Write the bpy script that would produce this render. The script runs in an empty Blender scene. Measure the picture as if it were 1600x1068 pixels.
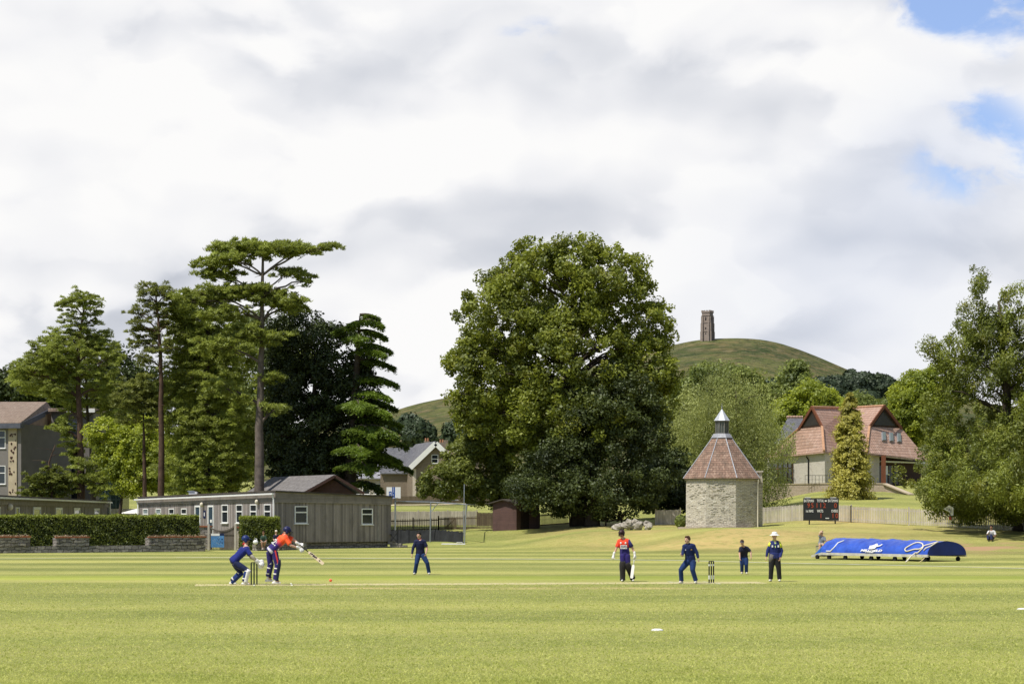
import bpy, math, random
import numpy as np
from mathutils import Matrix, Vector
R=math.radians
sc=bpy.context.scene
col=sc.collection
F=3111.0; H=2.23; HY=805.0     # lens in photo pixels, eye height, horizon row
rng=np.random.default_rng(7); random.seed(7)

def W(px,py,d): return Vector(((px-800)/F*d, d, H+(HY-py)/F*d))
def DF(py): return F*H/(py-HY)

# ---------------------------------------------------------------- terrain
PROF={ # photo column : list of (distance, height)
 -400:[(0,0),(128,0),(140,0.05),(200,0.6),(300,3)],
 320:[(0,0),(128,0),(140,0.05),(200,0.6),(300,3)],
 600:[(0,0),(128,0),(140,0.02),(152,0.08),(163,0.92),(172,1.35),(200,2.7),(240,3.5),(300,4.5)],
 760:[(0,0),(128,0),(136,0.01),(144,0.12),(152.5,1.0),(162,1.08),(172,1.38),(200,2.75),(240,3.6),(300,5)],
 950:[(0,0),(125,0),(131,.25),(139,1.17),(147,1.25),(165,1.9),(230,3.9),(300,6)],
 1150:[(0,0),(118,0),(123,.22),(130,1.35),(148,1.42),(165,2.2),(230,4.5),(300,7)],
 1300:[(0,0),(106,0),(118,.3),(130,1.1),(145,1.66),(160,2.9),(185,4.3),(200,5.2),(300,8)],
 1600:[(0,0),(101,0),(112,.2),(125,.75),(137,1.13),(160,2.5),(185,4.2),(200,5.2),(300,8)],
 2400:[(0,0),(101,0),(112,.2),(125,.75),(137,1.13),(160,2.5),(185,4.2),(200,5.2),(300,8)]}
PC=sorted(PROF)
DG=np.concatenate([np.arange(0,90,6),np.arange(90,175,1.0),np.arange(175,300,5),[300,360,440,540,700,900,1200,1600,2200,3000,4500,7000]])
PT=np.array([np.interp(DG,[a for a,b in PROF[c]]+[700,7000],[b for a,b in PROF[c]]+[14,14]) for c in PC])
def G(x,y):
    y=np.asarray(y,float); x=np.asarray(x,float)
    c=800+F*x/np.maximum(y,60)
    ci=np.clip(c,PC[0],PC[-1]); out=np.zeros(np.broadcast(x,y).shape)
    prof=np.array([np.interp(y,DG,PT[k]) for k in range(len(PC))])
    k=np.clip(np.searchsorted(PC,ci)-1,0,len(PC)-2)
    pc=np.array(PC,float); t=(ci-pc[k])/(pc[k+1]-pc[k]); t=t*t*(3-2*t)
    if prof.ndim==1: return float(prof[k]*(1-t)+prof[k+1]*t)
    idx=np.indices(prof.shape[1:])
    return np.take_along_axis(prof,k[None],0)[0]*(1-t)+np.take_along_axis(prof,(k+1)[None],0)[0]*t
def WG(px,d):
    x=(px-800)/F*d; return Vector((x,d,float(G(x,d))))

# ---------------------------------------------------------------- node helper
class NT:
    def __init__(s,tree): s.t=tree; s.x=0
    def n(s,kind,_p=None,**inp):
        nd=s.t.nodes.new('ShaderNode'+kind); s.x+=40; nd.location=(s.x,0)
        for k,v in (_p or {}).items(): setattr(nd,k,v)
        for k,v in inp.items():
            key=int(k[1:]) if k[0]=='i' and k[1:].isdigit() else k.replace('_',' ')
            sock=nd.inputs[key]
            if isinstance(v,bpy.types.NodeSocket): s.t.links.new(v,sock)
            else: sock.default_value=v
        return nd
    def math(s,op,a,b=0.0,c=None,clamp=False):
        nd=s.n('Math',{'operation':op,'use_clamp':clamp},i0=a,i1=b)
        if c is not None:
            if isinstance(c,bpy.types.NodeSocket): s.t.links.new(c,nd.inputs[2])
            else: nd.inputs[2].default_value=c
        return nd.outputs[0]
    def vm(s,op,a,b=(0,0,0)): 
        nd=s.n('VectorMath',{'operation':op},i0=a,i1=b); return nd.outputs['Value'] if op in('DOT_PRODUCT','DISTANCE','LENGTH') else nd.outputs[0]
    def mix(s,f,a,b,blend='MIX'):
        nd=s.n('Mix',{'data_type':'RGBA','blend_type':blend,'clamp_factor':True})
        for i,v in ((0,f),(6,a),(7,b)):
            if isinstance(v,bpy.types.NodeSocket): s.t.links.new(v,nd.inputs[i])
            else:
                if i and len(v)==3: v=(*v,1)
                nd.inputs[i].default_value=v
        return nd.outputs[2]
    def noise(s,vec,scale,detail=4,rough=.55,dist=0.0):
        return s.n('TexNoise',Vector=vec,Scale=scale,Detail=detail,Roughness=rough,Distortion=dist).outputs['Fac']
    def mr(s,v,a,b,c=0.0,d=1.0,smooth=False):
        nd=s.n('MapRange',{'interpolation_type':'SMOOTHSTEP' if smooth else 'LINEAR'},Value=v,From_Min=a,From_Max=b,To_Min=c,To_Max=d); return nd.outputs[0]
    def attr(s,name,out='Fac'): return s.n('Attribute',{'attribute_name':name}).outputs[out]
def newmat(name):
    m=bpy.data.materials.new(name); m.use_nodes=True; m.node_tree.nodes.clear(); return m,NT(m.node_tree)
def finish(nt,shader):
    o=nt.n('OutputMaterial'); nt.t.links.new(shader,o.inputs[0])
def pbsdf(nt,colr,rough=.8,bump=None,bstr=.3,bdist=.02,**kw):
    if not isinstance(colr,bpy.types.NodeSocket) and len(colr)==3: colr=(*colr,1)
    b=nt.n('BsdfPrincipled',Base_Color=colr,Roughness=rough,**kw)
    if bump is not None:
        bn=nt.n('Bump',Strength=bstr,Distance=bdist,Height=bump); nt.t.links.new(bn.outputs[0],b.inputs['Normal'])
    return b.outputs[0]
def plain(name,c,rough=.75,var=.18,scale=3.0,metal=0.0,bump=.15,c2=None,spec=.3):
    m,n=newmat(name); tc=n.n('TexCoord').outputs['Object']
    f=n.noise(tc,scale,5,.6); f2=n.noise(tc,scale*9,3)
    c2=c2 or tuple(v*(1-var*2) for v in c)
    cc=n.mix(n.mr(f,.3,.7),c2,c); cc=n.mix(n.mr(f2,.35,.65,0,.35*min(1,var*3)),cc,tuple(v*.6 for v in c))
    finish(n,pbsdf(n,cc,rough,f2,bump,.01,Metallic=metal,Specular_IOR_Level=spec)); return m

# ---------------------------------------------------------------- mesh builder
class MB:
    def __init__(s,M=None): s.v=[];s.f=[];s.M=M
    def add(s,vs,fs,M=None):
        o=len(s.v); M=M if M is not None else s.M
        s.v+= [tuple(M@Vector(v)) if M is not None else tuple(v) for v in vs]
        s.f+=[tuple(i+o for i in f) for f in fs]; return s
    def box(s,x0,x1,y0,y1,z0,z1,M=None):
        return s.add([(x0,y0,z0),(x1,y0,z0),(x1,y1,z0),(x0,y1,z0),(x0,y0,z1),(x1,y0,z1),(x1,y1,z1),(x0,y1,z1)],
          [(3,2,1,0),(4,5,6,7),(0,1,5,4),(1,2,6,5),(2,3,7,6),(3,0,4,7)],M)
    def beam(s,p,q,w,h,up=(0,0,1)):
        p=Vector(p);q=Vector(q);a=(q-p).normalized();u=Vector(up)
        if abs(a.dot(u))>.98:u=Vector((0,1,0))
        r=a.cross(u).normalized()*w/2; u=r.cross(a).normalized()*h/2
        vs=[p-r-u,p+r-u,p+r+u,p-r+u,q-r-u,q+r-u,q+r+u,q-r+u]
        return s.add(vs,[(0,1,2,3),(7,6,5,4),(1,0,4,5),(2,1,5,6),(3,2,6,7),(0,3,7,4)])
    def tube(s,pts,rad,n=8,sy=1.0,side=None):
        pts=[Vector(p) for p in pts]; rad=rad if hasattr(rad,'__len__') else [rad]*len(pts)
        vs=[];fs=[];u=None
        for i,p in enumerate(pts):
            a=(pts[min(i+1,len(pts)-1)]-pts[max(i-1,0)])
            if a.length<1e-9:a=Vector((0,0,1))
            a.normalize()
            if side is not None: u=Vector(side)-a*a.dot(Vector(side))
            elif u is None: u=a.orthogonal()
            else: u=u-a*a.dot(u)
            if u.length<1e-6:u=a.orthogonal()
            u.normalize(); w=a.cross(u)
            for k in range(n):
                t=2*math.pi*k/n; vs.append(p+(u*math.cos(t)+w*math.sin(t)*sy)*rad[i])
        for i in range(len(pts)-1):
            for k in range(n):
                fs.append((i*n+k,i*n+(k+1)%n,(i+1)*n+(k+1)%n,(i+1)*n+k))
        fs.append(tuple(range(n-1,-1,-1))); fs.append(tuple((len(pts)-1)*n+k for k in range(n)))
        return s.add(vs,fs)
    def cap(s,p,q,r1,r2,n=12,sy=1.0,side=None):   # rounded cone
        p=Vector(p);q=Vector(q);a=(q-p); L=a.length; a=a.normalized() if L>1e-6 else Vector((0,0,1))
        pts=[];rr=[]
        for t in (5,28,55,90): pts.append(p-a*r1*math.cos(R(t)));rr.append(r1*math.sin(R(t)))
        for t in (90,55,28,5): pts.append(q+a*r2*math.cos(R(t)));rr.append(r2*math.sin(R(t)))
        return s.tube(pts,rr,n,sy,side)
    def ell(s,c,r,M=None,n=14,m=9):
        vs=[];fs=[]
        r=r if hasattr(r,'__len__') else (r,r,r); c=Vector(c)
        for i in range(m+1):
            ph=math.pi*(i+.001)/(m+.002)
            for k in range(n):
                t=2*math.pi*k/n; v=Vector((r[0]*math.sin(ph)*math.cos(t),r[1]*math.sin(ph)*math.sin(t),r[2]*math.cos(ph)))
                if M is not None: v=M@v
                vs.append(c+v)
        for i in range(m):
            for k in range(n): fs.append((i*n+k,(i+1)*n+k,(i+1)*n+(k+1)%n,i*n+(k+1)%n))
        fs.append(tuple(range(n))); fs.append(tuple(m*n+k for k in range(n-1,-1,-1)))
        return s.add(vs,fs,Matrix.Identity(4))
    def poly(s,pts,M=None): return s.add(pts,[tuple(range(len(pts)))],M)
    def slab(s,pts,vec,M=None):   # polygon given thickness
        n=len(pts);vec=Vector(vec); a=[Vector(p) for p in pts];b=[p+vec for p in a]
        return s.add(a+b,[tuple(range(n-1,-1,-1)),tuple(range(n,2*n))]+[(i,(i+1)%n,(i+1)%n+n,i+n) for i in range(n)],M)
    def ring(s,pts,z0,z1,M=None): return s.slab([(x,y,z0) for x,y in pts],(0,0,z1-z0),M)
    def mesh(s,name,smooth=False):
        me=bpy.data.meshes.new(name); me.from_pydata([tuple(v) for v in s.v],[],s.f); me.update()
        import bmesh
        bm=bmesh.new(); bm.from_mesh(me); bmesh.ops.recalc_face_normals(bm,faces=bm.faces); bm.to_mesh(me); bm.free()
        uv=me.uv_layers.new(name='UVMap')
        for p in me.polygons:
            n=p.normal; t=Vector((0,0,1)).cross(n)
            if t.length<.05: t=Vector((1,0,0)); b=Vector((0,1,0))
            else: t.normalize(); b=n.cross(t)
            for li in p.loop_indices:
                c=me.vertices[me.loops[li].vertex_index].co
                uv.data[li].uv=(c.dot(t),c.dot(b))
        if smooth: me.shade_smooth()
        return me
    def build(s,name,mat,parent=None,loc=None,smooth=False):
        o=bpy.data.objects.new(name,s.mesh(name,smooth)); col.objects.link(o)
        o.data.materials.append(mat)
        if parent is not None:o.parent=parent
        if loc is not None:o.location=loc
        return o
def tag(o,label=None,cat=None,group=None,kind=None):
    if label:o['label']=label
    if cat:o['category']=cat
    if group:o['group']=group
    if kind:o['kind']=kind
    return o
def thing(name,label,cat,loc=(0,0,0),rz=0,group=None):
    o=bpy.data.objects.new(name,None); col.objects.link(o); o.location=loc; o.rotation_euler=(0,0,rz); o.empty_display_size=.2
    return tag(o,label,cat,group)
def frame(p0,p1,org=(0,0,0)):
    """local x from p0 to p1, local y = outward (towards the viewer side), z up, relative to org"""
    p0=Vector(p0)-Vector(org);p1=Vector(p1)-Vector(org); a=(p1-p0); a.z=0; L=a.length; a.normalize()
    n=Vector((a.y,-a.x,0))
    M=Matrix(((a.x,n.x,0,p0.x),(a.y,n.y,0,p0.y),(0,0,1,p0.z),(0,0,0,1)))
    return M,L
def text_mesh(txt,size,mat,name,parent,M,bold=0.0,align='CENTER',xs=1.0):
    cu=bpy.data.curves.new('t','FONT'); cu.body=txt; cu.size=size; cu.align_x=align; cu.align_y='CENTER'; cu.offset=bold; cu.extrude=.004; cu.resolution_u=2
    t=bpy.data.objects.new('t',cu); col.objects.link(t)
    dg=bpy.context.evaluated_depsgraph_get(); dg.update()
    me=bpy.data.meshes.new_from_object(t.evaluated_get(dg)); bpy.data.objects.remove(t)
    me.transform(Matrix.Scale(xs,4,(1,0,0))); me.transform(M); me.materials.clear(); me.materials.append(mat)
    o=bpy.data.objects.new(name,me); col.objects.link(o); o.parent=parent; return o
TXT=Matrix(((1,0,0,0),(0,0,-1,0),(0,1,0,0),(0,0,0,1)))  # text xy -> xz plane facing -y
TXO=Matrix(((-1,0,0,0),(0,0,1,0),(0,1,0,0),(0,0,0,1)))

# ---------------------------------------------------------------- materials
def wood_boards(name,c1,c2,width=.14,vertical=True,rough=.85,gap=.06):
    m,n=newmat(name); uv=n.n('UVMap').outputs[0]; s=n.n('SeparateXYZ',Vector=uv)
    u,v=(s.outputs[0],s.outputs[1]) if vertical else (s.outputs[1],s.outputs[0])
    q=n.math('DIVIDE',u,width); idx=n.math('FLOOR',q); fr=n.math('FRACT',q)
    wn=n.n('TexWhiteNoise',{'noise_dimensions':'1D'},W=idx).outputs['Value']
    cv=n.n('CombineXYZ',X=n.math('MULTIPLY',u,22.0),Y=n.math('ADD',n.math('MULTIPLY',v,1.3),n.math('MULTIPLY',wn,30.0)),Z=0.0).outputs[0]
    g=n.noise(cv,1.0,5,.65)
    c=n.mix(wn,c1,c2); c=n.mix(n.mr(g,.35,.7,0,.55),c,tuple(x*.45 for x in c1))
    big=n.noise(n.vm('MULTIPLY',uv,(1,.35,1)),.9,4,.7); c=n.mix(n.mr(big,.52,.38,0,.45),c,tuple(x*.5 for x in c2)); c=n.mix(n.mr(big,.5,.75,0,.4),c,tuple(x*1.35 for x in c2))
    e=n.math('LESS_THAN',fr,gap); c=n.mix(n.math('MULTIPLY',e,.8),c,(.015,.013,.012))
    hb=n.math('ADD',n.math('SUBTRACT',1.0,e),n.math('MULTIPLY',wn,.4))
    finish(n,pbsdf(n,c,rough,hb,.6,.012)); return m
def stone(name,cs,mort,bw=.42,bh=.14,rough=.9,dist=.05,msz=.012,stain=.35,bump=.8):
    m,n=newmat(name); uv=n.n('UVMap').outputs[0]
    nz=n.n('TexNoise',Vector=uv,Scale=2.3,Detail=3).outputs['Color']
    off=n.vm('MULTIPLY',n.vm('SUBTRACT',nz,(.5,.5,.5)),(dist*2,dist*2,0))
    vec=n.vm('ADD',uv,off)
    b=n.n('TexBrick',{'offset':.5,'squash':1.0,'offset_frequency':2},Vector=vec,Scale=1.0,Mortar_Size=msz,Mortar_Smooth=.3,Bias=0.0,Brick_Width=bw,Row_Height=bh,Color1=(0,0,0,1),Color2=(1,1,1,1),Mortar=(.5,.5,.5,1))
    f=b.outputs['Color']; mo=b.outputs['Fac']
    vec3=n.vm('MULTIPLY',vec,(1/bw,1/bh,1)); vo=n.n('TexVoronoi',Vector=vec3,Scale=.8).outputs['Color']
    rv=n.math('MULTIPLY',n.math('ADD',f,n.n('SeparateColor',Color=vo).outputs[0]),.5)
    rp=n.n('ValToRGB',Fac=rv); el=rp.color_ramp.elements
    while len(el)<len(cs): el.new(.5)
    for i,c in enumerate(cs): el[i].position=i/(len(cs)-1)*.8+.1; el[i].color=(*c,1)
    c=rp.outputs[0]
    g=n.noise(uv,9,5,.65); c=n.mix(n.mr(g,.35,.7,0,.5),c,tuple(x*.55 for x in cs[0]))
    big=n.noise(uv,.45,4,.6); c=n.mix(n.mr(big,.45,.7,0,stain),c,tuple(x*.5 for x in cs[-1]))
    c=n.mix(mo,c,mort)
    hh=n.math('ADD',n.math('MULTIPLY',n.math('SUBTRACT',1.0,mo),1.0),n.math('ADD',n.math('MULTIPLY',g,.6),n.math('MULTIPLY',f,.5)))
    finish(n,pbsdf(n,c,rough,hh,bump,.03)); return m
def tiles(name,c1,c2,c3,tw=.3,th=.33,moss=.5,wave=1.0):
    m,n=newmat(name); uv=n.n('UVMap').outputs[0]
    b=n.n('TexBrick',{'offset':.5},Vector=uv,Scale=1.0,Mortar_Size=.012,Mortar_Smooth=.5,Brick_Width=tw,Row_Height=th,Color1=(0,0,0,1),Color2=(1,1,1,1),Mortar=(.2,.2,.2,1))
    s=n.n('SeparateXYZ',Vector=uv); fr=n.math('FRACT',n.math('DIVIDE',s.outputs[1],th))
    vo=n.n('TexVoronoi',Vector=n.vm('MULTIPLY',uv,(1/tw,1/th,1)),Scale=1.0).outputs['Color']; vr=n.n('SeparateColor',Color=vo).outputs[0]
    c=n.mix(b.outputs['Color'],c1,c2); c=n.mix(n.mr(vr,.55,.95,0,.75),c,c3)
    g=n.noise(uv,1.1,6,.7); c=n.mix(n.mr(g,.47,.68,0,moss),c,(.05,.045,.03))
    c=n.mix(n.math('MULTIPLY',b.outputs['Fac'],.8),c,(.03,.02,.015))
    wv=n.math('SINE',n.math('MULTIPLY',s.outputs[0],2*math.pi/tw)); 
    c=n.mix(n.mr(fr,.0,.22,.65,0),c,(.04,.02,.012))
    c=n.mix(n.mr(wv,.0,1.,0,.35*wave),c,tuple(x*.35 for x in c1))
    hh=n.math('ADD',n.math('MULTIPLY',fr,-.8),n.math('MULTIPLY',wv,.5*wave))
    finish(n,pbsdf(n,c,.85,hh,.8,.05)); return m
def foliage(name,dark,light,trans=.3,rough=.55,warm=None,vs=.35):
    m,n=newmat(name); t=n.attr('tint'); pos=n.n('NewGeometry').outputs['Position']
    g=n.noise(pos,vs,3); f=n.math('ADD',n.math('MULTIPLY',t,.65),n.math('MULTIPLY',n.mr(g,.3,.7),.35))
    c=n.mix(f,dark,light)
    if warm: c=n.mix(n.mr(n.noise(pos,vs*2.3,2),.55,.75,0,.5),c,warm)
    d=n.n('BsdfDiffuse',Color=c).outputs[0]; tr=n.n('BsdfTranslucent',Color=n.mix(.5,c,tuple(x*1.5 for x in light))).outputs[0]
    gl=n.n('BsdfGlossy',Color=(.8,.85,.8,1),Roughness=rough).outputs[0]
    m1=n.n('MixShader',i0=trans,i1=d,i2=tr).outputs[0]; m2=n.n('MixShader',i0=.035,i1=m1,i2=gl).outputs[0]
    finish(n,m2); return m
def glassmat(name,c=(.02,.025,.03),rough=.08):
    m,n=newmat(name); finish(n,pbsdf(n,c,rough,Specular_IOR_Level=.8)); return m

MT={}
MT['clad']=wood_boards('weathered_cladding',(.37,.325,.305),(.13,.115,.11),.13)
MT['cladh']=wood_boards('fascia_boards',(.30,.265,.245),(.17,.15,.135),.11,False)
MT['pale_clad']=wood_boards('pale_cladding',(.34,.30,.27),(.24,.21,.19),.13)
MT['brownboard']=wood_boards('brown_boards',(.12,.055,.03),(.08,.038,.022),.16,False)
MT['shedboard']=wood_boards('shed_boards',(.115,.062,.052),(.095,.05,.043),.13,False)
MT['fencewood']=wood_boards('fence_wood',(.64,.59,.5),(.42,.38,.31),.09,True,gap=.0)
MT['fencebrown']=wood_boards('fence_brown',(.19,.145,.095),(.11,.08,.05),.09,True,gap=.0)
MT['gatewood']=wood_boards('gate_wood',(.2,.17,.135),(.14,.115,.09),.11,True)
MT['white']=plain('white_paint',(.78,.78,.76),.5,.05)
MT['cream']=plain('cream_paint',(.72,.66,.52),.6,.08)
MT['felt']=plain('roof_felt',(.1,.085,.07),.95,.3,1.2)
MT['slate']=tiles('slate_roof',(.13,.135,.15),(.1,.105,.12),(.17,.17,.18),.28,.22,.15,0)
MT['greyroof']=tiles('grey_shingles',(.2,.19,.185),(.16,.15,.145),(.24,.23,.22),.3,.2,.25,0)
MT['browntile']=tiles('brown_tiles',(.28,.2,.15),(.22,.16,.12),(.33,.26,.2),.3,.25,.3,.3)
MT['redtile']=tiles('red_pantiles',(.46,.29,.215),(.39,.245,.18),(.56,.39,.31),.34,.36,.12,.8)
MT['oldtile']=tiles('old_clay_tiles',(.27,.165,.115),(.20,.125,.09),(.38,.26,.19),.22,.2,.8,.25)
MT['lias']=stone('lias_stone',[(.40,.36,.28),(.74,.68,.54),(.58,.53,.43),(.82,.77,.64)],(.30,.26,.20),.42,.10,dist=.10,msz=.010,bump=1.0,stain=.45)
MT['ashlar']=stone('pale_blockwork',[(.5,.46,.4),(.64,.6,.53),(.56,.52,.46)],(.46,.42,.36),.45,.2,dist=.01,stain=.15,bump=.3)
MT['brownstone']=stone('brown_stone',[(.2,.155,.11),(.28,.225,.165),(.24,.19,.14)],(.21,.175,.13),.4,.16,dist=.04)
MT['towerstone']=stone('tower_stone',[(.25,.2,.165),(.35,.285,.24),(.29,.235,.195)],(.25,.2,.17),1.6,.7,dist=.1)
MT['wallgrey']=stone('grey_walling',[(.09,.08,.075),(.42,.38,.33),(.2,.18,.165),(.34,.31,.27)],(.05,.045,.04),.45,.19,dist=.15,msz=.018,stain=.6)
MT['terrace']=stone('terrace_walling',[(.4,.32,.24),(.5,.41,.32),(.45,.37,.28)],(.38,.31,.24),.3,.14,dist=.02,stain=.2)
MT['render']=plain('grey_render',(.20,.185,.175),.9,.1,.8)
MT['climb']=plain('climbing_wall_face',(.42,.30,.19),.9,.25,.9)
MT['beige']=plain('beige_panel',(.5,.42,.3),.9,.15,.8)
MT['dark']=plain('dark_paint',(.02,.02,.022),.6,.1)
MT['darkbrown']=plain('dark_brown_timber',(.06,.03,.02),.8,.2)
MT['rustframe']=plain('red_brown_timber',(.2,.07,.035),.7,.2)
MT['lead']=plain('lead_sheet',(.38,.39,.42),.55,.2,5,metal=.2)
MT['galv']=plain('galvanised_steel',(.42,.45,.48),.45,.12,6,metal=.6)
MT['black']=plain('black_rubber',(.015,.015,.016),.7,.1)
MT['glass']=glassmat('window_glass')
MT['glassblue']=glassmat('bluish_glass',(.04,.065,.09),.12)
MT['glasspale']=glassmat('pale_reflective_glass',(.22,.26,.27),.15)
MT['brickcap']=plain('brick_coping',(.36,.12,.055),.9,.3,6,c2=(.2,.08,.04))
MT['soil']=plain('soil_patch',(.2,.13,.08),.95,.3,2)
MT['bark']=plain('grey_brown_bark',(.11,.085,.065),.95,.35,2.2,bump=.9)
MT['palebark']=plain('pale_grey_bark',(.19,.155,.125),.95,.35,2.2,bump=.9)
MT['pinebark']=plain('reddish_pine_bark',(.13,.08,.055),.95,.35,2.2,bump=.9)
MT['bluesign']=plain('blue_sign_paint',(.09,.25,.52),.5,.15,4)
MT['navy']=plain('navy_paint',(.01,.018,.07),.5,.1)
MT['net']=plain('dark_net',(.035,.038,.04),.95,.3,2)
# ---------------------------------------------------------------- world, sun, camera
SUN_EL=R(59); SUN_AZ=R(-50)    # azimuth measured from straight behind the viewer, to the left
sdir=Vector((math.sin(SUN_AZ)*math.cos(SUN_EL),-math.cos(SUN_AZ)*math.cos(SUN_EL),math.sin(SUN_EL)))
w=bpy.data.worlds.new('World'); sc.world=w; w.use_nodes=True; w.node_tree.nodes.clear(); n=NT(w.node_tree)
sky=n.n('TexSky',{'sky_type':'NISHITA','sun_disc':False,'sun_elevation':SUN_EL,'sun_rotation':math.atan2(sdir.x,sdir.y),'air_density':1.0,'dust_density':1.2,'ozone_density':1.5})
g=n.n('TexCoord').outputs['Generated']
P0=n.vm('MULTIPLY',g,(1.0,1.0,1.7))
def fb(vec,s,det=7,ro=.55,di=.25): return n.noise(vec,s,det,ro,di)
def dirp(px,py): v=Vector(((px-800)/F,1,(HY-py)/F)); v.normalize(); return v
def blob(px,py,r,inner=0.0):
    p_=dirp(px,py); return n.mr(n.vm('DISTANCE',n.vm('MULTIPLY',g,(1,1,1.4)),(p_.x,p_.y,p_.z*1.4)),r/F,r*inner/F,0,1,True)
def off(a): return n.vm('ADD',P0,a)
warp=n.n('TexNoise',Vector=off((4.4,1.2,7.7)),Scale=9.0,Detail=5,Roughness=.5).outputs['Color']
PW=n.vm('ADD',P0,n.vm('MULTIPLY',n.vm('SUBTRACT',warp,(.5,.5,.5)),(.06,.06,.06)))
def cum(seed,s,lo,hi,dz=.014):
    """cumulus layer: hard-ish lit upper edge, soft grey belly"""
    a=n.noise(n.vm('ADD',PW,seed),s,9,.47,0.0); b_=n.noise(n.vm('ADD',n.vm('ADD',PW,seed),(-.008,0,dz)),s,3,.45,0.0); a3=n.noise(n.vm('ADD',PW,seed),s,3,.45,0.0)
    return n.mr(a,lo,hi,0,1,True), n.math('SUBTRACT',a3,b_)
B=fb(off((9.3,2.2,5.1)),3.6,3,.5,.1)
m1,r1=cum((3.1,1.7,.4),6.0,.482,.528,.02); m2,r2=cum((8.2,4.4,2.9),11.0,.485,.54,.012)
fine=n.noise(PW,30.0,6,.55)
sh=n.math('ADD',.64,n.math('MULTIPLY',n.math('SUBTRACT',B,.5),.55))
sh=n.math('ADD',sh,n.math('MULTIPLY',m1,.20)); sh=n.math('ADD',sh,n.math('MULTIPLY',m2,.08))
sh=n.math('ADD',sh,n.math('MULTIPLY',r1,3.2)); sh=n.math('ADD',sh,n.math('MULTIPLY',n.math('SUBTRACT',fine,.5),.16))
# named cloud masses: bright heads and grey bases, placed by direction on the sky
for (px,py,r,a) in ((760,200,330,.26),(560,290,190,.20),(1060,240,260,.16),(880,330,420,-.02),(800,385,330,-.30),(960,380,240,-.16),(60,330,230,-.12),(250,90,300,.12),(1260,110,200,.20),(1180,190,200,-.12),(1440,490,150,.20),(1300,430,240,-.10),(420,420,300,.08),(1060,470,240,-.10),(600,500,260,.06),(420,220,150,-.12),(860,90,160,-.12),(1500,330,200,-.08)):
    sh=n.math('ADD',sh,n.math('MULTIPLY',blob(px,py,r),a))
hn=n.mr(fb(n.vm('ADD',PW,(5.5,.3,8.8)),15.0,8,.56,.2),.40,.60,.0,1.3)
hole=n.math('MULTIPLY',blob(1590,-20,200,.2),.50)
for (px,py,r,a) in ((1440,0,140,.55),(1500,165,150,.40),(1600,235,140,.36),(1470,265,130,.30),(830,60,110,.40),(1330,340,140,.18),(1560,300,120,.2)):
    hole=n.math('ADD',hole,n.math('MULTIPLY',blob(px,py,r),a))
hole=n.math('MULTIPLY',hole,hn)
sep=n.n('SeparateXYZ',Vector=g)
back=n.mr(sep.outputs[1],.80,.2,0,1)
gaps=n.math('MULTIPLY',back,n.mr(n.noise(off((2,2,2)),4.0,6,.5,.2),.46,.60))
thin=n.math('MAXIMUM',hole,gaps)
cover=n.mr(thin,.62,.12,0,1,True)
rp=n.n('ValToRGB',Fac=n.math('ADD',sh,.075,clamp=True)); el=rp.color_ramp.elements
el[0].position=.12; el[0].color=(.47,.50,.57,1); el[1].position=.98; el[1].color=(1.0,.995,.99,1)
e=el.new(.40); e.color=(.66,.685,.745,1); e=el.new(.66); e.color=(.84,.85,.885,1); e=el.new(.82); e.color=(.94,.94,.955,1)
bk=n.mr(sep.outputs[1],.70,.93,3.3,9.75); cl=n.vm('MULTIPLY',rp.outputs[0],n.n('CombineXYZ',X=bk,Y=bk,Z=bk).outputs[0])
# bluish veil to the lower right
veil=n.math('MULTIPLY',n.math('ADD',blob(1350,440,420),blob(1500,230,260)),.34)
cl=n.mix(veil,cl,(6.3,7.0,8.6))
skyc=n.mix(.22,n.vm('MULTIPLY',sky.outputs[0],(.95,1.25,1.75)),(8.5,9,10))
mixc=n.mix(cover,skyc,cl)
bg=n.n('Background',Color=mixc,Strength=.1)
o=n.n('OutputWorld'); w.node_tree.links.new(bg.outputs[0],o.inputs[0])
sl=bpy.data.lights.new('sun','SUN'); sl.energy=5.0; sl.angle=R(.6); sl.color=(1,.945,.86)
so=bpy.data.objects.new('sun',sl); col.objects.link(so); so.rotation_euler=sdir.to_track_quat('Z','Y').to_euler(); so.location=(-40,-30,60)
cam=bpy.data.cameras.new('camera'); co=bpy.data.objects.new('camera',cam); col.objects.link(co)
co.location=(0,0,H); co.rotation_euler=(R(90),0,0); cam.sensor_width=36; cam.lens=36*F/1600; cam.shift_y=(HY-534)/1600; cam.clip_end=20000; cam.clip_start=.5
sc.camera=co
sc.view_settings.view_transform='Standard'; sc.view_settings.look='None'; sc.view_settings.exposure=0
sc.cycles.max_bounces=6; sc.cycles.transparent_max_bounces=4; sc.cycles.diffuse_bounces=3; sc.cycles.use_denoising=True

# ---------------------------------------------------------------- ground
def grid_obj(name,X,Y,Z,mat,attrs=None):
    nr,nc=X.shape; me=bpy.data.meshes.new(name); me.vertices.add(nr*nc)
    me.vertices.foreach_set('co',np.stack([X,Y,Z],-1).reshape(-1).astype(np.float32))
    i=np.arange((nr-1)*(nc-1)); r=i//(nc-1); c=i%(nc-1); a=r*nc+c
    q=np.stack([a,a+1,a+nc+1,a+nc],1)
    me.loops.add(q.size); me.loops.foreach_set('vertex_index',q.reshape(-1).astype(np.int32))
    me.polygons.add(len(q)); me.polygons.foreach_set('loop_start',np.arange(0,q.size,4).astype(np.int32))
    me.update(calc_edges=True); me.validate()
    for k,v in (attrs or {}).items():
        at=me.attributes.new(k,'FLOAT','POINT'); at.data.foreach_set('value',v.reshape(-1).astype(np.float32))
    me.shade_smooth(); me.materials.append(mat)
    ob=bpy.data.objects.new(name,me); col.objects.link(ob); return ob
cols=np.concatenate([np.linspace(-14000,-500,14),np.arange(-450,2100,14),np.linspace(2150,15600,14)])
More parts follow.
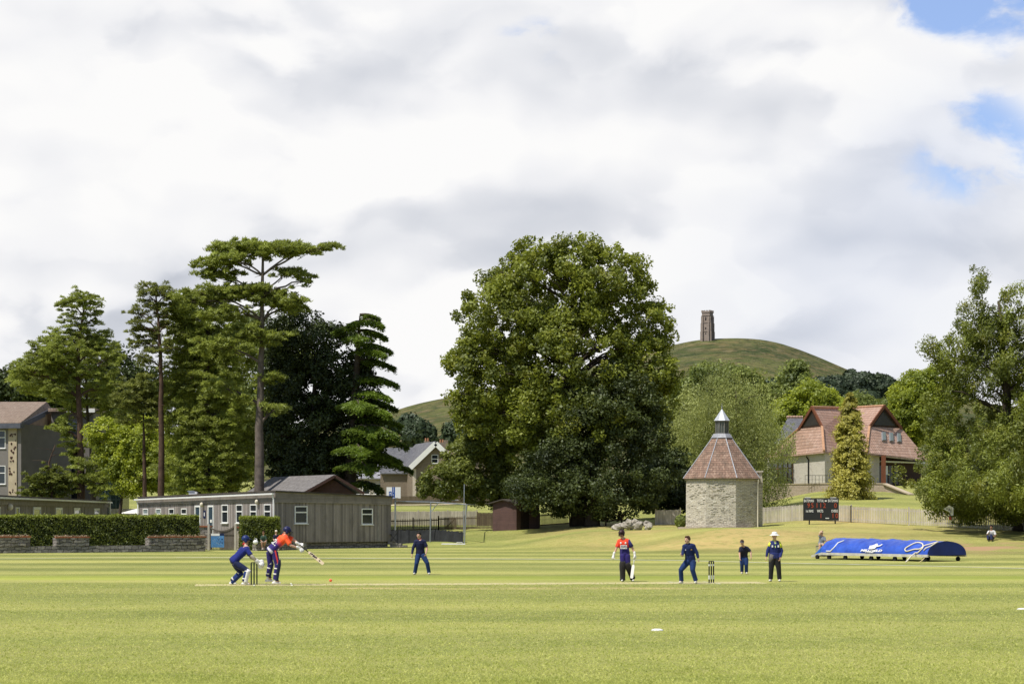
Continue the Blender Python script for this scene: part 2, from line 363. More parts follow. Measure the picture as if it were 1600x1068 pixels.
rows=np.concatenate([[-900,-300,-60,0],np.arange(8,90,4),np.arange(90,176,1.0),np.arange(178,300,4),[310,340,380,440,520,600,700,900,1300,2000,3500,7000,12000]])
CC,YY=np.meshgrid(cols,rows); XX=(CC-800)/F*np.maximum(YY,60)
ZZ=G(XX,np.maximum(YY,0))
def vn(x,y,s,seed):   # smooth value noise
    r=np.random.default_rng(seed).random((256,256)); x=x/s;y=y/s; xi=np.floor(x).astype(int);yi=np.floor(y).astype(int);fx=x-xi;fy=y-yi
    fx=fx*fx*(3-2*fx);fy=fy*fy*(3-2*fy); g=lambda a,b:r[a%256,b%256]
    return (g(xi,yi)*(1-fx)+g(xi+1,yi)*fx)*(1-fy)+(g(xi,yi+1)*(1-fx)+g(xi+1,yi+1)*fx)*fy
slope=np.clip((ZZ-.03)/.2,0,1)*(YY>95)
ZZ=ZZ+slope*(vn(XX,YY,3.5,1)-.5)*.16*(YY<170)
tz=np.array([G(XX,np.maximum(YY,0)+1.5)-G(XX,np.maximum(YY,0)-1.5)])[0]
dry=.68*np.clip(tz/.22,0,1)*(YY>95)*(YY<160)*np.clip((CC-780)/150,0,1)*(.35+.9*vn(XX,YY,5,3))*np.clip(1.25-(CC-1200)/500,.3,1)
mow=1-slope
bare=np.exp(-(((CC-1535)/70)**2+((YY-117)/6)**2))*(vn(XX,YY,2.2,8)>.42)
m,n=newmat('lawn_grass'); MT['grass']=m
pos=n.n('NewGeometry').outputs['Position']; s=n.n('SeparateXYZ',Vector=pos)
wob=n.math('MULTIPLY',n.math('SUBTRACT',n.noise(pos,.03,3),.5),5.0)
yy=n.math('ADD',n.math('ADD',s.outputs[1],n.math('MULTIPLY',s.outputs[0],.02)),wob)
st=n.math('SINE',n.math('MULTIPLY',yy,2*math.pi/9.4))
st=n.mr(st,-.55,.55,0,1,True)
st2=n.mr(n.math('SINE',n.math('ADD',n.math('MULTIPLY',s.outputs[1],.083),n.math('MULTIPLY',n.noise(pos,.05,2),3.0))),-.8,.8,0,1,True)
c=n.mix(n.math('MULTIPLY',st,n.mr(s.outputs[1],45,80,.45,1)),(.20,.24,.042),(.385,.385,.10))
c=n.mix(n.math('MULTIPLY',n.attr('mow'),1.0),(.25,.275,.055),c)
c=n.mix(n.math('MULTIPLY',st2,.3),c,(.30,.335,.08))
stre=n.noise(n.vm('MULTIPLY',pos,(.10,.55,1)),1.0,5,.6)
c=n.mix(n.mr(stre,.47,.72,0,.50),c,(.42,.39,.13))
pat=n.noise(pos,.11,5,.6); c=n.mix(n.mr(pat,.45,.66,0,.5),c,(.16,.21,.038))
mid=n.noise(n.vm('MULTIPLY',pos,(.6,.8,1)),.75,5,.65); c=n.mix(n.mr(mid,.50,.70,0,.55),c,(.42,.38,.14)); c=n.mix(n.mr(mid,.48,.32,0,.5),c,(.13,.18,.035))
fine=n.noise(n.vm('MULTIPLY',pos,(1.0,.55,1)),3.3,4,.7); c=n.mix(n.mr(fine,.40,.62,0,.42),c,(.44,.42,.14))
vf=n.noise(n.vm('MULTIPLY',pos,(1.0,.4,1)),17,3,.7); c=n.mix(n.mr(vf,.42,.60,0,.38),c,(.17,.205,.036))
gr2=n.noise(n.vm('MULTIPLY',pos,(1,.35,1)),42,2,.8); c=n.mix(n.mr(gr2,.45,.62,0,.5),c,(.10,.115,.02)); c=n.mix(n.mr(gr2,.50,.38,0,.4),c,(.62,.58,.27))
ry=n.math('SUBTRACT',s.outputs[1],W(0,918.5,DF(918.5)).y); rx=s.outputs[0]; m_=n.math('MULTIPLY',n.mr(n.math('ABSOLUTE',ry),1.3,.2),n.mr(n.noise(n.vm('MULTIPLY',pos,(.35,1.5,1)),1.0,4,.7),.42,.6))
m_=n.math('MULTIPLY',m_,n.mr(n.math('ABSOLUTE',n.math('SUBTRACT',rx,-.5)),9.0,4.0)); c=n.mix(m_,c,(.60,.47,.22))
yb=n.math('SUBTRACT',s.outputs[1],W(0,902,DF(902)).y); c=n.mix(n.mr(n.math('ABSOLUTE',yb),3.2,1.5,0,.5),c,(.30,.36,.045))
far=n.mr(s.outputs[1],50,78,0,1); am=n.math('ADD',n.math('MULTIPLY',far,.075),.02); sm=n.math('ADD',1.0,n.math('MULTIPLY',am,n.mr(st,0,1,-1,1))); sm=n.math('MULTIPLY',sm,n.mr(n.noise(n.vm('MULTIPLY',pos,(.4,1.6,1)),.06,4,.55),.38,.62,.86,1.10)); smc=n.n('CombineXYZ',X=n.math('POWER',sm,1.15),Y=sm,Z=sm).outputs[0]; c=n.vm('MULTIPLY',c,smc)
dr=n.attr('dry'); dn=n.noise(pos,1.3,5,.65)
c=n.mix(n.math('MULTIPLY',dr,n.mr(dn,.28,.52)),c,(.56,.40,.17))
c=n.mix(n.math('MULTIPLY',dr,n.mr(n.noise(pos,.9,5,.7),.55,.68,0,.55)),c,(.17,.15,.05))
c=n.mix(n.attr('bare'),c,(.42,.26,.15))
bmp=n.math('ADD',vf,n.math('MULTIPLY',n.noise(pos,45,2),.6))
finish(n,pbsdf(n,c,.9,bmp,.55,.05,Specular_IOR_Level=.15))
gr=grid_obj('ground',XX,YY,ZZ,MT['grass'],{'dry':dry,'mow':mow,'bare':np.clip(bare,0,1)}); tag(gr,kind='structure')

# short mown blades on the nearest turf
nb_=150000; yb_=26+40*rng.random(nb_)**2.6; xb_=(rng.random(nb_)*2-1)*(yb_*.275+.3)
hb_=rng.uniform(.012,.032,nb_); wb_=rng.uniform(.004,.010,nb_)*(1+yb_/45); an=rng.random(nb_)*6.28; lx=rng.normal(0,.022,nb_); ly=rng.normal(0,.022,nb_)
V=np.stack([np.stack([xb_-wb_*np.cos(an),yb_-wb_*np.sin(an),np.zeros(nb_)],1),np.stack([xb_+wb_*np.cos(an),yb_+wb_*np.sin(an),np.zeros(nb_)],1),np.stack([xb_+lx,yb_+ly,hb_],1)],1)
me=bpy.data.meshes.new('grass'); me.vertices.add(3*nb_); me.vertices.foreach_set('co',V.reshape(-1).astype(np.float32)); me.loops.add(3*nb_); me.loops.foreach_set('vertex_index',np.arange(3*nb_,dtype=np.int32)); me.polygons.add(nb_); me.polygons.foreach_set('loop_start',np.arange(0,3*nb_,3,dtype=np.int32)); me.update(calc_edges=True)
at=me.attributes.new('tint','FLOAT','POINT'); at.data.foreach_set('value',np.repeat(np.clip(rng.random(nb_)*.7+.3*vn(xb_*3,yb_*3,1.7,11),0,1),3).astype(np.float32))
m,n=newmat('grass_blades'); cc=n.mix(n.attr('tint'),(.36,.42,.08),(.74,.74,.27)); d_=n.n('BsdfDiffuse',Color=cc).outputs[0]; t_=n.n('BsdfTranslucent',Color=cc).outputs[0]; finish(n,n.n('MixShader',i0=.5,i1=d_,i2=t_).outputs[0]); me.materials.append(m)
go=bpy.data.objects.new('grass',me); col.objects.link(go); tag(go,'short mown grass blades on the near part of the cricket field','grass',kind='stuff')
# pitch strip, creases, boundary line
def sheet(name,quads,mat,dz=.004,kind='structure',label=None,cat=None,res=1):
    b=MB()
    for q in quads: b.poly([(x,y,float(G(x,y))+dz) for x,y in q])
    ob=b.build(name,mat); return tag(ob,label,cat,kind=kind)
m,n=newmat('pitch_dry_turf'); pos=n.n('NewGeometry').outputs['Position']
f=n.noise(n.vm('MULTIPLY',pos,(.5,3,1)),1.2,6,.7); c=n.mix(n.mr(f,.3,.7),(.42,.37,.17),(.56,.50,.27)); c=n.mix(n.mr(n.noise(pos,9,3),.5,.7,0,.5),c,(.36,.36,.12))
c=n.mix(n.mr(n.noise(pos,1.1,3),.55,.7,0,.6),c,(.34,.33,.1))
finish(n,pbsdf(n,c,.95)); MT['pitch']=m
pl=W(305,913.5,DF(913.5)); pr=W(1192,909.6,DF(909.6))
ax=(pr-pl).normalized(); nn=Vector((-ax.y,ax.x,0))
b=MB(); N=60
for i in range(N):
    a=pl+(pr-pl)*(i/N); c2=pl+(pr-pl)*((i+1)/N); j=lambda k:.25*math.sin(k*1.7)+.15*math.sin(k*4.1)
    b.poly([a-nn*(1.15+j(i)*.3),c2-nn*(1.15+j(i+1)*.3),c2+nn*(1.5+j(i+9)),a+nn*(1.5+j(i+8))]) if False else b.poly([(a-nn*(.85+j(i)*.25)).to_tuple(),(c2-nn*(.85+j(i+1)*.25)).to_tuple(),(c2+nn*(.85+j(i+9)*.3)).to_tuple(),(a+nn*(.85+j(i+8)*.3)).to_tuple()])
for i in range(len(b.v)): b.v[i]=(b.v[i][0],b.v[i][1],.004)
tag(b.build('cricket_pitch',MT['pitch']),kind='structure')
WK1=W(397,912.7,DF(912.7)); WK1.z=0; WK2=W(1111.5,909.8,DF(909.8)); WK2.z=0
m,n=newmat('lime_line'); pos=n.n('NewGeometry').outputs['Position']; f=n.noise(pos,1.5,5,.7)
finish(n,pbsdf(n,n.mix(n.mr(f,.35,.7),(.72,.72,.62),(.45,.48,.28)),.9)); MT['lime']=m
for k,(wk,sg) in enumerate(((WK1,1),(WK2,-1))):
    b=MB()
    for off in (0,1.2):
        a=wk+ax*off*sg
        b.poly([(a-nn*1.32-ax*.025),(a-nn*1.32+ax*.025),(a+nn*1.32+ax*.025),(a+nn*1.32-ax*.025)])
    for s2 in(-1.32,1.32):
        a=wk+nn*s2; b.poly([a-nn*.025,a+nn*.025,a+nn*.025+ax*1.17*sg,a-nn*.025+ax*1.17*sg])
    b.v=[(x,y,.008) for x,y,z in b.v]
    tag(b.build('crease_marking',MT['lime']),kind='structure')
def line_pts(L): return [(W(px,py,DF(py)).x,DF(py)) for px,py in L]
bp=line_pts([(-500,877),(-200,874.5),(0,872.6),(150,871),(330,870.6),(640,872.2),(900,873.3),(1060,875),(1225,879.3),(1400,882.7),(1600,887.5),(1900,896)])
dense=[]
for i in range(len(bp)-1):
    for k in range(10): t=k/10; dense.append((bp[i][0]*(1-t)+bp[i+1][0]*t,bp[i][1]*(1-t)+bp[i+1][1]*t))
b=MB()
for i in range(len(dense)-1):
    (x0,y0),(x1,y1)=dense[i],dense[i+1]; wd=.32 if x0>-18 else .2
    b.poly([(x0,y0-wd,float(G(x0,y0-wd))+.012),(x1,y1-wd,float(G(x1,y1-wd))+.012),(x1,y1+wd,float(G(x1,y1+wd))+.012),(x0,y0+wd,float(G(x0,y0+wd))+.012)])
tag(b.build('boundary_line',MT['lime']),kind='structure')
# footpath far left-centre
b=MB(); pth=[(600,797.5,232),(680,796,234),(740,792.5,238),(800,788,242)]
for i in range(3):
    a=W(*pth[i]);c2=W(*pth[i+1]); a.z=G(a.x,a.y)+.06;c2.z=G(c2.x,c2.y)+.06
    b.poly([a,c2,c2+Vector((0,2.4,.12)),a+Vector((0,2.4,.12))])
tag(b.build('footpath',plain('pale_path',(.6,.5,.36),.9,.1)),kind='structure')
# flat marker discs on the outfield
for (px,py,lab) in ((1027,984.3,'flat white marker disc lying on the grass in the middle foreground'),(1597,951.5,'flat white marker disc on the grass at the right edge of the outfield')):
    p=W(px,py,DF(py)); p.z=0
    b=MB(); b.tube([(0,0,.0),(0,0,.02),(0,0,.035)],[.13,.11,.06],16)
    tag(b.build('marker_disc',MT['white'],None,p,True),lab,'marker','white marker discs on the outfield')

# ---------------------------------------------------------------- hill with the tower
HC=[-1500,-400,200,560,620,660,700,760,850,950,1050,1080,1100,1135,1170,1210,1250,1290,1330,1380,1450,1600,1800,2600,4000]
HYs=[740,720,690,660,640,628,621,611,592,566,539,532.5,529.5,528,528,533,546,562,580,598,612,640,670,730,750]
hc=np.arange(-1500,4001,12.0); hp=np.interp(hc,HC,HYs)
ker=np.hanning(7);ker/=ker.sum(); hp=np.convolve(np.pad(hp,3,mode='edge'),ker,'valid')
hy=np.concatenate([np.arange(560,1500,14),np.arange(1500,2400,60)])
C2,Y2=np.meshgrid(hc,hy); HP=np.tile(hp,(len(hy),1))
zr=H+(HY-HP)/F*1500; t=np.clip((Y2-560)/(1500-560),0,1); prof=t**1.45
Z2=3+(zr-3)*np.where(Y2<=1500,prof,1-((Y2-1500)/900)**2*.9); X2=(C2-800)/F*Y2
X2=np.where(Y2<=1500,X2,(C2-800)/F*1500)
Z2+= (vn(X2,Y2,60,5)-.5)*6*np.clip(1-t,0,1)+(vn(X2,Y2,18,6)-.5)*1.2*np.clip((1-t)*4,0,1)
# terracettes
Z2+=np.sin(Z2*.55+4*vn(X2,Y2,90,9))*.55*np.clip((1-t)*3,0,1)+(vn(X2,Y2,7,12)-.5)*.9*np.clip((1-t)*6,.25,1)
m,n=newmat('hill_grass'); pos=n.n('NewGeometry').outputs['Position']; pos=n.vm('ADD',pos,n.vm('MULTIPLY',n.vm('SUBTRACT',n.n('TexNoise',Vector=pos,Scale=.02,Detail=4).outputs['Color'],(.5,.5,.5)),(40,40,12)))
f=n.noise(pos,.014,6,.6); c=n.mix(n.mr(f,.35,.65),(.04,.06,.02),(.12,.13,.042))
f=n.noise(n.vm('MULTIPLY',pos,(1,1,4)),.05,5,.65); c=n.mix(n.mr(f,.47,.64,0,.65),c,(.19,.14,.065))
f=n.noise(pos,.18,4,.7); c=n.mix(n.mr(f,.48,.62,0,.8),c,(.028,.038,.016))
f=n.noise(n.vm('MULTIPLY',pos,(.3,.3,1.6)),.25,3,.6); c=n.mix(n.mr(f,.52,.66,0,.4),c,(.23,.18,.11))
finish(n,pbsdf(n,c,.95,n.noise(pos,.4,4,.7),.8,1.5,Specular_IOR_Level=.1)); MT['hill']=m
hl=grid_obj('hill',X2,Y2,Z2,MT['hill']); tag(hl,kind='structure')
# tower
b0=W(1105.5,529,1492)
t=thing('tower','ancient roofless stone tower standing alone on top of the grassy hill','tower',(b0.x,b0.y,b0.z-3),R(-30))
def sq(b,hw,z0,z1,hw1=None):
    hw1=hw1 or hw; b.add([(-hw,-hw,z0),(hw,-hw,z0),(hw,hw,z0),(-hw,hw,z0),(-hw1,-hw1,z1),(hw1,-hw1,z1),(hw1,hw1,z1),(-hw1,hw1,z1)],[(3,2,1,0),(4,5,6,7),(0,1,5,4),(1,2,6,5),(2,3,7,6),(3,0,4,7)])
b=MB(); sq(b,3.3,0,22.2,3.15); b.build('shaft',MT['towerstone'],t)
for z,e in ((8.2,.25),(14.6,.22),(20.0,.3)): b=MB(); sq(b,3.3+e,z,z+.4); b.build('string_course',MT['towerstone'],t)
for sx in (-1,1):
    for sy in (-1,1):
        b=MB()
        for (z0,z1,w0) in ((0,8.2,1.25),(8.2,14.5,.95),(14.5,19.6,.6)):
            c0=3.0; x0,x1=sorted((sx*c0,sx*(3.3+w0))); y0,y1=sorted((sy*1.9,sy*3.25)); b.box(x0,x1,y0,y1,z0,z1)
            x0,x1=sorted((sx*1.9,sx*3.22)); y0,y1=sorted((sy*c0,sy*(3.33+w0))); b.box(x0,x1,y0,y1,z0,z1-.15)
        b.build('buttress',MT['towerstone'],t)
b=MB()
for s1 in range(4):
    M=Matrix.Rotation(s1*math.pi/2,4,'Z')
    b.box(-3.5,3.5,-3.52,-3.0,22.2,23.0,M)
    for k in range(4): x=-3.5+k*1.97; b.box(x,x+1.1,-3.52,-3.0,23.0,24.1,M)
b.build('parapet',MT['towerstone'],t)
for s1 in range(4):
    M=Matrix.Rotation(s1*math.pi/2,4,'Z')
    for (z,h,wd) in ((16.6,2.2,.9),(9.8,1.6,.8),(6.0,1.2,.6)) if s1 in (0,2) else ((16.6,2.2,.9),(2.4,4.2,1.7)):
        b=MB(); b.box(-wd/2,wd/2,-3.36,-3.1,z,z+h*.8,M); b.slab([(-wd/2,-3.36,z+h*.8),(wd/2,-3.36,z+h*.8),(0,-3.36,z+h*1.15)],(0,.2,0),M)
        b.build('window_opening',MT['dark'],t)
# ---------------------------------------------------------------- foliage
def leaf_mesh(name,C,Nn,S,tint,mat,parent,aspect=.6,axis=None):
    """C centres (n,3), Nn normals, S sizes; diamond-shaped leaf faces"""
    n_=len(C); Nn=Nn/np.maximum(np.linalg.norm(Nn,axis=1,keepdims=True),1e-6)
    a=rng.normal(size=(n_,3)) if axis is None else axis
    a=a-(a*Nn).sum(1,keepdims=True)*Nn; a/=np.maximum(np.linalg.norm(a,axis=1,keepdims=True),1e-6)
    b=np.cross(Nn,a); S=S[:,None]
    k=.12*S*Nn
    v=np.stack([C-a*S,C-b*S*aspect-k+a*S*.1,C+a*S,C+b*S*aspect-k+a*S*.1],1).reshape(-1,3)
    me=bpy.data.meshes.new(name); me.vertices.add(4*n_); me.vertices.foreach_set('co',v.reshape(-1).astype(np.float32))
    me.loops.add(4*n_); me.loops.foreach_set('vertex_index',np.arange(4*n_,dtype=np.int32))
    me.polygons.add(n_); me.polygons.foreach_set('loop_start',np.arange(0,4*n_,4,dtype=np.int32)); me.update(calc_edges=True)
    at=me.attributes.new('tint','FLOAT','POINT'); at.data.foreach_set('value',np.repeat(np.clip(tint,0,1),4).astype(np.float32))
    me.materials.append(mat); ob=bpy.data.objects.new(name,me); col.objects.link(ob)
    if parent is not None: ob.parent=parent
    return ob
def unit(n_): v=rng.normal(size=(n_,3)); return v/np.linalg.norm(v,axis=1,keepdims=True)
def clumps_from_lobes(lobes,n_,shell=.75,inner=.18):
    """lobes: (x,y,z,rx,ry,rz)"""
    L=np.array(lobes,float); wgt=(L[:,3]*L[:,5]+L[:,3]*L[:,4]+L[:,4]*L[:,5]); wgt/=wgt.sum(); out=[];dirs=[]
    tries=0
    while len(out)<n_ and tries<60:
        tries+=1; k=rng.choice(len(L),n_,p=wgt); u=unit(n_)
        rr=np.where(rng.random(n_)<inner,rng.random(n_)**.5*shell,shell+(1-shell)*rng.random(n_))
        p=L[k,:3]+u*rr[:,None]*L[k,3:]
        q=np.linalg.norm((p[:,None,:]-L[None,:,:3])/L[None,:,3:],axis=2); q[np.arange(n_),k]=9
        ok=(q.min(1)>.62)|(rr<shell)
        out+=list(p[ok]);dirs+=list(u[ok])
    return np.array(out[:n_]),np.array(dirs[:n_])
FOL={}
def fol(k,*a,**kw): FOL[k]=foliage(k,*a,**kw); return FOL[k]
fol('oak_leaves',(.030,.045,.007),(.31,.35,.035),.36,warm=(.40,.37,.045))
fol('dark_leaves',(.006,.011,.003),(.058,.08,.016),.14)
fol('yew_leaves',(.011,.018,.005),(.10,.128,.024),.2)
fol('rightyew_leaves',(.020,.031,.006),(.29,.335,.042),.28,warm=(.34,.30,.04))
fol('pine_needles',(.045,.058,.012),(.42,.48,.08),.32)
fol('dark_pine_needles',(.035,.042,.012),(.32,.35,.07),.28)
fol('cedar_needles',(.012,.026,.006),(.26,.37,.04),.28)
fol('willow_leaves',(.075,.095,.025),(.46,.50,.15),.34)
fol('mid_leaves',(.05,.075,.018),(.30,.35,.075),.32)
fol('lime_leaves',(.10,.14,.02),(.50,.55,.05),.45)
fol('gold_leaves',(.07,.07,.012),(.58,.53,.10),.28)
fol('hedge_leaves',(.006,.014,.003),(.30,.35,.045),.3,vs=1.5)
fol('far_leaves',(.016,.028,.014),(.06,.085,.036),.12,vs=.05)
fol('small_leaves',(.04,.06,.012),(.25,.28,.045),.32)

def trunk_pts(base,top,k=8,wob=.25,curve=0):
    base=Vector(base);top=Vector(top);pts=[]
    for i in range(k+1):
        t=i/k; p=base.lerp(top,t); a=wob*math.sin(t*math.pi)
        pts.append(p+Vector((random.uniform(-a,a)+curve*math.sin(t*math.pi),random.uniform(-a,a),0)))
    return pts
def limb(b,p,q,r0,r1,n=6,k=5,sag=.1):
    p=Vector(p);q=Vector(q);L=(q-p).length;pts=[];rr=[]
    for i in range(k+1):
        t=i/k; v=p.lerp(q,t); v.z+=sag*L*math.sin(t*math.pi); j=.03*L*math.sin(t*math.pi)
        v+=Vector((random.uniform(-j,j),random.uniform(-j,j),random.uniform(-j,j))); pts.append(v);rr.append(r0*(1-t)+r1*t)
    b.tube(pts,rr,n)
def px_lobes(L,d,base,depth=.85):
    out=[]
    for l in L:
        px,py,rx,ry=l[:4]; dd=l[4] if len(l)>4 else 0; s=F/d
        c=W(px,py,d)-Vector(base); out.append((c.x+(px-800)/F*dd,c.y+dd,c.z,rx/s,max(rx,ry)*depth/s,ry/s))
    return out
def tree(name,label,cat,bpx,d,lobes,top,r0,ncl,cr,nleaf,lsz,mat,bark='bark',style='broad',group=None,depth=.85,nlimb=24,shell=.72,inner=.2,aspect=.6,flat=.75,trunk=True,upb=.35,tvar=.28,jit=.07,tb=0):
    base=WG(bpx,d); base.z-=.15
    t=thing(name,label,cat,base,0,group); lb=px_lobes(lobes,d,base,depth)
    C,D=clumps_from_lobes(lb,ncl,shell,inner)
    C=C+D*np.abs(rng.normal(0,jit,len(C)))[:,None]*np.array([l[3] for l in lb]).mean()
    cr=cr*np.clip(rng.lognormal(-.05,.42,len(C)),.38,2.1); ctint=np.clip(rng.normal(.5,tvar,len(C)),0,1)
    # leaves
    wts=cr**2/np.sum(cr**2); k=rng.choice(len(C),nleaf,p=wts); u=unit(nleaf)
    if style in('pine','plate'):
        u[:,2]=np.abs(u[:,2])*.9-.25
    rad=rng.random(nleaf)**.45
    off=u*rad[:,None]*cr[k][:,None]; off[:,2]*=flat
    P=C[k]+off
    nr=rng.normal(size=(nleaf,3))*.75+u*.6+D[k]*.35; nr[:,2]+=upb
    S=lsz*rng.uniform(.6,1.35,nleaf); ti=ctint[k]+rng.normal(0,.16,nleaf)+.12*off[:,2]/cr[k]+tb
    axis=None
    if style=='pine': axis=u+rng.normal(size=(nleaf,3))*.5+np.array([0,0,.5])
    if style=='spray': axis=np.array(D[k])*np.array([1,1,.3])*.7+rng.normal(size=(nleaf,3))*.5+np.array([0,0,.75])
    if style=='weep':
        # leaves strung on hanging twigs
        ln=cr[k]*rng.random(nleaf)*2.4; P=C[k]+np.stack([np.floor(rng.random(nleaf)*9)/9-.5+.06*rng.normal(size=nleaf),np.floor(rng.random(nleaf)*5)/5-.5+.06*rng.normal(size=nleaf),np.zeros(nleaf)],1)*cr[k][:,None]*1.5; P[:,2]+=cr[k]*.8-ln
        axis=rng.normal(size=(nleaf,3))*.45+np.array([0,0,-1.2]); nr=rng.normal(size=(nleaf,3)); nr[:,1]-=.4
    g=float(G(base.x,base.y))-base.z+.35
    P[:,2]=np.where(P[:,2]<g,g+rng.random(nleaf)*.6,P[:,2])
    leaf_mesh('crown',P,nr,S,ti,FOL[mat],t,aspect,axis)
    if trunk:
        tp=W(top[0],top[1],d)-base; b=MB(); pts=trunk_pts((0,0,0),tp,9,r0*.35)
        rr=[r0*(1.35 if i==0 else 1)*(1-.86*i/9) for i in range(10)]; b.tube(pts,rr,10)
        b.build('trunk',MT[bark],t,smooth=True)
        b=MB(); idx=np.argsort(rng.random(len(C)))[:nlimb]
        for i in idx:
            c=Vector(C[i]); 
            zt=max(.12*tp.z,min(.93*tp.z,c.z-(c.xy-tp.xy*.5).length*.45)); f=zt/tp.z; q=pts[0].lerp(tp,f)
            limb(b,q,c,max(.035,r0*.32*(1-f*.7)),.025)
        b.build('branches',MT[bark],t,smooth=True)
    return t

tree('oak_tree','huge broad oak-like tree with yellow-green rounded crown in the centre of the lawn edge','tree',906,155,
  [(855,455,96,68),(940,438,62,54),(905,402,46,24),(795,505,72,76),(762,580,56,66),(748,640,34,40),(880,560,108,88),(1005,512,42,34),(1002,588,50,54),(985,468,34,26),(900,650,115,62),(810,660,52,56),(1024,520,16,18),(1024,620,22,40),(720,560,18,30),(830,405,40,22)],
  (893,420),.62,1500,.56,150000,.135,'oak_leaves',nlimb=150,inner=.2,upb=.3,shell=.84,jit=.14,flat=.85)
tree('yew_tree','dark dense evergreen filling the shade beneath the huge central oak','tree',925,152.5,
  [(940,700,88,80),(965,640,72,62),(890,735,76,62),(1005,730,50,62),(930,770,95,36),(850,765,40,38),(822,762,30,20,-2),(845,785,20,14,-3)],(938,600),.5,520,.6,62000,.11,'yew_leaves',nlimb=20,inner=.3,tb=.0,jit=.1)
tree('maple_tree','smaller bushy green tree at the left foot of the huge central oak','tree',815,164,
  [(742,730,50,42,-6),(694,755,32,23,-6),(765,700,40,40,-6),(742,704,18,22,-6),(800,745,50,44,-4),(668,767,17,9,-6),(720,725,30,26,-6),(770,775,44,14,-5)],(780,680),.22,420,.5,44000,.115,'small_leaves',nlimb=24,shell=.8,jit=.1)
tree('round_tree','dark shaded round tree between the huge oak and the octagonal stone building','tree',1046,166,
  [(1035,742,38,44),(1060,765,30,30),(1010,765,26,24)],(1040,720),.28,110,.8,16000,.15,'dark_leaves',nlimb=14,tb=.25)
# centre right, behind the dovecote
G1='trees on the rising ground behind the octagonal stone building'
tree('willow_tree','weeping birch with fine pale drooping twigs directly behind the octagonal building','tree',1150,170,
  [(1140,640,52,60),(1110,690,55,60),(1170,690,52,60),(1205,700,26,66),(1195,760,22,40),(1090,730,30,40),(1160,740,50,50)],(1150,610),.3,420,.7,76000,.085,'willow_leaves',style='weep',nlimb=30,aspect=.35,group=G1,tvar=.4,jit=.12)
tree('chestnut_tree','rounded mid green tree whose dome rises left of the lantern roof','tree',1112,205,
  [(1120,604,58,32),(1085,625,38,32),(1150,615,42,34),(1075,660,42,45)],(1115,600),.4,420,.75,36000,.18,'mid_leaves',nlimb=14,group=G1)
tree('lime_tree','pale grey-green tree at the left of the weeping birch','tree',1072,185,
  [(1065,690,34,50),(1085,650,30,40),(1050,660,20,30),(1060,725,36,38)],(1068,650),.3,260,.65,24000,.14,'willow_leaves',nlimb=12,group=G1)
tree('tall_tree','loose tree with a thin pointed top behind the red roofed building','tree',1243,255,
  [(1243,600,20,32),(1225,625,36,30),(1260,625,40,30),(1200,625,30,26),(1245,575,8,12)],(1243,572),.3,260,.7,22000,.19,'mid_leaves',nlimb=14,group=G1)
tree('maple_tree','bright yellow-green rounded tree just left of the red roof peak','tree',1262,236,
  [(1270,632,42,30),(1240,655,34,30),(1300,650,24,26)],(1265,615),.35,300,.7,26000,.17,'lime_leaves',nlimb=10,group=G1,tb=-.2)
tree('bushy_tree','bushy olive tree behind the ridge of the red roof','tree',1335,262,
  [(1340,640,36,20),(1310,640,30,18),(1370,645,26,20),(1200,665,30,20)],(1335,630),.3,260,.7,20000,.18,'mid_leaves',nlimb=10,group=G1)
tree('ash_tree','light yellow-green tree between the red roof and the large right-hand yew','tree',1428,212,
  [(1425,622,32,38),(1448,650,36,44),(1410,660,26,30),(1440,600,22,20),(1475,600,30,40)],(1432,610),.35,380,.65,34000,.16,'lime_leaves',nlimb=16,tb=-.25)
# golden conifer
def conifer(name,label,bpx,d,topy,halfw,boty,mat,nb=170,nl=30000,lsz=.11,group=None,trunkr=.2,bark='bark',power=.85):
    base=WG(bpx,d); base.z-=.1; t=thing(name,label,'tree',base,0,group); s=F/d
    ht=W(bpx,topy,d).z-base.z; zb=max(.2,W(bpx,boty,d).z-base.z); R0=halfw/s
    th=rng.random(nb)*2*math.pi; f=rng.random(nb)**1.25; z=zb+(ht-zb)*f; r=R0*(1-f)**power*rng.uniform(.75,1.12,nb)+.12
    C=[];A=[];k=rng.integers(0,nb,nl); tt=rng.random(nl)**.6; dirx=np.cos(th[k]);diry=np.sin(th[k])
    L=r[k]; P=np.stack([dirx*L*tt,diry*L*tt,z[k]-.35*L*tt**2+.12*L*tt],1); sp=.34*(.35+L/R0)
    P+=rng.normal(size=(nl,3))*np.array([1,1,.75])*(sp*(.5+.5*tt)*.55)[:,None]
    nr=np.stack([dirx,diry,np.full(nl,.7)],1)+rng.normal(size=(nl,3))*.6
    ct=np.clip(rng.normal(.5,.25,nb),0,1)
    leaf_mesh('crown',P,nr,lsz*rng.uniform(.6,1.4,nl),ct[k]*.6+tt*.45+rng.normal(0,.1,nl)-.05,FOL[mat],t,.5)
    b=MB(); b.tube([(0,0,0),(0,0,ht*.5),(0,0,ht*.97)],[trunkr,trunkr*.6,.02],8); b.build('trunk',MT[bark],t,smooth=True)
    return t
conifer('golden_cypress','narrow golden-green conifer standing in front of the red roofed building',1328,174,615,35,786,'gold_leaves',230,36000,.12,power=.62)
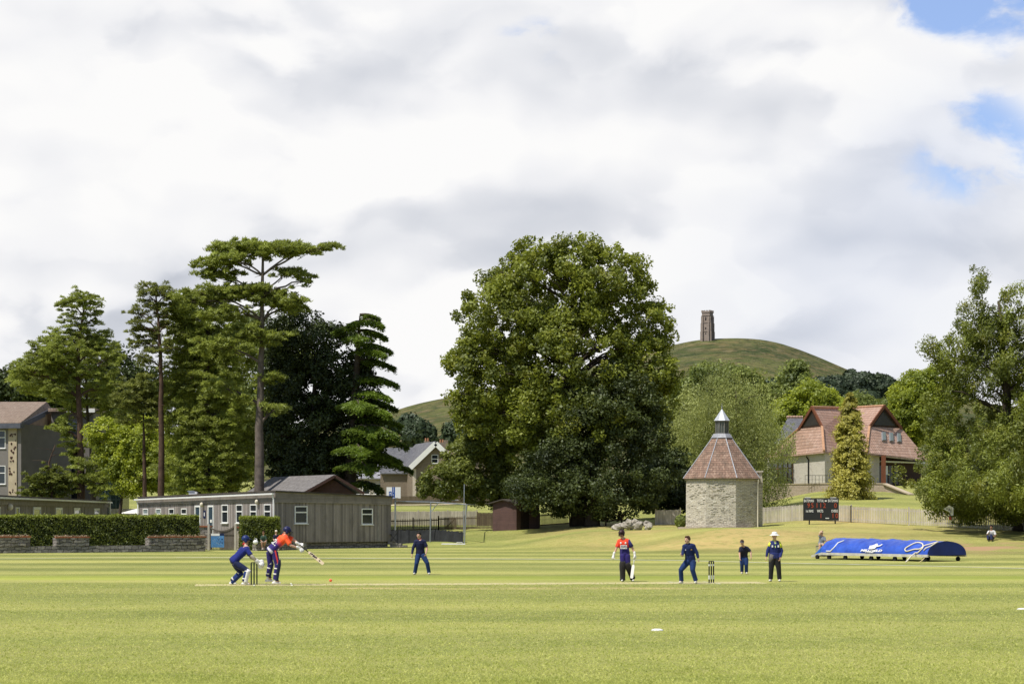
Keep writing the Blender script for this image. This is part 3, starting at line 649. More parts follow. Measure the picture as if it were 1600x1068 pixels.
# big right yew
tree('yew_tree','very large dense yew with upright pointed top overhanging the picket fence at right','tree',1598,138,
  [(1522,448,11,34),(1519,500,30,46),(1560,520,36,44),(1505,555,40,46),(1552,560,48,70),(1590,492,34,44),(1605,560,50,70),(1655,600,60,110),(1484,620,38,50),(1550,650,84,80),(1478,685,40,46),(1520,735,80,50),(1440,748,36,22,-2),(1478,775,50,22,-3),(1600,740,84,56),(1650,680,80,80),(1560,785,84,26,-3),(1468,718,36,28),(1700,640,90,150,-8),(1780,700,80,90,-13),(1600,700,70,60,-5),(1520,775,60,20,-4),(1620,790,70,22,-5),(1500,790,40,12,-4),(1560,796,60,12,-4),(1480,768,36,18,-7),(1540,765,60,24,-11),(1600,760,70,30,-14),(1700,740,80,50,-17),(1520,740,50,30,-8),(1462,545,9,11),(1468,575,12,14)],
  (1560,470),.6,1900,.46,250000,.112,'rightyew_leaves',nlimb=50,aspect=.36,flat=1.1,style='spray',tb=-.06,tvar=.22,upb=.45,depth=.72,inner=.38,shell=.80,jit=.07)
# left side trees
tree('far_tree','dark far tree behind the brown roofed building at the far left','tree',30,262,[(20,612,46,26),(60,600,40,30),(-20,615,40,30),(95,610,30,30)],(30,600),.4,140,1.4,18000,.26,'dark_leaves',nlimb=8,tb=.35)
tree('far_tree','dark leafy tree in the gap between the two slender pines','tree',188,232,[(185,600,40,44),(215,620,34,40),(160,640,40,50),(200,660,50,50)],(188,580),.4,170,1.2,22000,.24,'dark_leaves',nlimb=8,tb=.3)
tree('maple_tree','bright yellow-green maple glowing between the trunks of the left pines','tree',185,186,[(170,680,30,26),(215,690,42,38),(245,720,30,44),(190,720,36,30),(160,695,18,18),(215,745,40,30)],(195,680),.2,420,.5,34000,.13,'lime_leaves',nlimb=16)
tree('beech_tree','green leafy tree behind the tall stone pine trunk','tree',360,200,[(350,700,60,60),(390,640,40,60),(330,610,50,70),(300,740,50,44),(440,560,44,50),(400,540,50,50)],(370,580),.4,520,.65,46000,.16,'mid_leaves',nlimb=16,tb=-.25)
tree('holm_oak','very dark round oak between the tall stone pine and the cedar','tree',490,163,
  [(480,540,58,52),(470,610,56,68),(530,560,52,52),(545,620,58,66),(490,680,84,62),(455,700,42,60),(500,730,70,36),(450,510,30,30),(560,680,44,48)],(492,560),.55,800,.62,84000,.13,'dark_leaves',nlimb=40,tb=.12)
def pinetree(name,label,trunk,d,r0,plates,nper,lsz,mat,bark='pinebark',nlimb_extra=8,flat=1.0,aspect=.22,cr=.55,cat='pine tree',zs=1.9):
    """trunk: px polyline base->top ; plates: (px,py,rx,ry[,depth])"""
    base=WG(trunk[0][0],d); base.z-=.15; t=thing(name,label,cat,base); s=F/d
    tp=[Vector((0,0,0))]+[W(px,py,d)-base for px,py in trunk[1:]]
    pts=[]; 
    for i in range(len(tp)-1):
        for k in range(3): pts.append(tp[i].lerp(tp[i+1],k/3)+Vector((random.uniform(-.05,.05),random.uniform(-.05,.05),0)))
    pts.append(tp[-1]); nn_=len(pts)
    b=MB(); b.tube(pts,[r0*(1.25 if i==0 else 1)*(1-.8*i/(nn_-1)) for i in range(nn_)],10); b.build('trunk',MT[bark],t,smooth=True)
    Cs=[];cs=[];ds=[]
    b=MB()
    for pl in plates:
        px,py,rx,ry=pl[:4]; dd=pl[4] if len(pl)>4 else random.uniform(-1,1)*rx/s*.5
        c=W(px,py,d)-base; c.y+=dd; X,Y,Z=rx/s,rx/s*.75,ry/s
        X*=1.1; Z*=zs; k=max(14,int(X*Y*Z**.5*15.0/cr)); 
        u=unit(k); rr=np.where(rng.random(k)<.16,rng.uniform(1.0,1.35,k),rng.random(k)**.4)
        q=np.array(c)+u*rr[:,None]*np.array([X,Y,Z]); Cs+=list(q); cs+=[cr*.62*random.uniform(.5,1.5) for _ in range(k)]
        ds+=list(u)
        # limb from the trunk to this plate
        zt=min(max(c.z-abs(c.x)*.25-.6,.2*tp[-1].z),tp[-1].z*.97)
        j=min(range(nn_),key=lambda i:abs(pts[i].z-zt)); f=j/nn_
        limb(b,pts[j],c,max(.05,r0*.4*(1-f*.6)),.04,6,6,.08)
        for _ in range(4):
            i=len(Cs)-1-random.randrange(k); limb(b,Vector(pts[j]).lerp(c,random.uniform(.4,.9)),Vector(Cs[i]),.035,.012,4,3,.05)
    for _ in range(nlimb_extra):   # dead snags
        j=random.randrange(nn_//3,nn_-1); a=random.uniform(0,6.28); L=random.uniform(.6,2.0)
        limb(b,pts[j],pts[j]+Vector((math.cos(a)*L,math.sin(a)*L,random.uniform(-.2,.5))),.04,.01,4,3,.05)
    b.build('branches',MT[bark],t,smooth=True)
    Cs=np.array(Cs);cs=np.array(cs);ds=np.array(ds); nl=int(len(Cs)*nper*.42); k=rng.integers(0,len(Cs),nl); u=unit(nl); u[:,2]=np.abs(u[:,2])-.35
    off=u*(rng.random(nl)**.4)[:,None]*cs[k][:,None]; off[:,2]*=.8*flat; P=Cs[k]+off
    nr=rng.normal(size=(nl,3))+np.array([0,0,.8]); ax_=u+rng.normal(size=(nl,3))*.35+np.array([0,0,.45])
    ct=np.clip(rng.normal(.5,.22,len(Cs)),0,1)
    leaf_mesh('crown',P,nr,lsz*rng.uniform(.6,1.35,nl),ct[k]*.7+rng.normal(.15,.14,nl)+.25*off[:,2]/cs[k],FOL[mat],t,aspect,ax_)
    return t
pinetree('stone_pine','tallest pine with flat layered top and long bare trunk, right of the fir group',[(404,776),(405,700),(407,600),(410,500),(411,395)],157,.44,
  [(400,383,38,9),(360,388,34,8),(470,388,42,8),(510,386,16,5),(430,392,40,9),(330,412,30,8),(365,405,36,7),(340,428,32,8),(450,425,26,6),(480,437,16,7),(380,455,60,9),(330,462,34,9),(440,470,40,10),(300,470,26,12),(350,490,40,10),(455,480,24,8),(390,520,34,10),(430,530,26,10),(340,540,34,12),(425,590,22,9),(380,620,20,8),(430,640,18,8),(345,605,26,10)],150,.19,'pine_needles',bark='palebark',nlimb_extra=16,zs=1.25)
pinetree('fir_tree','broad feathery pine with dense drooping layers left of the tall stone pine',[(322,776),(322,650),(325,520),(322,450)],166,.4,
  [(300,480,40,12),(340,470,30,10),(280,500,30,12),(320,520,46,14),(290,545,34,14),(350,545,34,14),(310,575,44,16),(280,600,30,14),(345,600,38,16),(305,635,44,18),(350,650,34,16),(285,670,30,16),(325,690,44,18),(355,715,30,14),(300,720,32,16),(330,750,40,14),(375,740,30,12),(285,755,24,10),(275,465,20,8)],150,.17,'pine_needles',bark='bark',cr=.65)
pinetree('scots_pine','slender pine with a bare leaning trunk and thin tuft of a top, second from left',[(250,776),(252,700),(252,600),(249,520),(243,452)],164,.3,
  [(243,450,22,7),(262,462,14,6),(232,462,20,8),(218,490,18,7),(240,485,22,9),(215,510,16,7),(232,520,24,9),(262,505,16,9),(212,535,10,6),(240,545,18,8),(228,560,14,8),(262,545,10,7)],130,.15,'dark_pine_needles',nlimb_extra=18)
pinetree('scots_pine','short scots pine with a clear stem between the maple and the slender pine',[(226,778),(225,700),(224,640)],166,.22,
  [(210,612,30,10),(235,602,26,9),(195,628,24,9),(225,630,28,9),(250,620,16,8),(205,650,20,8),(240,655,16,9)],150,.15,'dark_pine_needles')
pinetree('scots_pine','spreading scots pine with red trunk in front of the grey climbing wall building',[(128,806),(126,720),(123,620),(122,540),(133,470)],194,.42,
  [(125,468,26,7),(145,475,20,7),(105,472,18,6),(150,495,14,8),(115,500,22,9),(95,525,24,8),(135,525,30,10),(75,540,26,9),(110,550,34,11),(60,555,22,8),(155,545,26,10),(85,575,30,10),(45,580,26,8),(175,560,18,9),(130,585,26,10),(30,575,16,6),(90,610,24,10),(105,640,20,10),(95,670,22,10),(165,600,20,12),(110,705,22,10),(140,735,34,12),(105,750,18,9),(165,755,28,12),(75,555,18,8)],150,.15,'pine_needles',nlimb_extra=16)
pinetree('small_pine','low crooked pine with a bare curved stem leaning beside the climbing wall',[(85,800),(80,760),(76,722),(86,695)],193,.17,
  [(62,752,22,8),(78,742,20,8),(92,750,18,8),(50,765,18,7),(85,765,26,9),(70,775,24,8)],150,.13,'small_leaves',aspect=.4)
tree('pine_tree','dense feathery olive-green pine mass filling the space left of the tall stone pine','pine tree',300,173,
  [(300,520,44,46),(330,600,56,60),(285,640,46,60),(340,700,60,52),(290,730,50,40),(380,690,30,50),(420,620,26,40),(360,560,40,40)],(300,480),.4,700,.55,84000,.14,'pine_needles',style='pine',aspect=.28,nlimb=16,flat=.8,tvar=.3)
tree('pine_tree','olive pine crown behind the spreading scots pine at far left','pine tree',150,199,
  [(110,560,54,34),(160,560,30,40),(60,590,44,30),(130,610,60,36),(190,640,26,30)],(130,520),.3,460,.5,50000,.14,'pine_needles',style='pine',aspect=.28,nlimb=14,flat=.8)
# cedar : drooping layered plates
def cedar():
    d=161; base=WG(545,d); t=thing('cedar_tree','cedar with drooping layered branches reaching right, beside the stone gabled house','cedar',base); s=F/d
    tx=lambda py:545+ (780-py)*.06
    b=MB(); pts=[Vector((0,0,0))]+[W(tx(py),py,d)-base for py in (740,680,620,560,510,492)]; b.tube(pts,[.55,.5,.42,.33,.22,.1,.03],10); b.build('trunk',MT['bark'],t,smooth=True)
    b=MB(); C=[];T=[];AX=[]
    tips=[(592,498,0),(603,528,.5),(612,552,-.6),(600,515,-1.5),(616,576,.4),(604,562,-2),(622,604,-.3),(612,628,-1.6),(618,640,.8),(628,668,-.4),(612,655,-2.4),(636,700,.3),(628,725,-1.5),(642,738,.8),(600,700,-3.2),(590,690,-4),(575,720,-4.5),(520,520,.5),(515,560,-1),(505,600,1),(500,650,-1.5),(560,600,-3.5),(570,650,-4),(600,770,-2.5),(585,745,-4.2),(560,760,-3),(625,690,-3.4),(565,540,-2.5),(548,512,-1)]
    for (px,py,dd) in [q for q in tips if q[0]>=568 or q[1]<560]:
        tip=W(px,py,d)-base; tip.y+=dd*1.3; hz=math.hypot(tip.x-pts[3].x,tip.y); st_z=min(tip.z+.12*hz+.3,pts[-1].z)
        j=Vector((0,0,0)); 
        for i in range(len(pts)-1):
            if pts[i].z<=st_z<=pts[i+1].z: j=pts[i].lerp(pts[i+1],(st_z-pts[i].z)/(pts[i+1].z-pts[i].z))
        L=(tip-j).length; cp=[]
        for i in range(8):
            u=i/7; v=j.lerp(tip,u); v.z+=.13*L*math.sin(u*math.pi*.9); cp.append(v)
        b.tube(cp,[max(.03,.14*(1-i/8)) for i in range(8)],5)
        dirv=(tip-j); dirv.z=0; dirv.normalize(); side=Vector((-dirv.y,dirv.x,0)); bt=rng.random()*1.5-.3; wf=random.uniform(.8,1.3)
        nl=int(430*L)
        for _ in range(nl):
            u=random.random()**.75*.92+.1; i=min(6,int(u*7)); v=cp[i].lerp(cp[min(7,i+1)],min(1,u*7-i)) 
            wdt=.28*L*wf*math.sin(min(1,.25+u*.8)*math.pi)*.9+.25; sg=random.uniform(-1,1)
            p=v+side*sg*wdt+dirv*random.uniform(-.15,.15); p.z-=abs(sg)*.30*wdt+abs(random.gauss(0,.19))-.05
            C.append(p[:]);T.append(bt*.5+random.random()*.35+.12*(1-abs(sg))); AX.append((dirv*.6+side*sg*.9+Vector((random.gauss(0,.3),random.gauss(0,.3),-.45)))[:])
    b.build('branches',MT['bark'],t,smooth=True)
    C=np.array(C);nr=rng.normal(size=C.shape)*.5; nr[:,2]+=1
    leaf_mesh('crown',C,nr,.17*rng.uniform(.6,1.3,len(C)),np.array(T),FOL['cedar_needles'],t,.3,np.array(AX))
cedar()
# far trees on the hillside
def fartree(label,px,d,lobes,n_=9000,lsz=.9,cr=4,mat='far_leaves',tb=0,group=None,name='hillside_tree'):
    base=Vector(W(px,max(l[1]+l[3] for l in lobes)+2,d)); t=thing(name,label,'tree',base,0,group)
    lb=px_lobes(lobes,d,base,.8); C,D=clumps_from_lobes(lb,90,.8,.1); k=rng.integers(0,len(C),n_); u=unit(n_)
    P=C[k]+u*(rng.random(n_)**.4)[:,None]*cr; ti=np.clip(rng.normal(.5,.25,len(C)),0,1)[k]+rng.normal(0,.1,n_)+tb
    leaf_mesh('crown',P,u+D[k]*.5+rng.normal(size=(n_,3))*.4,lsz*rng.uniform(.6,1.3,n_),ti,FOL[mat],t)
    b=MB(); b.tube([(0,0,-4),(0,0,8)],[1.2,.6],6); b.build('trunk',MT['bark'],t)
GH='dark trees on the lower hillside above the stone house'
fartree('large dark tree on the hillside directly above the slate roof',652,640,[(650,680,22,26),(640,665,14,16),(664,688,16,22)],group=GH,lsz=.7,cr=2)
fartree('smaller dark tree on the hillside right of the house chimney',710,640,[(708,680,14,18),(722,672,16,22)],group=GH,lsz=.7,cr=2,n_=6000)
fartree('dark tree on the hillside seen low behind the cedar tips',600,640,[(590,680,30,30),(560,690,30,30)],group=GH,lsz=.7,cr=2)
L=[]
for (px,py,rx,ry,d) in [(1205,604,16,9,1000),(1230,600,16,9,1000),(1180,606,18,9,980),(1280,604,22,12,1000),(1310,604,22,14,1050),(1335,606,22,16,1050),(1360,606,20,15,1080),(1380,612,18,14,1080),(1395,620,14,14,1080),(1300,622,30,12,900),(1350,628,34,14,900),(1230,618,30,10,900),(1160,615,26,9,900),(1100,604,24,8,950),(1055,615,18,12,900),(1398,608,7,6,1080),(1322,594,12,7,1100),(1345,594,12,7,1100),(1330,588,14,8,1300),(1350,592,16,9,1300),(1368,595,15,9,1300),(1384,600,14,10,1300),(1398,607,12,10,1300),(1410,616,12,10,1250)]:
    c=W(px,py,d); s=F/d; L.append((c.x,c.y,c.z,rx/s,rx/s*.8,ry/s))
C,D=clumps_from_lobes(L,640,.75,.1); n_=76000; k=rng.integers(0,len(C),n_); u=unit(n_)
P=C[k]+u*(rng.random(n_)**.4)[:,None]*np.array([3.2,3.2,2.6]); ti=np.clip(rng.normal(.35,.25,len(C)),0,1)[k]+rng.normal(0,.1,n_)
wd=leaf_mesh('woodland',P,u+D[k]*.6+rng.normal(size=(n_,3))*.4,1.1*rng.uniform(.6,1.3,n_),ti,FOL['far_leaves'],None); tag(wd,'far dark woodland covering the right flank of the hill','woodland',kind='stuff')
# hedges
def hedge(name,label,p0,p1,depth,h,nl,lsz=.055,group=None):
    p0=Vector(p0);p1=Vector(p1); t=thing(name,label,'hedge',p0,0,group); M,L=frame(p0,p1,p0)
    b=MB(M); b.box(.08,L-.08,-depth+.08,-.08,-.1,h-.1); b.build('core',plain('hedge_core',(.01,.014,.005),.95,.2),t)
    A=[L*h,L*h,depth*h,depth*h,L*depth*1.6]; k=rng.choice(5,nl,p=np.array(A)/sum(A)); a=rng.random(nl);c=rng.random(nl)
    bumpy=lambda q:(np.sin(q*2.1)+np.sin(q*5.3+1))*.025
    X=np.where(k<2,a*L,np.where(k==2,0,np.where(k==3,L,a*L))); Y=np.where(k==0,0,np.where(k==1,-depth,-c*depth)); Y=np.where((k==2)|(k==3),-a*depth,Y); Z=np.where(k==4,h,c*h)
    P=np.stack([X,Y,Z],1)+rng.normal(size=(nl,3))*.035; P[:,2]+=np.where(k==4,bumpy(X),0); P[:,1]+=np.where(k==0,bumpy(X*1.3+Z*2),0)
    nb=np.array([(0,1,0),(0,-1,0),(-1,0,0),(1,0,0),(0,0,1)],float)[k]
    sp=rng.random(nl)<.03; P[:,2]+=np.where((k==4)&sp,rng.random(nl)*.12,0)
    Mn=np.array(M.to_3x3()); Pw=P@Mn.T; nw=(nb*.9+rng.normal(size=(nl,3))*.7)@Mn.T
    ti=np.where(k==4,.95,.22)+rng.normal(0,.15,nl)+ (np.where(Z>h-.14,.55,0)*(k<4))  # sunlit top and upper edge, shaded sides, put into the leaf tint
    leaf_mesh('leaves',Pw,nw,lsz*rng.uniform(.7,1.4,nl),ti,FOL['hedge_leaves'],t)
def lp(t,*p):  # world -> local of thing
    return [Vector(q)-t.location for q in p]
# ---------------------------------------------------------------- hedges, walling, gate
a=W(-60,0,119.5);a.z=0;c=W(311,0,125.5);c.z=0
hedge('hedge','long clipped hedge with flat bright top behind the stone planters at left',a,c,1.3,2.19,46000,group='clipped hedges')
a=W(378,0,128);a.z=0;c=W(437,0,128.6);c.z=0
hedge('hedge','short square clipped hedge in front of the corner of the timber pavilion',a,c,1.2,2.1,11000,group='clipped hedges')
P0=W(-60,0,116.8);P0.z=0;P1=W(321,0,124.2);P1.z=0
t=thing('garden_wall','low grey stone retaining wall along the foot of the long hedge','wall',P0); M,L=frame(P0,P1,P0)
b=MB(M); b.box(0,L,-.35,0,-.1,.40); b.build('stonework',MT['wallgrey'],t)
def along(px): # distance along wall for a photo column
    k=(px-800)/F; return (k*P0.y-P0.x)/((M[0][0])-k*M[1][0])
GP='stone planters with brick coping on the low wall'
for (p0,p1,h,lab) in ((-40,47,1.0,'stone planter with brick coping, leftmost on the low wall'),(88,139,.96,'middle stone planter with brick coping on the low wall'),(233,321,.94,'longest stone planter with brick coping, beside the gate')):
    x0,x1=along(p0),along(p1); q=thing('planter',lab,'planter',M@Vector((x0,0,.40)),0,GP); Mq=Matrix.Translation(-q.location)@Matrix.Translation(P0)@M
    b=MB(Mq); b.box(x0,x1,-.75,.03,.401,h-.07)
    # projecting stones
    for i in range(int((x1-x0)*2.2)):
        xx=random.uniform(x0,x1-.5); zz=random.choice((.45,.62,.75)); b.box(xx,xx+random.uniform(.25,.5),.0,random.uniform(.04,.07),zz,zz+random.uniform(.1,.16))
    b.build('stonework',MT['wallgrey'],q)
    b=MB(Mq); x=x0-.04
    while x<x1: wd=.215; b.box(x,min(x+wd,x1+.06),-.2,.07+random.uniform(-.01,.02),h-.069,h+random.uniform(-.015,.02)); x+=wd+.012
    b.build('coping',MT['brickcap'],q)
    n_=int((x1-x0)*90); C=np.array([(Mq@Vector((random.uniform(x0,x1),random.uniform(-.6,-.1),h+abs(random.gauss(0,.05)))))[:] for _ in range(n_)])
    leaf_mesh('plants',C,rng.normal(size=C.shape),.05*rng.uniform(.5,1.5,n_),rng.random(n_),foliage('planter_plants',(.1,.06,.03),(.5,.4,.25),.2),q)
# gate pillars, gate, sign
def pillar(px,d,w_,h,lab,capm='brickcap'):
    p=WG(px,d); q=thing('gate_pillar',lab,'pillar',p,0,'stone pillars beside the wooden gate'); b=MB(); b.box(-w_/2,w_/2,-.3,.3,-.1,h); b.build('stonework',MT['lias' if px>350 else 'wallgrey'],q)
    b=MB(); b.box(-w_/2-.07,w_/2+.07,-.37,.37,h+.001,h+.09); b.build('coping',MT[capm],q)
pillar(321,130.5,.75,1.47,'dark stone pillar with flat brick cap, left of the wooden gate')
pillar(380,129.5,.78,1.42,'pale rubble stone pillar with brick cap, right of the wooden gate')
ga=WG(326,128.5);gb=WG(366,128.5)
t=thing('gate','curved top wooden double gate of vertical boards between two pillars','gate',ga); Mg,Lg=frame(ga,gb,ga)
b=MB(Mg); nb=18
for i in range(nb):
    x=Lg*i/nb; u=(i+.5)/nb; z=1.28+.30*(2*u-1)**2; low=.02
    if u<.42 : b.box(x+.02,x+Lg/nb-.025,-.02,.0,low,z-.1)
    else: b.box(x+.004,x+Lg/nb-.004,-.02,.0,low,z-.1)
b.build('board_panel',MT['gatewood'],t)
b=MB(Mg)
for i in range(16):
    u0=i/16;u1=(i+1)/16; z0=1.22+.30*(2*u0-1)**2;z1=1.22+.30*(2*u1-1)**2; p=Mg@Vector((u0*Lg,.03,z0));q=Mg@Vector((u1*Lg,.03,z1)); o_=MB.beam(b,(0,0,0),(0,0,.001),.001,.001) if False else None
    b.add([(u0*Lg,-.04,z0-.05),(u1*Lg,-.04,z1-.05),(u1*Lg,.04,z1-.05),(u0*Lg,.04,z0-.05),(u0*Lg,-.04,z0+.05),(u1*Lg,-.04,z1+.05),(u1*Lg,.04,z1+.05),(u0*Lg,.04,z0+.05)],[(3,2,1,0),(4,5,6,7),(0,1,5,4),(1,2,6,5),(2,3,7,6),(3,0,4,7)])
b.box(0,Lg,.003,.035,.98,1.07); b.build('rail',MT['gatewood'],t)
for x in (-.06,Lg+.02): b=MB(Mg); b.box(x,x+.13,-.07,.07,0,1.68); b.build('post',MT['fencewood'],t)
sa=W(329.5,858.0,128.1);sb=W(350.3,858,128.1)
t=thing('notice_board','blue map board with a white and navy header fixed to the wooden gate','sign',W(340,854.5,128.1)); s=F/128.1
b=MB(); wv,hv=20.4/s,21.5/s; b.box(-wv/2,wv/2,-.03,0,0,hv); b.build('panel',MT['bluesign'],t)
b=MB(); b.box(-wv/2,wv*.16,-.036,-.03,hv*.84,hv); b.build('header',MT['white'],t)
b=MB(); b.box(wv*.17,wv/2,-.036,-.03,hv*.86,hv); b.build('header',MT['navy'],t)
b=MB()
for i in range(46):
    x=random.uniform(-.42,.4)*wv; z=random.uniform(.06,.74)*hv; e=random.uniform(.01,.035); b.box(x,x+e*1.4,-.034,-.0302,z,z+e)
b.build('map_marks',plain('map_marks_paint',(.35,.5,.62),.6,.1),t)
b=MB()
for i in range(9):
    x=random.uniform(-.1,.3)*wv; z=random.uniform(.2,.7)*hv; b.box(x,x+.04,-.035,-.0305,z,z+.03)
for z in(.3,.55): b.box(wv*.3,wv*.4,-.035,-.0305,z*hv,z*hv+.06)
b.build('map_marks',MT['navy'],t)
# low rubble beside hedge where spectators sit
p=WG(402,126.2); t=thing('garden_wall','low dark rubble wall under the short square hedge','wall',p); M2,L2=frame(p,WG(480,130.5),p); b=MB(M2); b.box(0,L2,-.4,0,-.1,.42)
for i in range(14): x=random.uniform(0,L2-.4); z=random.uniform(.02,.3); b.box(x,x+.35,.0,random.uniform(.02,.06),z,z+.13)
b.build('stonework',MT['wallgrey'],t)
# boulder-like white bag
p=W(399,849,126); 
b=MB(); b.ell((0,0,.13),(.17,.13,.14)); b.ell((.05,0,.26),(.05,.05,.05)); b.tube([(-.1,0,.22),(-.05,0,.36),(.07,0,.36),(.12,0,.22)],.012,6)
tag(b.build('bag',MT['white'],None,(p.x,p.y+.1,.42),True),'small white kit bag on the low rubble wall by the pale pillar','bag')

# ---------------------------------------------------------------- windows / pavilion
def window(par,M,u,z,w_,h,glass='glass',fr='white',split=.42,sill=True,fw=.07,y=0.0,name='window'):
    b=MB(M); x0,x1=u-w_/2,u+w_/2
    b.box(x0,x1,y-.03,y+.05,z,z+fw); b.box(x0,x1,y-.03,y+.05,z+h-fw,z+h); b.box(x0,x0+fw,y-.03,y+.05,z+fw,z+h-fw); b.box(x1-fw,x1,y-.03,y+.05,z+fw,z+h-fw)
    if split: b.box(x0+fw,x1-fw,y-.03,y+.055,z+h*(1-split)-fw*.6,z+h*(1-split)+fw*.6)
    if sill: b.box(x0-.06,x1+.06,y-.03,y+.11,z-.05,z-.002)
    f=b.build(name,MT[fr],par)
    b=MB(M); b.box(x0+fw*.5,x1-fw*.5,y-.02,y+.01,z+fw*.5,z+h-fw*.5); b.build('pane',MT[glass],f)
    return f
def uat(M,org,px):  # local x on a wall frame at photo column px
    o=M@Vector((0,0,0))+Vector(org); a=M.to_3x3()@Vector((1,0,0)); k=(px-800)/F; return (k*o.y-o.x)/(a.x-k*a.y)
def zat(M,org,u,py):
    p=M@Vector((u,0,0))+Vector(org); return H+(HY-py)/F*p.y-org[2]
pA=W(430,0,131);pB=W(611,0,138);pC=W(217,0,150)
for p in(pA,pB,pC):p.z=0
t=thing('timber_pavilion','long low grey timber pavilion with flat roof and white framed windows, centre left','pavilion',pA); org=pA
pD=pC+(pB-pA)
ins=lambda p,k:Vector(p)
wall=[q-pA for q in (pC,pA,pB,pD)]
b=MB(); b.ring([(q.x,q.y) for q in wall],.45,3.6); b.build('wall',MT['clad'],t)
cen=(wall[0]+wall[2])/2
sk=[cen+(q-cen)*.975 for q in wall]; b=MB(); b.ring([(q.x,q.y) for q in sk],-.2,.449); b.build('plinth',MT['wallgrey'],t)
fo=[cen+(q-cen)*1.008 for q in wall]; b=MB(); 
zt=[3.55,3.80,3.50,3.4]
zb=[3.05,3.1,2.98,2.95]
N4=4; vs=[(q.x,q.y,zb[i]) for i,q in enumerate(fo)]+[(q.x,q.y,zt[i]) for i,q in enumerate(fo)]
b.add(vs,[(0,1,2,3),(7,6,5,4)]+[(i,(i+1)%4,(i+1)%4+4,i+4) for i in range(4)]); b.build('fascia',MT['cladh'],t)
ro=[cen+(q-cen)*1.02 for q in wall]; b=MB(); vs=[(q.x,q.y,zt[i]+.004) for i,q in enumerate(ro)]+[(q.x,q.y,zt[i]+.09) for i,q in enumerate(ro)]
b.add(vs,[(0,1,2,3),(7,6,5,4)]+[(i,(i+1)%4,(i+1)%4+4,i+4) for i in range(4)]); b.build('roof',MT['felt'],t)
MA,LA=frame(pC,pA,pA); MBm,LB=frame(pA,pB,pA)
oA=pA
for px in (228,248,268.5,288,352,374.5,396.5,418.5):
    u=uat(MA,oA,px); 
    if px<300: window(t,MA,u,1.75,.95,1.0,'glasspale' if px<250 else 'glass',split=.4)
    else: window(t,MA,u,1.72,1.0,1.27,split=.38)
for px,nm in ((309.5,0),(330,1)):
    u=uat(MA,oA,px); b=MB(MA); w_=.95; z0=.75
    b.box(u-w_/2,u-w_/2+.12,-.02,.06,z0,2.95); b.box(u+w_/2-.12,u+w_/2,-.02,.06,z0,2.95); b.box(u-w_/2+.12,u+w_/2-.12,-.02,.06,2.83,2.95); b.box(u-w_/2+.12,u+w_/2-.12,-.02,.055,z0,1.25)
    f=b.build('door',MT['white'],t); b=MB(MA); b.box(u-w_/2+.1,u+w_/2-.1,-.01,.02,1.2,2.85); b.build('pane',MT['glassblue'],f)
    b=MB(MA); b.box(u-.12,u+.15,.022,.03,1.75,1.95); b.build('notice',MT['white'],f)
    b=MB(MA); b.box(u+w_/2-.09,u+w_/2-.06,.06,.12,1.45,1.75); b.build('handle',MT['galv'],f)
u=uat(MA,oA,319.8); b=MB(MA); b.box(u-.2,u+.2,0,.03,2.05,2.6); f=b.build('door_sign',MT['navy'],t)
b=MB(MA); b.box(u-.05,u+.06,.031,.036,2.2,2.45); b.build('emblem',MT['white'],f)
for px,py in ((318.3,787.8),(404.5,783.5)):
    u=uat(MA,oA,px); z=zat(MA,oA,u,py); b=MB(); c_=MA@Vector((u,.16,z)); b.ell(c_,(.13,.13,.16)); b.tube([MA@Vector((u,0,z-.1)),MA@Vector((u,.16,z-.1))],.05,6); b.build('lamp',MT['cream'],t,smooth=True)

# gutter and downpipes
b=MB(); g0=MA@Vector((-.2,.27,3.42)); g1=MA@Vector((LA+.2,.27,3.66)); b.beam(g0,g1,.12,.1); b.build('gutter',MT['white'],t)
for u,zt_ in ((LA+.0,3.64),(.1,3.4)):
    b=MB(); b.tube([MA@Vector((u,.24,zt_)),MA@Vector((u,.12,zt_-.35)),MA@Vector((u,.12,.1))],.055,8); b.build('downpipe',MT['white'],t)
window(t,MBm,uat(MBm,oA,470),1.70,1.07,1.07+.1,split=.36); window(t,MBm,uat(MBm,oA,573.3),1.62,1.0,1.1,split=.36)
b=MB(MBm); u=uat(MBm,oA,590.5); b.box(u-.05,u+.07,.0,.03,.5,2.97); b.build('trim_board',plain('pale_trim',(.3,.28,.26),.8),t)
# steps at right end
p=WG(618,138.5); tt=thing('steps','dark block steps at the right end of the timber pavilion','steps',p)
for i,(x,h) in enumerate(((-.35,.45),(.05,.3),(.4,.15))):
    b=MB(); b.box(x,x+.4,-.7,.7,-.1,h); b.build('step',MT['wallgrey'],tt)
# folded chair on the steps
p=WG(614.5,137.6); tt=thing('folding_chair','small black folding chair on the steps beside the timber pavilion','chair',(p.x,p.y,p.z+.45))
b=MB(); b.beam((-.2,0,0),(.22,0,.5),.03,.03); b.beam((.2,0,0),(-.2,0,.45),.03,.03); b.beam((-.2,.4,0),(.22,.4,.5),.03,.03); b.beam((.2,.4,0),(-.2,.4,.45),.03,.03); b.build('frame',MT['black'],tt)
b=MB(); b.box(-.22,.22,0,.4,.44,.48); b.build('seat',MT['black'],tt); b=MB(); b.slab([(.2,0,.5),(.2,.4,.5),(.3,.4,.95),(.3,0,.95)],(.03,0,0)); b.build('backrest',MT['black'],tt)
# roof vent box
p=W(302,774,148); tt=thing('roof_vent','small white ventilation box on the flat roof of the timber pavilion','vent',(p.x,p.y,3.62)); b=MB(); b.box(-.3,.3,-.25,.25,0,.38); b.build('housing',MT['white'],tt); b=MB(); b.box(-.38,.1,-.3,.3,.381,.46); b.build('cover',MT['galv'],tt)
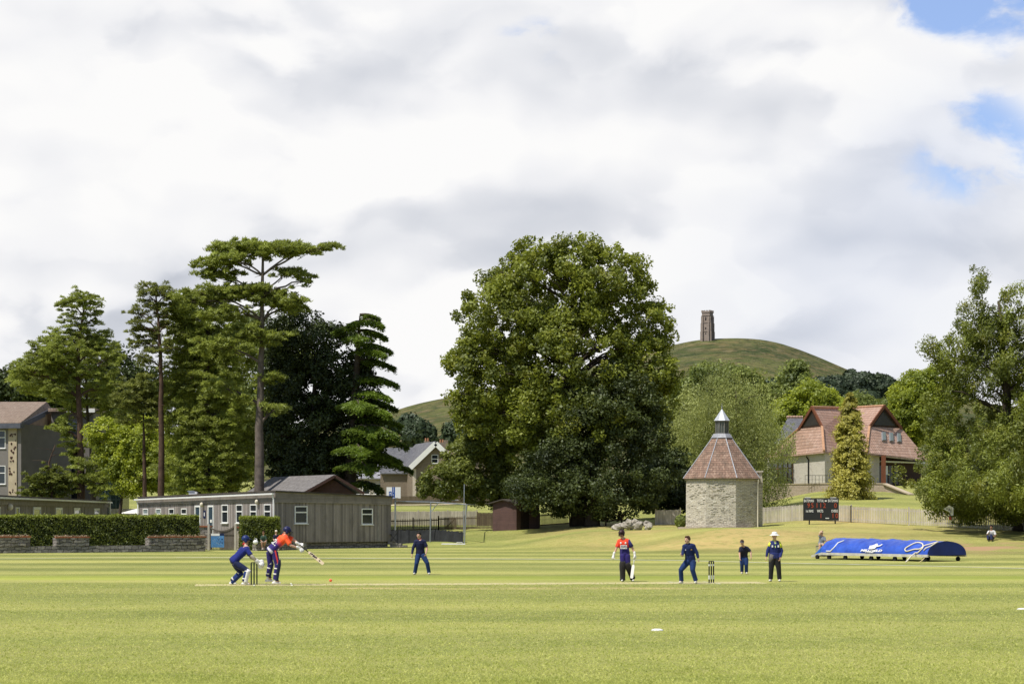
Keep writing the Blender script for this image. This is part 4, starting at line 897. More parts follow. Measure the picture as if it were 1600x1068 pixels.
# left pavilion
pE=W(-70,0,128);pF=W(168,0,190)
for p in(pE,pF):p.z=0
t=thing('timber_pavilion','lower grey timber pavilion half hidden by the long hedge at the far left','pavilion',pF); ML,LL=frame(pE,pF,pF)
nb_=ML.to_3x3()@Vector((0,-8,0)); z0l=.1
b=MB(ML); b.box(0,LL,-8,0,-.2,3.15); b.build('wall',MT['clad'],t)
b=MB(ML); b.box(-.2,LL+.1,-8.1,.12,3.0,3.55); b.build('fascia',MT['cladh'],t)
b=MB(ML); b.box(-.3,LL+.3,-8.2,.3,3.551,3.68); b.build('roof',MT['felt'],t)
b=MB(ML); b.box(-.3,LL+.3,.3,.42,3.42,3.55); b.build('gutter',MT['white'],t)
b=MB(ML); b.box(LL-.15,LL+.05,.13,.3,0,3.42); b.build('downpipe',MT['white'],t)
for px in (57.5,92,120,151):
    u=uat(ML,pF,px); window(t,ML,u,1.75,3.0,1.15,'glassblue',split=0,fw=.2)
for px in(27,-3): u=uat(ML,pF,px); window(t,ML,u,.9,1.3,1.95,'glass',split=0,name='door',sill=False)
u=uat(ML,pF,11.5); b=MB(); c_=ML@Vector((u,.2,2.85)); b.ell(c_,(.22,.15,.24)); b.build('lamp',MT['cream'],t,smooth=True)
b=MB(ML); b.box(u-.35,u+.35,0,.04,1.9,2.35); f=b.build('door_sign',MT['navy'],t); b=MB(ML); b.box(u-.1,u+.1,.041,.046,2.0,2.25); b.build('emblem',MT['white'],f)
# brown gabled timber building behind
d=152; g0=WG(560,d); s=F/d
t=thing('timber_hall','brown boarded hall with shallow grey gabled roof just behind the timber pavilion','building',(g0.x,g0.y,0))
ap=W(517.5,743.5,d)-t.location; el_=W(470,770,d)-t.location; er=W(563,771,d)-t.location; ap2=ap+Vector((-5.5,9,0)); el2=el_+Vector((-5.5,9,0)); er2=er+Vector((-5.5,9,0))
b=MB(); b.slab([(el_.x+.3,el_.y,-.1),(er.x-.3,er.y,-.1),(er.x-.3,er.y,er.z-.1),(ap.x,ap.y,ap.z-.12),(el_.x+.3,el_.y,el_.z-.1)],(-5.4,8.8,0)); b.build('wall',MT['brownboard'],t)
ov=Vector((.3,-.5,0)); b=MB(); b.slab([el_+ov,ap+ov,ap2,el2],(0,0,.12)); b.slab([ap+ov,er+ov,er2,ap2],(0,0,.12)); b.build('roof',MT['greyroof'],t)
b=MB(); b.beam(el_+ov*1.15,ap+ov*1.15,.05,.2); b.beam(ap+ov*1.15,er+ov*1.15,.05,.2); b.build('bargeboard',MT['darkbrown'],t)
b=MB(); c_=W(453.5,768,156)-t.location; b.tube([c_-Vector((0,0,.4)),c_+Vector((0,0,.15))],.07,8); b.tube([c_+Vector((0,0,.15)),c_+Vector((0,0,.22))],.13,8); b.build('flue',MT['black'],t)
# ---------------------------------------------------------------- climbing wall building, far left
d=200; o0=WG(36,d)
t=thing('climbing_wall_building','grey building with brown pitched roof and climbing holds on its end wall at far left','building',o0)
c1=W(33,0,d);c2=W(80,0,d+14);c0=W(-60,0,d+2)
for c_ in(c0,c1,c2): c_.z=o0.z
b=MB(); ez=W(0,662,d).z; rz=W(78,640,d+14).z
poly=[c1,c2]; 
b.add([c1-o0,c2-o0,(c2-o0)+Vector((0,0,rz-o0.z-.3)),(c1-o0)+Vector((0,0,ez-o0.z))],[(0,1,2,3)])
b.build('end_wall',MT['climb'],t)
M1,L1=frame(c0,c1,o0); b=MB(M1); b.box(0,L1-.003,-10,0,0,ez-o0.z); b.build('wall',MT['render'],t)
b=MB(M1); xb=uat(M1,o0,14); xe=uat(M1,o0,27); b.box(xb,xe,.003,.12,0,ez-o0.z-.1); b.build('climbing_panel',MT['beige'],t)
b=MB(); 
for i in range(40):
    p=M1@Vector((random.uniform(xb+.1,xe-.1),.15,random.uniform(.3,ez-o0.z-.6))); b.ell(p,(random.uniform(.05,.13),.05,random.uniform(.05,.14)),None,6,4)
for i in range(60):
    u=random.uniform(.05,.95); q=(c1-o0).lerp(c2-o0,u); q.z=random.uniform(.5,ez-o0.z-.5); b.ell(q+Vector((.05,-.1,0)),(random.uniform(.06,.12),.06,random.uniform(.06,.12)),None,6,4)
b.build('climbing_holds',plain('holds_paint',(.09,.035,.03),.7,.3,4),t)
for py0,py1 in ((672,700),(727,756)):
    u=uat(M1,o0,0); z0=zat(M1,o0,u,py1); z1=zat(M1,o0,u,py0); window(t,M1,u,z0,1.3,z1-z0,split=.4)
p0=M1@Vector((-1,.6,ez-o0.z-.1)); p1=M1@Vector((L1+.35,.6,ez-o0.z-.1)); p2=W(78,637,d+15)-o0; p2l=W(40,631,d+15)-o0
rA=W(-60,631,d+14)-o0; rB=W(73,631,d+14)-o0
b=MB(); b.slab([p0,p1,W(80,641,d+15)-o0,rB,rA],(0,0,.25)); b.build('roof',MT['browntile'],t)
b=MB(); b.beam(p0+Vector((0,-.1,-.1)),p1+Vector((0,-.1,-.1)),.15,.5); b.beam(p1+Vector((0,-.1,-.1)),W(81,641,d+15)-o0,.15,.55); b.build('fascia_board',plain('grey_blue_fascia',(.1,.11,.14),.7),t)
# block behind the pine
o0=WG(110,212); t=thing('glazed_block','dark glazed building block behind the spreading scots pine','building',o0)
q0=W(80,0,212)-o0;q1=W(152,0,214)-o0; zt_=W(0,643,212).z-o0.z
b=MB(); b.box(q0.x,q1.x,0,8,0,zt_); b.build('wall',MT['render'],t)
b=MB(); b.box(q0.x+.3,q0.x+3,-.06,-.003,.5,zt_-1); b.build('window',MT['glass'],t)
b=MB(); b.box(q0.x-.2,q1.x+.3,-.6,8.3,zt_+.005,zt_+.35); b.build('roof',MT['browntile'],t)
b=MB(); b.box(q0.x+1.8,q1.x+.3,-.75,-.605,zt_-.1,zt_+.3); b.build('gutter',MT['white'],t)
o0=WG(172,205); t=thing('glass_stairwell','tall greenish glass stairwell between the scots pine and the bright maple','building',o0)
q0=W(156,0,205)-o0;q1=W(190,0,205)-o0; zt_=W(0,708,205).z-o0.z
b=MB(); b.box(q0.x,q1.x,0,4,0,zt_); b.build('glazing',plain('green_glass',(.045,.075,.07),.2,.3,.7),t)
b=MB()
for i in range(5): x=q0.x+(q1.x-q0.x)*i/4; b.box(x-.05,x+.05,-.06,-.003,0,zt_)
for i in range(6): z=zt_*i/5; b.box(q0.x,q1.x,-.055,-.002,z-.04,z+.04)
b.build('frame',plain('green_frame',(.1,.14,.13),.6),t)
# bits of white/fence between the two pavilions
a=WG(172,196);c_=WG(220,196); t=thing('panel_fence','pale close boarded fence in the gap between the two timber pavilions','fence',a); Mf,Lf=frame(a,c_,a); b=MB(Mf); b.box(0,Lf,-.05,0,0,2.9-a.z); b.build('board_panel',MT['fencewood'],t)
p=WG(207,192); t=thing('gazebo','white peaked canopy roof glimpsed between the two timber pavilions','gazebo',p); b=MB(); z=H+.3; b.add([(-1,-2,1.9),(2,-2,1.9),(2,2,1.9),(-1,2,1.9),(.5,0,2.4)],[(0,1,4),(1,2,4),(2,3,4),(3,0,4),(3,2,1,0)]); b.build('canopy',MT['white'],t)
for sx in(-1,1):
    for sy in(-1,1): b=MB(); b.tube([(.5+sx*1.4,sy*1.9,0),(.5+sx*1.4,sy*1.9,1.9)],.04,6); b.build('leg',MT['galv'],t)
# ---------------------------------------------------------------- gabled stone house
d=250; o0=WG(680,d); s=F/d
t=thing('stone_house','stone house with white bargeboards on its gable and a slate roof, between cedar and oak','house',o0)
apx=W(681,690.5,d)-o0; l_=W(641,729,d)-o0; r_=W(722,731,d)-o0; dep=Vector((-3,10,0))
b=MB(); b.slab([(l_.x+.35,0,0),(r_.x-.35,0,0),(r_.x-.35,0,r_.z-.1),(apx.x,0,apx.z-.35),(l_.x+.35,0,l_.z-.1)],dep); b.build('wall',MT['brownstone'],t)
b=MB(); b.slab([l_+Vector((0,-.4,0)),apx+Vector((0,-.4,0)),apx+dep,l_+dep],(0,0,.12)); b.slab([apx+Vector((0,-.4,0)),r_+Vector((0,-.4,0)),r_+dep,apx+dep],(0,0,.12)); b.build('roof',MT['slate'],t)
b=MB(); o_=Vector((0,-.48,-.15)); b.beam(l_+o_,apx+o_,.08,.62); b.beam(apx+o_,r_+o_,.08,.62); b.build('bargeboard',MT['white'],t)
window(t,frame(Vector((-3,0,0)),Vector((3,0,0)))[0],W(679.5,0,d).x-o0.x+3,W(0,723.5,d).z-o0.z,.85,1.1,split=.5,fr='white')
b=MB(); b.box(l_.x+.3,l_.x+.75,-.06,-.003,0,l_.z-.25); b.build('quoin',plain('pale_quoin',(.6,.52,.42),.9,.1),t)
# side wing
wl=W(596,700,d+5)-o0; wr=W(664,699,d+5)-o0; ev=W(600,738,d)-o0
b=MB(); b.slab([(wl.x,3,0),(l_.x+.3,3,0),(l_.x+.3,3,ev.z),(wl.x,3,ev.z)],(0,7,0)); b.build('side_wall',MT['brownstone'],t)
b=MB(); b.slab([(wl.x,2.6,ev.z-.1),(l_.x+2.0,2.6,ev.z-.1),(wr.x+.5,6.5,wr.z),(wl.x,6.5,wl.z)],(0,0,.12)); b.slab([(wl.x,10,ev.z-.1),(wr.x+.5,10,ev.z-.1),(wr.x+.5,6.51,wr.z),(wl.x,6.51,wl.z)],(0,0,.12)); b.build('side_roof',MT['slate'],t)
for px,py in ((667,690),(690,692)):
    c_=W(px,py,d+6)-o0; b=MB(); b.box(c_.x-.35,c_.x+.35,5.7,6.4,c_.z-2.2,c_.z+.1); b.build('chimney',MT['brownstone'],t)
    for k in(-.15,.15): b=MB(); b.tube([(c_.x+k,6,c_.z+.1),(c_.x+k,6,c_.z+.5)],[.12,.09],8); b.build('chimney_pot',plain('clay_pot',(.45,.22,.12),.8),t)
o0=WG(715,285); t=thing('terraced_house','red tiled house roof just right of the gabled stone house','house',o0)
q0=W(692,0,285)-o0;q1=W(760,0,285)-o0; e_=W(0,716,285).z-o0.z; rr_=W(0,703,285).z-o0.z
b=MB(); b.box(q0.x,q1.x,0,8,0,e_); b.build('wall',MT['brownstone'],t)
b=MB(); b.slab([(q0.x-.3,-.4,e_),(q1.x,-.4,e_),(q1.x,4,rr_),(q0.x-.3,4,rr_)],(0,0,.12)); b.slab([(q0.x-.3,8.4,e_),(q1.x,8.4,e_),(q1.x,4.01,rr_),(q0.x-.3,4.01,rr_)],(0,0,.12)); b.build('roof',MT['browntile'],t)
b=MB(); b.box(q0.x-.1,q0.x+.6,3.6,4.4,rr_-.6,rr_+1.6); b.build('chimney',MT['brownstone'],t)
# pale villa behind cedar
d=262; o0=WG(575,d); t=thing('pale_house','pale rendered house with grey roof glimpsed beneath the cedar branches','house',o0)
q0=W(528,0,d)-o0;q1=W(636,0,d)-o0; e_=W(0,748,d).z-o0.z; rr_=W(0,722,d).z-o0.z
b=MB(); b.box(q0.x,q1.x,0,9,0,e_); b.build('wall',plain('pale_render',(.55,.5,.44),.9,.15,.5),t)
b=MB(); b.slab([(q0.x-.4,-.4,e_),(q1.x+.4,-.4,e_),(q1.x-2,4.5,rr_),(q0.x+2,4.5,rr_)],(0,0,.12)); b.slab([(q0.x-.4,9.4,e_),(q1.x+.4,9.4,e_),(q1.x-2,4.51,rr_),(q0.x+2,4.51,rr_)],(0,0,.12)); b.build('roof',plain('pale_grey_roof',(.33,.33,.36),.8,.2,.8),t)
Mh=Matrix.Translation((0,0,0))
for px in (540,556,572,590,612,628): 
    x=W(px,0,d).x-o0.x; window(t,frame(Vector((-3,0,0)),Vector((3,0,0)))[0],x+3,e_-2.0,1.0,1.4)
# ---------------------------------------------------------------- fences
def fence(lab,pts,h,mat,step=.13,w_=.075,post_every=2.4,rails=(.25,.85),pointed=False,group='timber fences round the ground',jit=.02,gapside=.03,posth=.1):
    """pts: [(px,d)...]"""
    P=[WG(*p) for p in pts]; t=thing('picket_fence',lab,'fence',P[0],0,group); pk=MB();ras={rz:MB() for rz in rails}; o=P[0]
    for i in range(len(P)-1):
        a=P[i];c=P[i+1]; L=(c-a).length; n_=int(L/step); dirv=(c-a).normalized(); nv=Vector((dirv.y,-dirv.x,0))
        for k in range(n_):
            q=a+dirv*(k+.5)*step; z=float(G(q.x,q.y)); q=q-o; z-=o.z; hh=h+random.uniform(-jit,jit); hw=w_/2
            f=nv*.012; e=Vector((dirv.x,dirv.y,0))*hw; q.z=0
            base=[q-e+nv*gapside,q+e+nv*gapside]
            top=[(p.x,p.y,z+hh-(.05 if pointed else 0)) for p in base]
            prof=[(base[0].x,base[0].y,z+.04),(base[1].x,base[1].y,z+.04),top[1]]+([( (top[0][0]+top[1][0])/2,(top[0][1]+top[1][1])/2,z+hh)] if pointed else [])+[top[0]]
            pk.slab(prof,-f*1.5)
        m_=max(1,int(L/post_every))
        for k in range(m_+1):
            q=a.lerp(c,k/m_); q.z=float(G(q.x,q.y)); q=q-o; b=MB(); b.box(q.x-.05,q.x+.05,q.y-.05,q.y+.05,q.z-.1,q.z+h+posth)
            if k<m_ or i==len(P)-2: b.build('post',MT[mat],t)
        m2=int(L/1.5)+1
        for rz in rails:
            ra=ras[rz]
            for k in range(m2):
                q0=a.lerp(c,k/m2);q1=a.lerp(c,(k+1)/m2); q0.z=G(q0.x,q0.y)+rz*h;q1.z=G(q1.x,q1.y)+rz*h; ra.beam(q0-o-nv*.0,q1-o-nv*.0,.035,.08)
    pk.build('pickets',MT[mat],t); [r_.build('rail',MT[mat],t) for r_ in ras.values()]; return t
fence('long pale weathered picket fence with narrow gaps, right of the octagonal building',[(1192,150),(1330,146)],1.22,'fencewood',.115,.085,rails=(.2,.82),post_every=2.2,posth=0)
fence('pale spaced picket fence running under the large yew to the right edge',[(1330,146),(1420,143),(1500,140.5),(1640,136)],1.2,'fencewood',.135,.08,rails=(.2,.85),pointed=True)
fence('brown post and picket fence on the bank behind the practice nets',[(606,163),(685,163)],1.0,'fencebrown',.14,.05,rails=(.12,.85),post_every=1.55,posth=.12)
fence('dark brown close set picket fence with a gate brace beside the small shed',[(685,163),(769,163)],1.08,'fencebrown',.11,.05,rails=(.12,.85),post_every=1.6,posth=.12)
fence('grey close boarded fence on the second line behind the practice nets',[(608,172),(745,172)],1.25,'fencewood',.15,.142,rails=(.2,.8),group='close boarded fences behind the nets')
fence('dark boarded fence panel directly left of the small shed roof',[(746,170),(772,170)],1.15,'fencebrown',.15,.145,rails=(.2,.8),group='close boarded fences behind the nets')
fence('brown estate fence along the top of the slope under the tree at centre left',[(600,246),(700,247),(800,250)],1.0,'fencebrown',.16,.155,rails=(.2,.8),post_every=5)
fence('short grey close boarded fence left of the octagonal building',[(1024.5,152),(1063,152)],1.15,'fencewood',.15,.146,rails=(.2,.8),group='close boarded fences behind the nets')
fence('dark picket fence in the shade under the huge central oak',[(843,160),(890,158)],1.05,'fencebrown',.12,.06,rails=(.12,.85))
# gate brace
a=WG(695,162.8);c_=WG(712,162.8); b=MB(); b.beam(Vector((0,0,.15)),Vector((c_.x-a.x,0,.95+c_.z-a.z)),.04,.09); b.beam(Vector((0,0,.15)),Vector((c_.x-a.x,0,.15+c_.z-a.z)),.04,.09); b.beam(Vector((0,0,.95)),Vector((c_.x-a.x,0,.95+c_.z-a.z)),.04,.09)
for k in range(9):
    x=(c_.x-a.x)*(k/8); b.box(x-.03,x+.03,-.03,-.01,.1,1.02)
tag(b.build('field_gate',MT['fencebrown'],None,a),'brown wooden field gate with diagonal brace in the fence line behind the nets','gate')
# ---------------------------------------------------------------- shed
d=153; o0=WG(808,d); t=thing('shed','small red-brown boarded shed with felt roof under the huge oak','shed',o0)
l_=W(770,0,d+1.2)-o0;m_=W(807,0,d)-o0;r_=W(843,0,d+2.2)-o0
for q in(l_,m_,r_):q.z=0
zl=W(0,786,d).z-o0.z; zp=W(0,783,d).z-o0.z
bk=r_-m_
b=MB(); b.ring([(l_.x,l_.y),(m_.x,m_.y),(r_.x,r_.y),(r_.x+l_.x-m_.x,r_.y+l_.y-m_.y)],-.4,zl); b.slab([(l_.x,l_.y,zl),(m_.x,m_.y,zl),((l_.x+m_.x)/2,(l_.y+m_.y)/2,zp+.12)],bk); b.build('wall',MT['shedboard'],t)
pk=(l_+m_)/2; pk.z=zp+.12; f=-bk.normalized()*.3; lo=(l_-pk)*1.22;lo.z=(zl-pk.z)*1.2; ro_=(m_-pk)*1.22;ro_.z=(zl-pk.z)*1.2
b=MB(); b.slab([pk+f,pk+lo+f,pk+lo+bk*1.1,pk+bk*1.1],(0,0,.08)); b.slab([pk+f,pk+ro_+f,pk+ro_+bk*1.1,pk+bk*1.1],(0,0,.08)); b.build('roof',MT['felt'],t)
b=MB(); b.tube([l_+Vector((-.25,-.15,zl-.12)),l_+Vector((-.25,-.15,zl-.12))+bk],.05,6); b.build('gutter',MT['black'],t)
M_,L_=frame(m_+o0,r_+o0,o0); b=MB(M_); b.box(.5,1.5,.003,.03,0,1.75); b.build('door',plain('shed_door_dark',(.03,.018,.015),.9),t)
# ---------------------------------------------------------------- practice nets
t=thing('cricket_net_cage','galvanised steel frame of the practice nets with dark netting rolled at its foot','net cage',WG(662,146)); o0=t.location
def pp(px,py,d): return W(px,py,d)-o0
def pole(name,p,q,r=.045,mat='galv'): b=MB(); b.tube([p,q],r,8); return b.build(name,MT[mat],t)
A1=pp(672,849.5,147);A1.z=-.1;A1t=pp(673,784,147);A2=pp(725.5,851,144);A2.z=-.1;A2t=pp(728.5,787.5,144)
B1=pp(617,830,163);B1t=pp(617,783,163)
pole('post',A1,A1t);pole('post',A2,A2t);pole('post',B1,B1t,.04)
pole('crossbar',A1t,A2t,.04);pole('crossbar',B1t,A1t,.04); pole('crossbar',A2t,A2t+Vector((.6,16,0)),.035); pole('crossbar',B1t,B1t+Vector((5.2,0,.1)),.035)
pole('brace',A1t+Vector((0,0,-.75)),A1t+Vector((.6,-.02,.0)),.035); pole('brace',A2t+Vector((0,0,-.6)),A2t+Vector((.1,-.3,0)),.03)
pole('post',pp(724,815,150)+Vector((0,0,-2.0)),pp(725.5,756,150),.035)
# top net band (see-through mesh strands)
b=MB()
for k in range(42): 
    u=k/41; q=A1t.lerp(A2t,u); b.beam(q,q+Vector((0,0,-.34+random.uniform(-.05,.02))),.012,.012)
for k in range(4): b.beam(A1t+Vector((0,0,-.08*k-.04)),A2t+Vector((0,0,-.08*k-.04)),.01,.01)
b.build('netting',MT['net'],t); b=MB()
for k in range(4): b.beam(B1t+Vector((0,0,-.08*k-.04)),A1t+Vector((0,0,-.08*k-.04)),.01,.01)
for k in range(50):
    u=k/49; q=B1t.lerp(A1t,u); b.beam(q,q+Vector((0,0,-.34+random.uniform(-.05,.02))),.014,.014)
b.build('netting',MT['net'],t)
# dark scrim at foot
b=MB(); Lq=pp(606,838,152); 
for (qa,qb,h0,h1) in ((pp(604,855,149),pp(672,850,147.6),1.05,.95),(pp(673,850,147.5),pp(724,852,144.6),.95,.85)):
    N=26; top=[];bot=[]
    for k in range(N+1):
        u=k/N; q=qa.lerp(qb,u); q.z=float(G(q.x+o0.x,q.y+o0.y))-o0.z+.01; yy=random.uniform(-.08,.08); bot.append(Vector((q.x,q.y+yy,q.z))); top.append(Vector((q.x,q.y+.25+yy,q.z+h0*(1-u)+h1*u+random.uniform(-.06,.04))))
    for k in range(N): b.poly([bot[k],bot[k+1],top[k+1],top[k]])
b.build('scrim',MT['net'],t)
b=MB(); q0=pp(690,851.5,143.8);q1=pp(727,852.6,143.5); q0.z=q1.z=.03; b.tube([q0,q1],.045,8); b.build('ground_tube',MT['white'],t)
o1=WG(718,143); tt=thing('mini_goal','small white tubular goal standing at the foot of the nets','goal',o1)
for x in(-.2,.2): b=MB(); b.tube([(x,0,0),(x,0,.22)],.02,6); b.build('post',MT['white'],tt)
b=MB(); b.tube([(-.2,0,.22),(.2,0,.22)],.02,6); b.build('crossbar',MT['white'],tt)
b=MB()
for k in range(7): b.beam((-.18+k*.06,.0,.02),(-.18+k*.06,.14,.2),.006,.006)
b.build('netting',MT['net'],tt)
# sports backboard
d=155; o0=WG(617,d); t=thing('basketball_backboard','white basketball backboard with blue lettering on a grey pole, right of the pavilion roof','backboard',o0)
c0=W(604,778,d)-o0;c1=W(626,760.5,d)-o0; b=MB(); b.box(c0.x,c1.x,-.06,0,c0.z,c1.z); bd=b.build('board',MT['white'],t)
wv=c1.x-c0.x;hv=c1.z-c0.z; bl=plain('blue_lettering',(.01,.07,.32),.5,.05); b=MB()
for (x0,x1,z0,z1) in ((.17,.22,.1,.6),(.22,.36,.52,.62),(.31,.36,.1,.52),(.40,.48,-.02,1.0),(.51,.60,-.02,1.0),(.48,.51,.4,.52),(.24,.29,.12,.42)): b.box(c0.x+wv*x0,c0.x+wv*x1,-.068,-.06,c0.z+hv*z0,c0.z+hv*z1)
b.build('lettering',bl,bd)
b=MB(); xm=c0.x+wv*.62; b.tube([(xm,.1,0),(xm,.1,c0.z+.2)],.06,8); b.build('pole',MT['galv'],t)
b=MB(); b.tube([(xm+.25*math.cos(a*.524),-.45+.25*math.sin(a*.524),c0.z+.02) for a in range(13)],.015,6); b.build('hoop',MT['galv'],t)
# ---------------------------------------------------------------- octagonal stone building
d=144; c0=WG(1128,d); c0.z=W(0,823.5,d).z; s=F/d; Rr=60/s
t=thing('dovecote','octagonal pale stone building with steep red tiled roof and a lead lantern on top','building',c0)
def octp(r,z,n=8,off=15): return [Vector((r*math.sin(R(off+45*k)),-r*math.cos(R(off+45*k)),z)) for k in range(n)]
ze=W(0,747,d).z-c0.z
b=MB(); lo=octp(Rr,-.3);up=octp(Rr*.985,ze)
b.add(lo+up,[(i,(i+1)%8,(i+1)%8+8,i+8) for i in range(8)]+[tuple(range(7,-1,-1)),tuple(range(8,16))]); 
for i in range(260): # rough projecting stones
    k=random.choice((6,7,0,1)); a=lo[k];c_=lo[(k+1)%8]; u=random.uniform(.03,.9); z=random.uniform(.05,ze-.3); q=a.lerp(c_,u);q2=a.lerp(c_,min(.99,u+random.uniform(.06,.14))); nv=Vector((c_.y-a.y,a.x-c_.x,0)).normalized()
    if nv.dot(q)<0:nv=-nv
    h_=random.uniform(.05,.09); q.z=q2.z=z; e=random.uniform(.004,.014)
    b.slab([q,q2,q2+Vector((0,0,h_)),q+Vector((0,0,h_))],nv*e)
b.build('wall',MT['lias'],t)
b=MB(); pts=octp(Rr*1.03,0); b.add([p+Vector((0,0,ze-.14)) for p in pts]+[p+Vector((0,0,ze+.003)) for p in pts],[(i,(i+1)%8,(i+1)%8+8,i+8) for i in range(8)]+[tuple(range(7,-1,-1)),tuple(range(8,16))]); b.build('eaves_board',plain('eaves_timber',(.33,.28,.2),.8),t)
za=W(0,678,d).z-c0.z; ra_=11.5/s; lo=octp(Rr*1.07,ze-.02);up=octp(ra_,za)
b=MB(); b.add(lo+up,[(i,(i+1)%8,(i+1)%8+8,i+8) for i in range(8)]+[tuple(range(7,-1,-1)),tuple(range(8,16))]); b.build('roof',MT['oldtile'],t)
b=MB()
for i in range(8): b.tube([lo[i]+Vector((0,0,.01)),up[i]+Vector((0,0,.02))],.04,6)
up2=octp(ra_*1.2,za+.03);up3=octp(ra_*1.6,za-.28); b.add(up3+up2,[(i,(i+1)%8,(i+1)%8+8,i+8) for i in range(8)])
b.build('hip_lead',MT['lead'],t,smooth=False)
b=MB(); zl0,zl1=za,W(0,657,d).z-c0.z; r1=10.5/s; q0=octp(r1,zl0);q1=octp(r1,zl1)
for k in range(8): b.beam(q0[k],q1[k],.07,.07); b.beam(q0[k]+Vector((0,0,.03)),q0[(k+1)%8]+Vector((0,0,.03)),.07,.12); b.beam(q1[k]-Vector((0,0,.03)),q1[(k+1)%8]-Vector((0,0,.03)),.07,.1); b.beam((q0[k]+q0[(k+1)%8])/2,(q1[k]+q1[(k+1)%8])/2,.035,.035)
ln=b.build('lantern_frame',plain('lantern_grey',(.2,.19,.17),.7),t)
b=MB(); b.add(octp(r1*.93,zl0)+octp(r1*.93,zl1),[(i,(i+1)%8,(i+1)%8+8,i+8) for i in range(8)]); b.build('lantern_glass',plain('dusty_glass',(.14,.16,.15),.15,.2,4),t)
b=MB(); zt_=W(0,639,d).z-c0.z; e0=octp(r1*1.28,zl1+.0);e1=octp(.03,zt_); b.add(e0+e1,[(i,(i+1)%8,(i+1)%8+8,i+8) for i in range(8)]+[tuple(range(7,-1,-1))]); b.build('lantern_roof',plain('bright_lead',(.62,.65,.7),.4,.15,5,metal=.3),t)
b=MB(); zf=W(0,629,d).z-c0.z; b.tube([(0,0,zt_-.1),(0,0,zf)],[.03,.01],6); b.ell((0,0,zt_+.12),.05); b.build('finial',MT['lead'],t)
b=MB(); q=octp(Rr*1.0,0,8,60)[0]; q=Vector((52/s+.05,-1.35,0)); b.box(q.x-.3,q.x+.38,q.y+.5,q.y+1.9,-.3,ze+.0); b.box(q.x+.12,q.x+.36,q.y+.7,q.y+1.5,ze+.001,ze+.42); b.box(q.x+.04,q.x+.44,q.y+.6,q.y+1.6,ze+.421,ze+.55); b.build('buttress',MT['lias'],t)
b=MB(); b.tube([(q.x-.02,q.y-.2,ze-.1),(q.x-.06,q.y-.2,ze-.5),(q.x-.06,q.y-.2,-.1)],.05,8); b.build('downpipe',MT['cream'],t)
b=MB(); pts=octp(Rr*1.22,0.0); b.slab([p+Vector((0,0,-.3)) for p in pts],(0,0,.33)); b.build('plinth',MT['terrace'],t)
# bush beside it, stones, picnic table
p=WG(1063,146.5); t=thing('shrub','light green shrub against the left wall of the octagonal building','shrub',p); n_=1600; u=unit(n_); P=u*np.array([.42,.4,.5])*(rng.random(n_)**.3)[:,None]+np.array([0,0,.45]); leaf_mesh('leaves',P,u+rng.normal(size=(n_,3))*.5,.09*rng.uniform(.6,1.3,n_),rng.random(n_)*.8+.2,FOL['mid_leaves'],t)
b=MB(); [b.tube([(0,0,0),(random.uniform(-.3,.3),random.uniform(-.2,.2),.6)],.015,5) for _ in range(6)]; b.build('stem',MT['bark'],t)
p=WG(1000,142); b=MB()
for k in range(26):
    a=random.random(); x=-1.8+3.4*a; b.ell((x,random.uniform(-.4,.4),.12+.42*math.sin(a*math.pi)*random.random()),(random.uniform(.16,.4),random.uniform(.2,.35),random.uniform(.14,.3)),Matrix.Rotation(random.random()*3,3,'X'),7,5)
b.v=[(x+random.uniform(-.06,.06),y+random.uniform(-.06,.06),z+random.uniform(-.05,.05)) for x,y,z in b.v]
tag(b.build('rubble_heap',plain('rough_grey_rock',(.52,.48,.40),.95,.45,2.6,bump=1.0,c2=(.16,.14,.11)),None,p),'heap of pale rough stones on the bank between oak and octagonal building','rocks')
p=WG(959,152); t=thing('picnic_table','dark wooden picnic table behind the stone heap under the oak edge','table',p)
b=MB(); b.box(-.9,.9,-.35,.35,.8,.85); b.build('tabletop',MT['darkbrown'],t)
for y in(-.7,.7): b=MB(); b.box(-.9,.9,y-.13,y+.13,.45,.49); b.build('bench_seat',MT['darkbrown'],t)
for x in(-.6,.6):
    for sy in (-1,1): b=MB(); b.beam((x,sy*.65,0),(x,sy*.2,.8),.07,.09); b.build('leg',MT['darkbrown'],t)
# ---------------------------------------------------------------- red roofed building
t=thing('red_roofed_hall','pale stone building with large red pantiled hipped roofs and two dark gablets','building',WG(1320,205)); o0=t.location
p=lambda x,y,dd: W(x,y,dd)-o0
AL=p(1268,636,204);AR=p(1381,634,204);RM=p(1322,637.5,214);LBL=p(1247.5,670,207);LBR=p(1284.5,666,201.5);RBL=p(1358.5,666,201.5);RBR=p(1409,669,207)
EL0=p(1196,713.5,214);EL1=p(1287.5,704.5,197);EM=p(1323,708,204);ER0=p(1354,707,198);ER1=p(1377,709.5,199.5);ER2=p(1450,718,206)
b=MB(); b.slab([LBL,LBR,EL1,EL0],(0,0,-.18)); b.slab([AL,RM,EM,EL1,LBR],(0,0,-.18)); b.slab([RM,AR,RBL,ER0,EM],(0,0,-.18)); b.slab([RBL,RBR,ER2,ER1,ER0],(0,0,-.18))
bkL=AL+Vector((1,14,-4));bkR=AR+Vector((-1,14,-4)); b.slab([AL,RM,AR,bkR,bkL],(0,0,-.18))
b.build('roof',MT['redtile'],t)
b=MB()
for q in ((LBR,EL1),(RBL,ER0),(AL,RM),(RM,AR),(LBL,EL0)): b.tube([q[0]+Vector((0,-.05,.03)),q[1]+Vector((0,-.05,.03))],.13,6)
b.build('ridge_tiles',plain('ridge_clay',(.6,.34,.2),.85,.2,3),t)
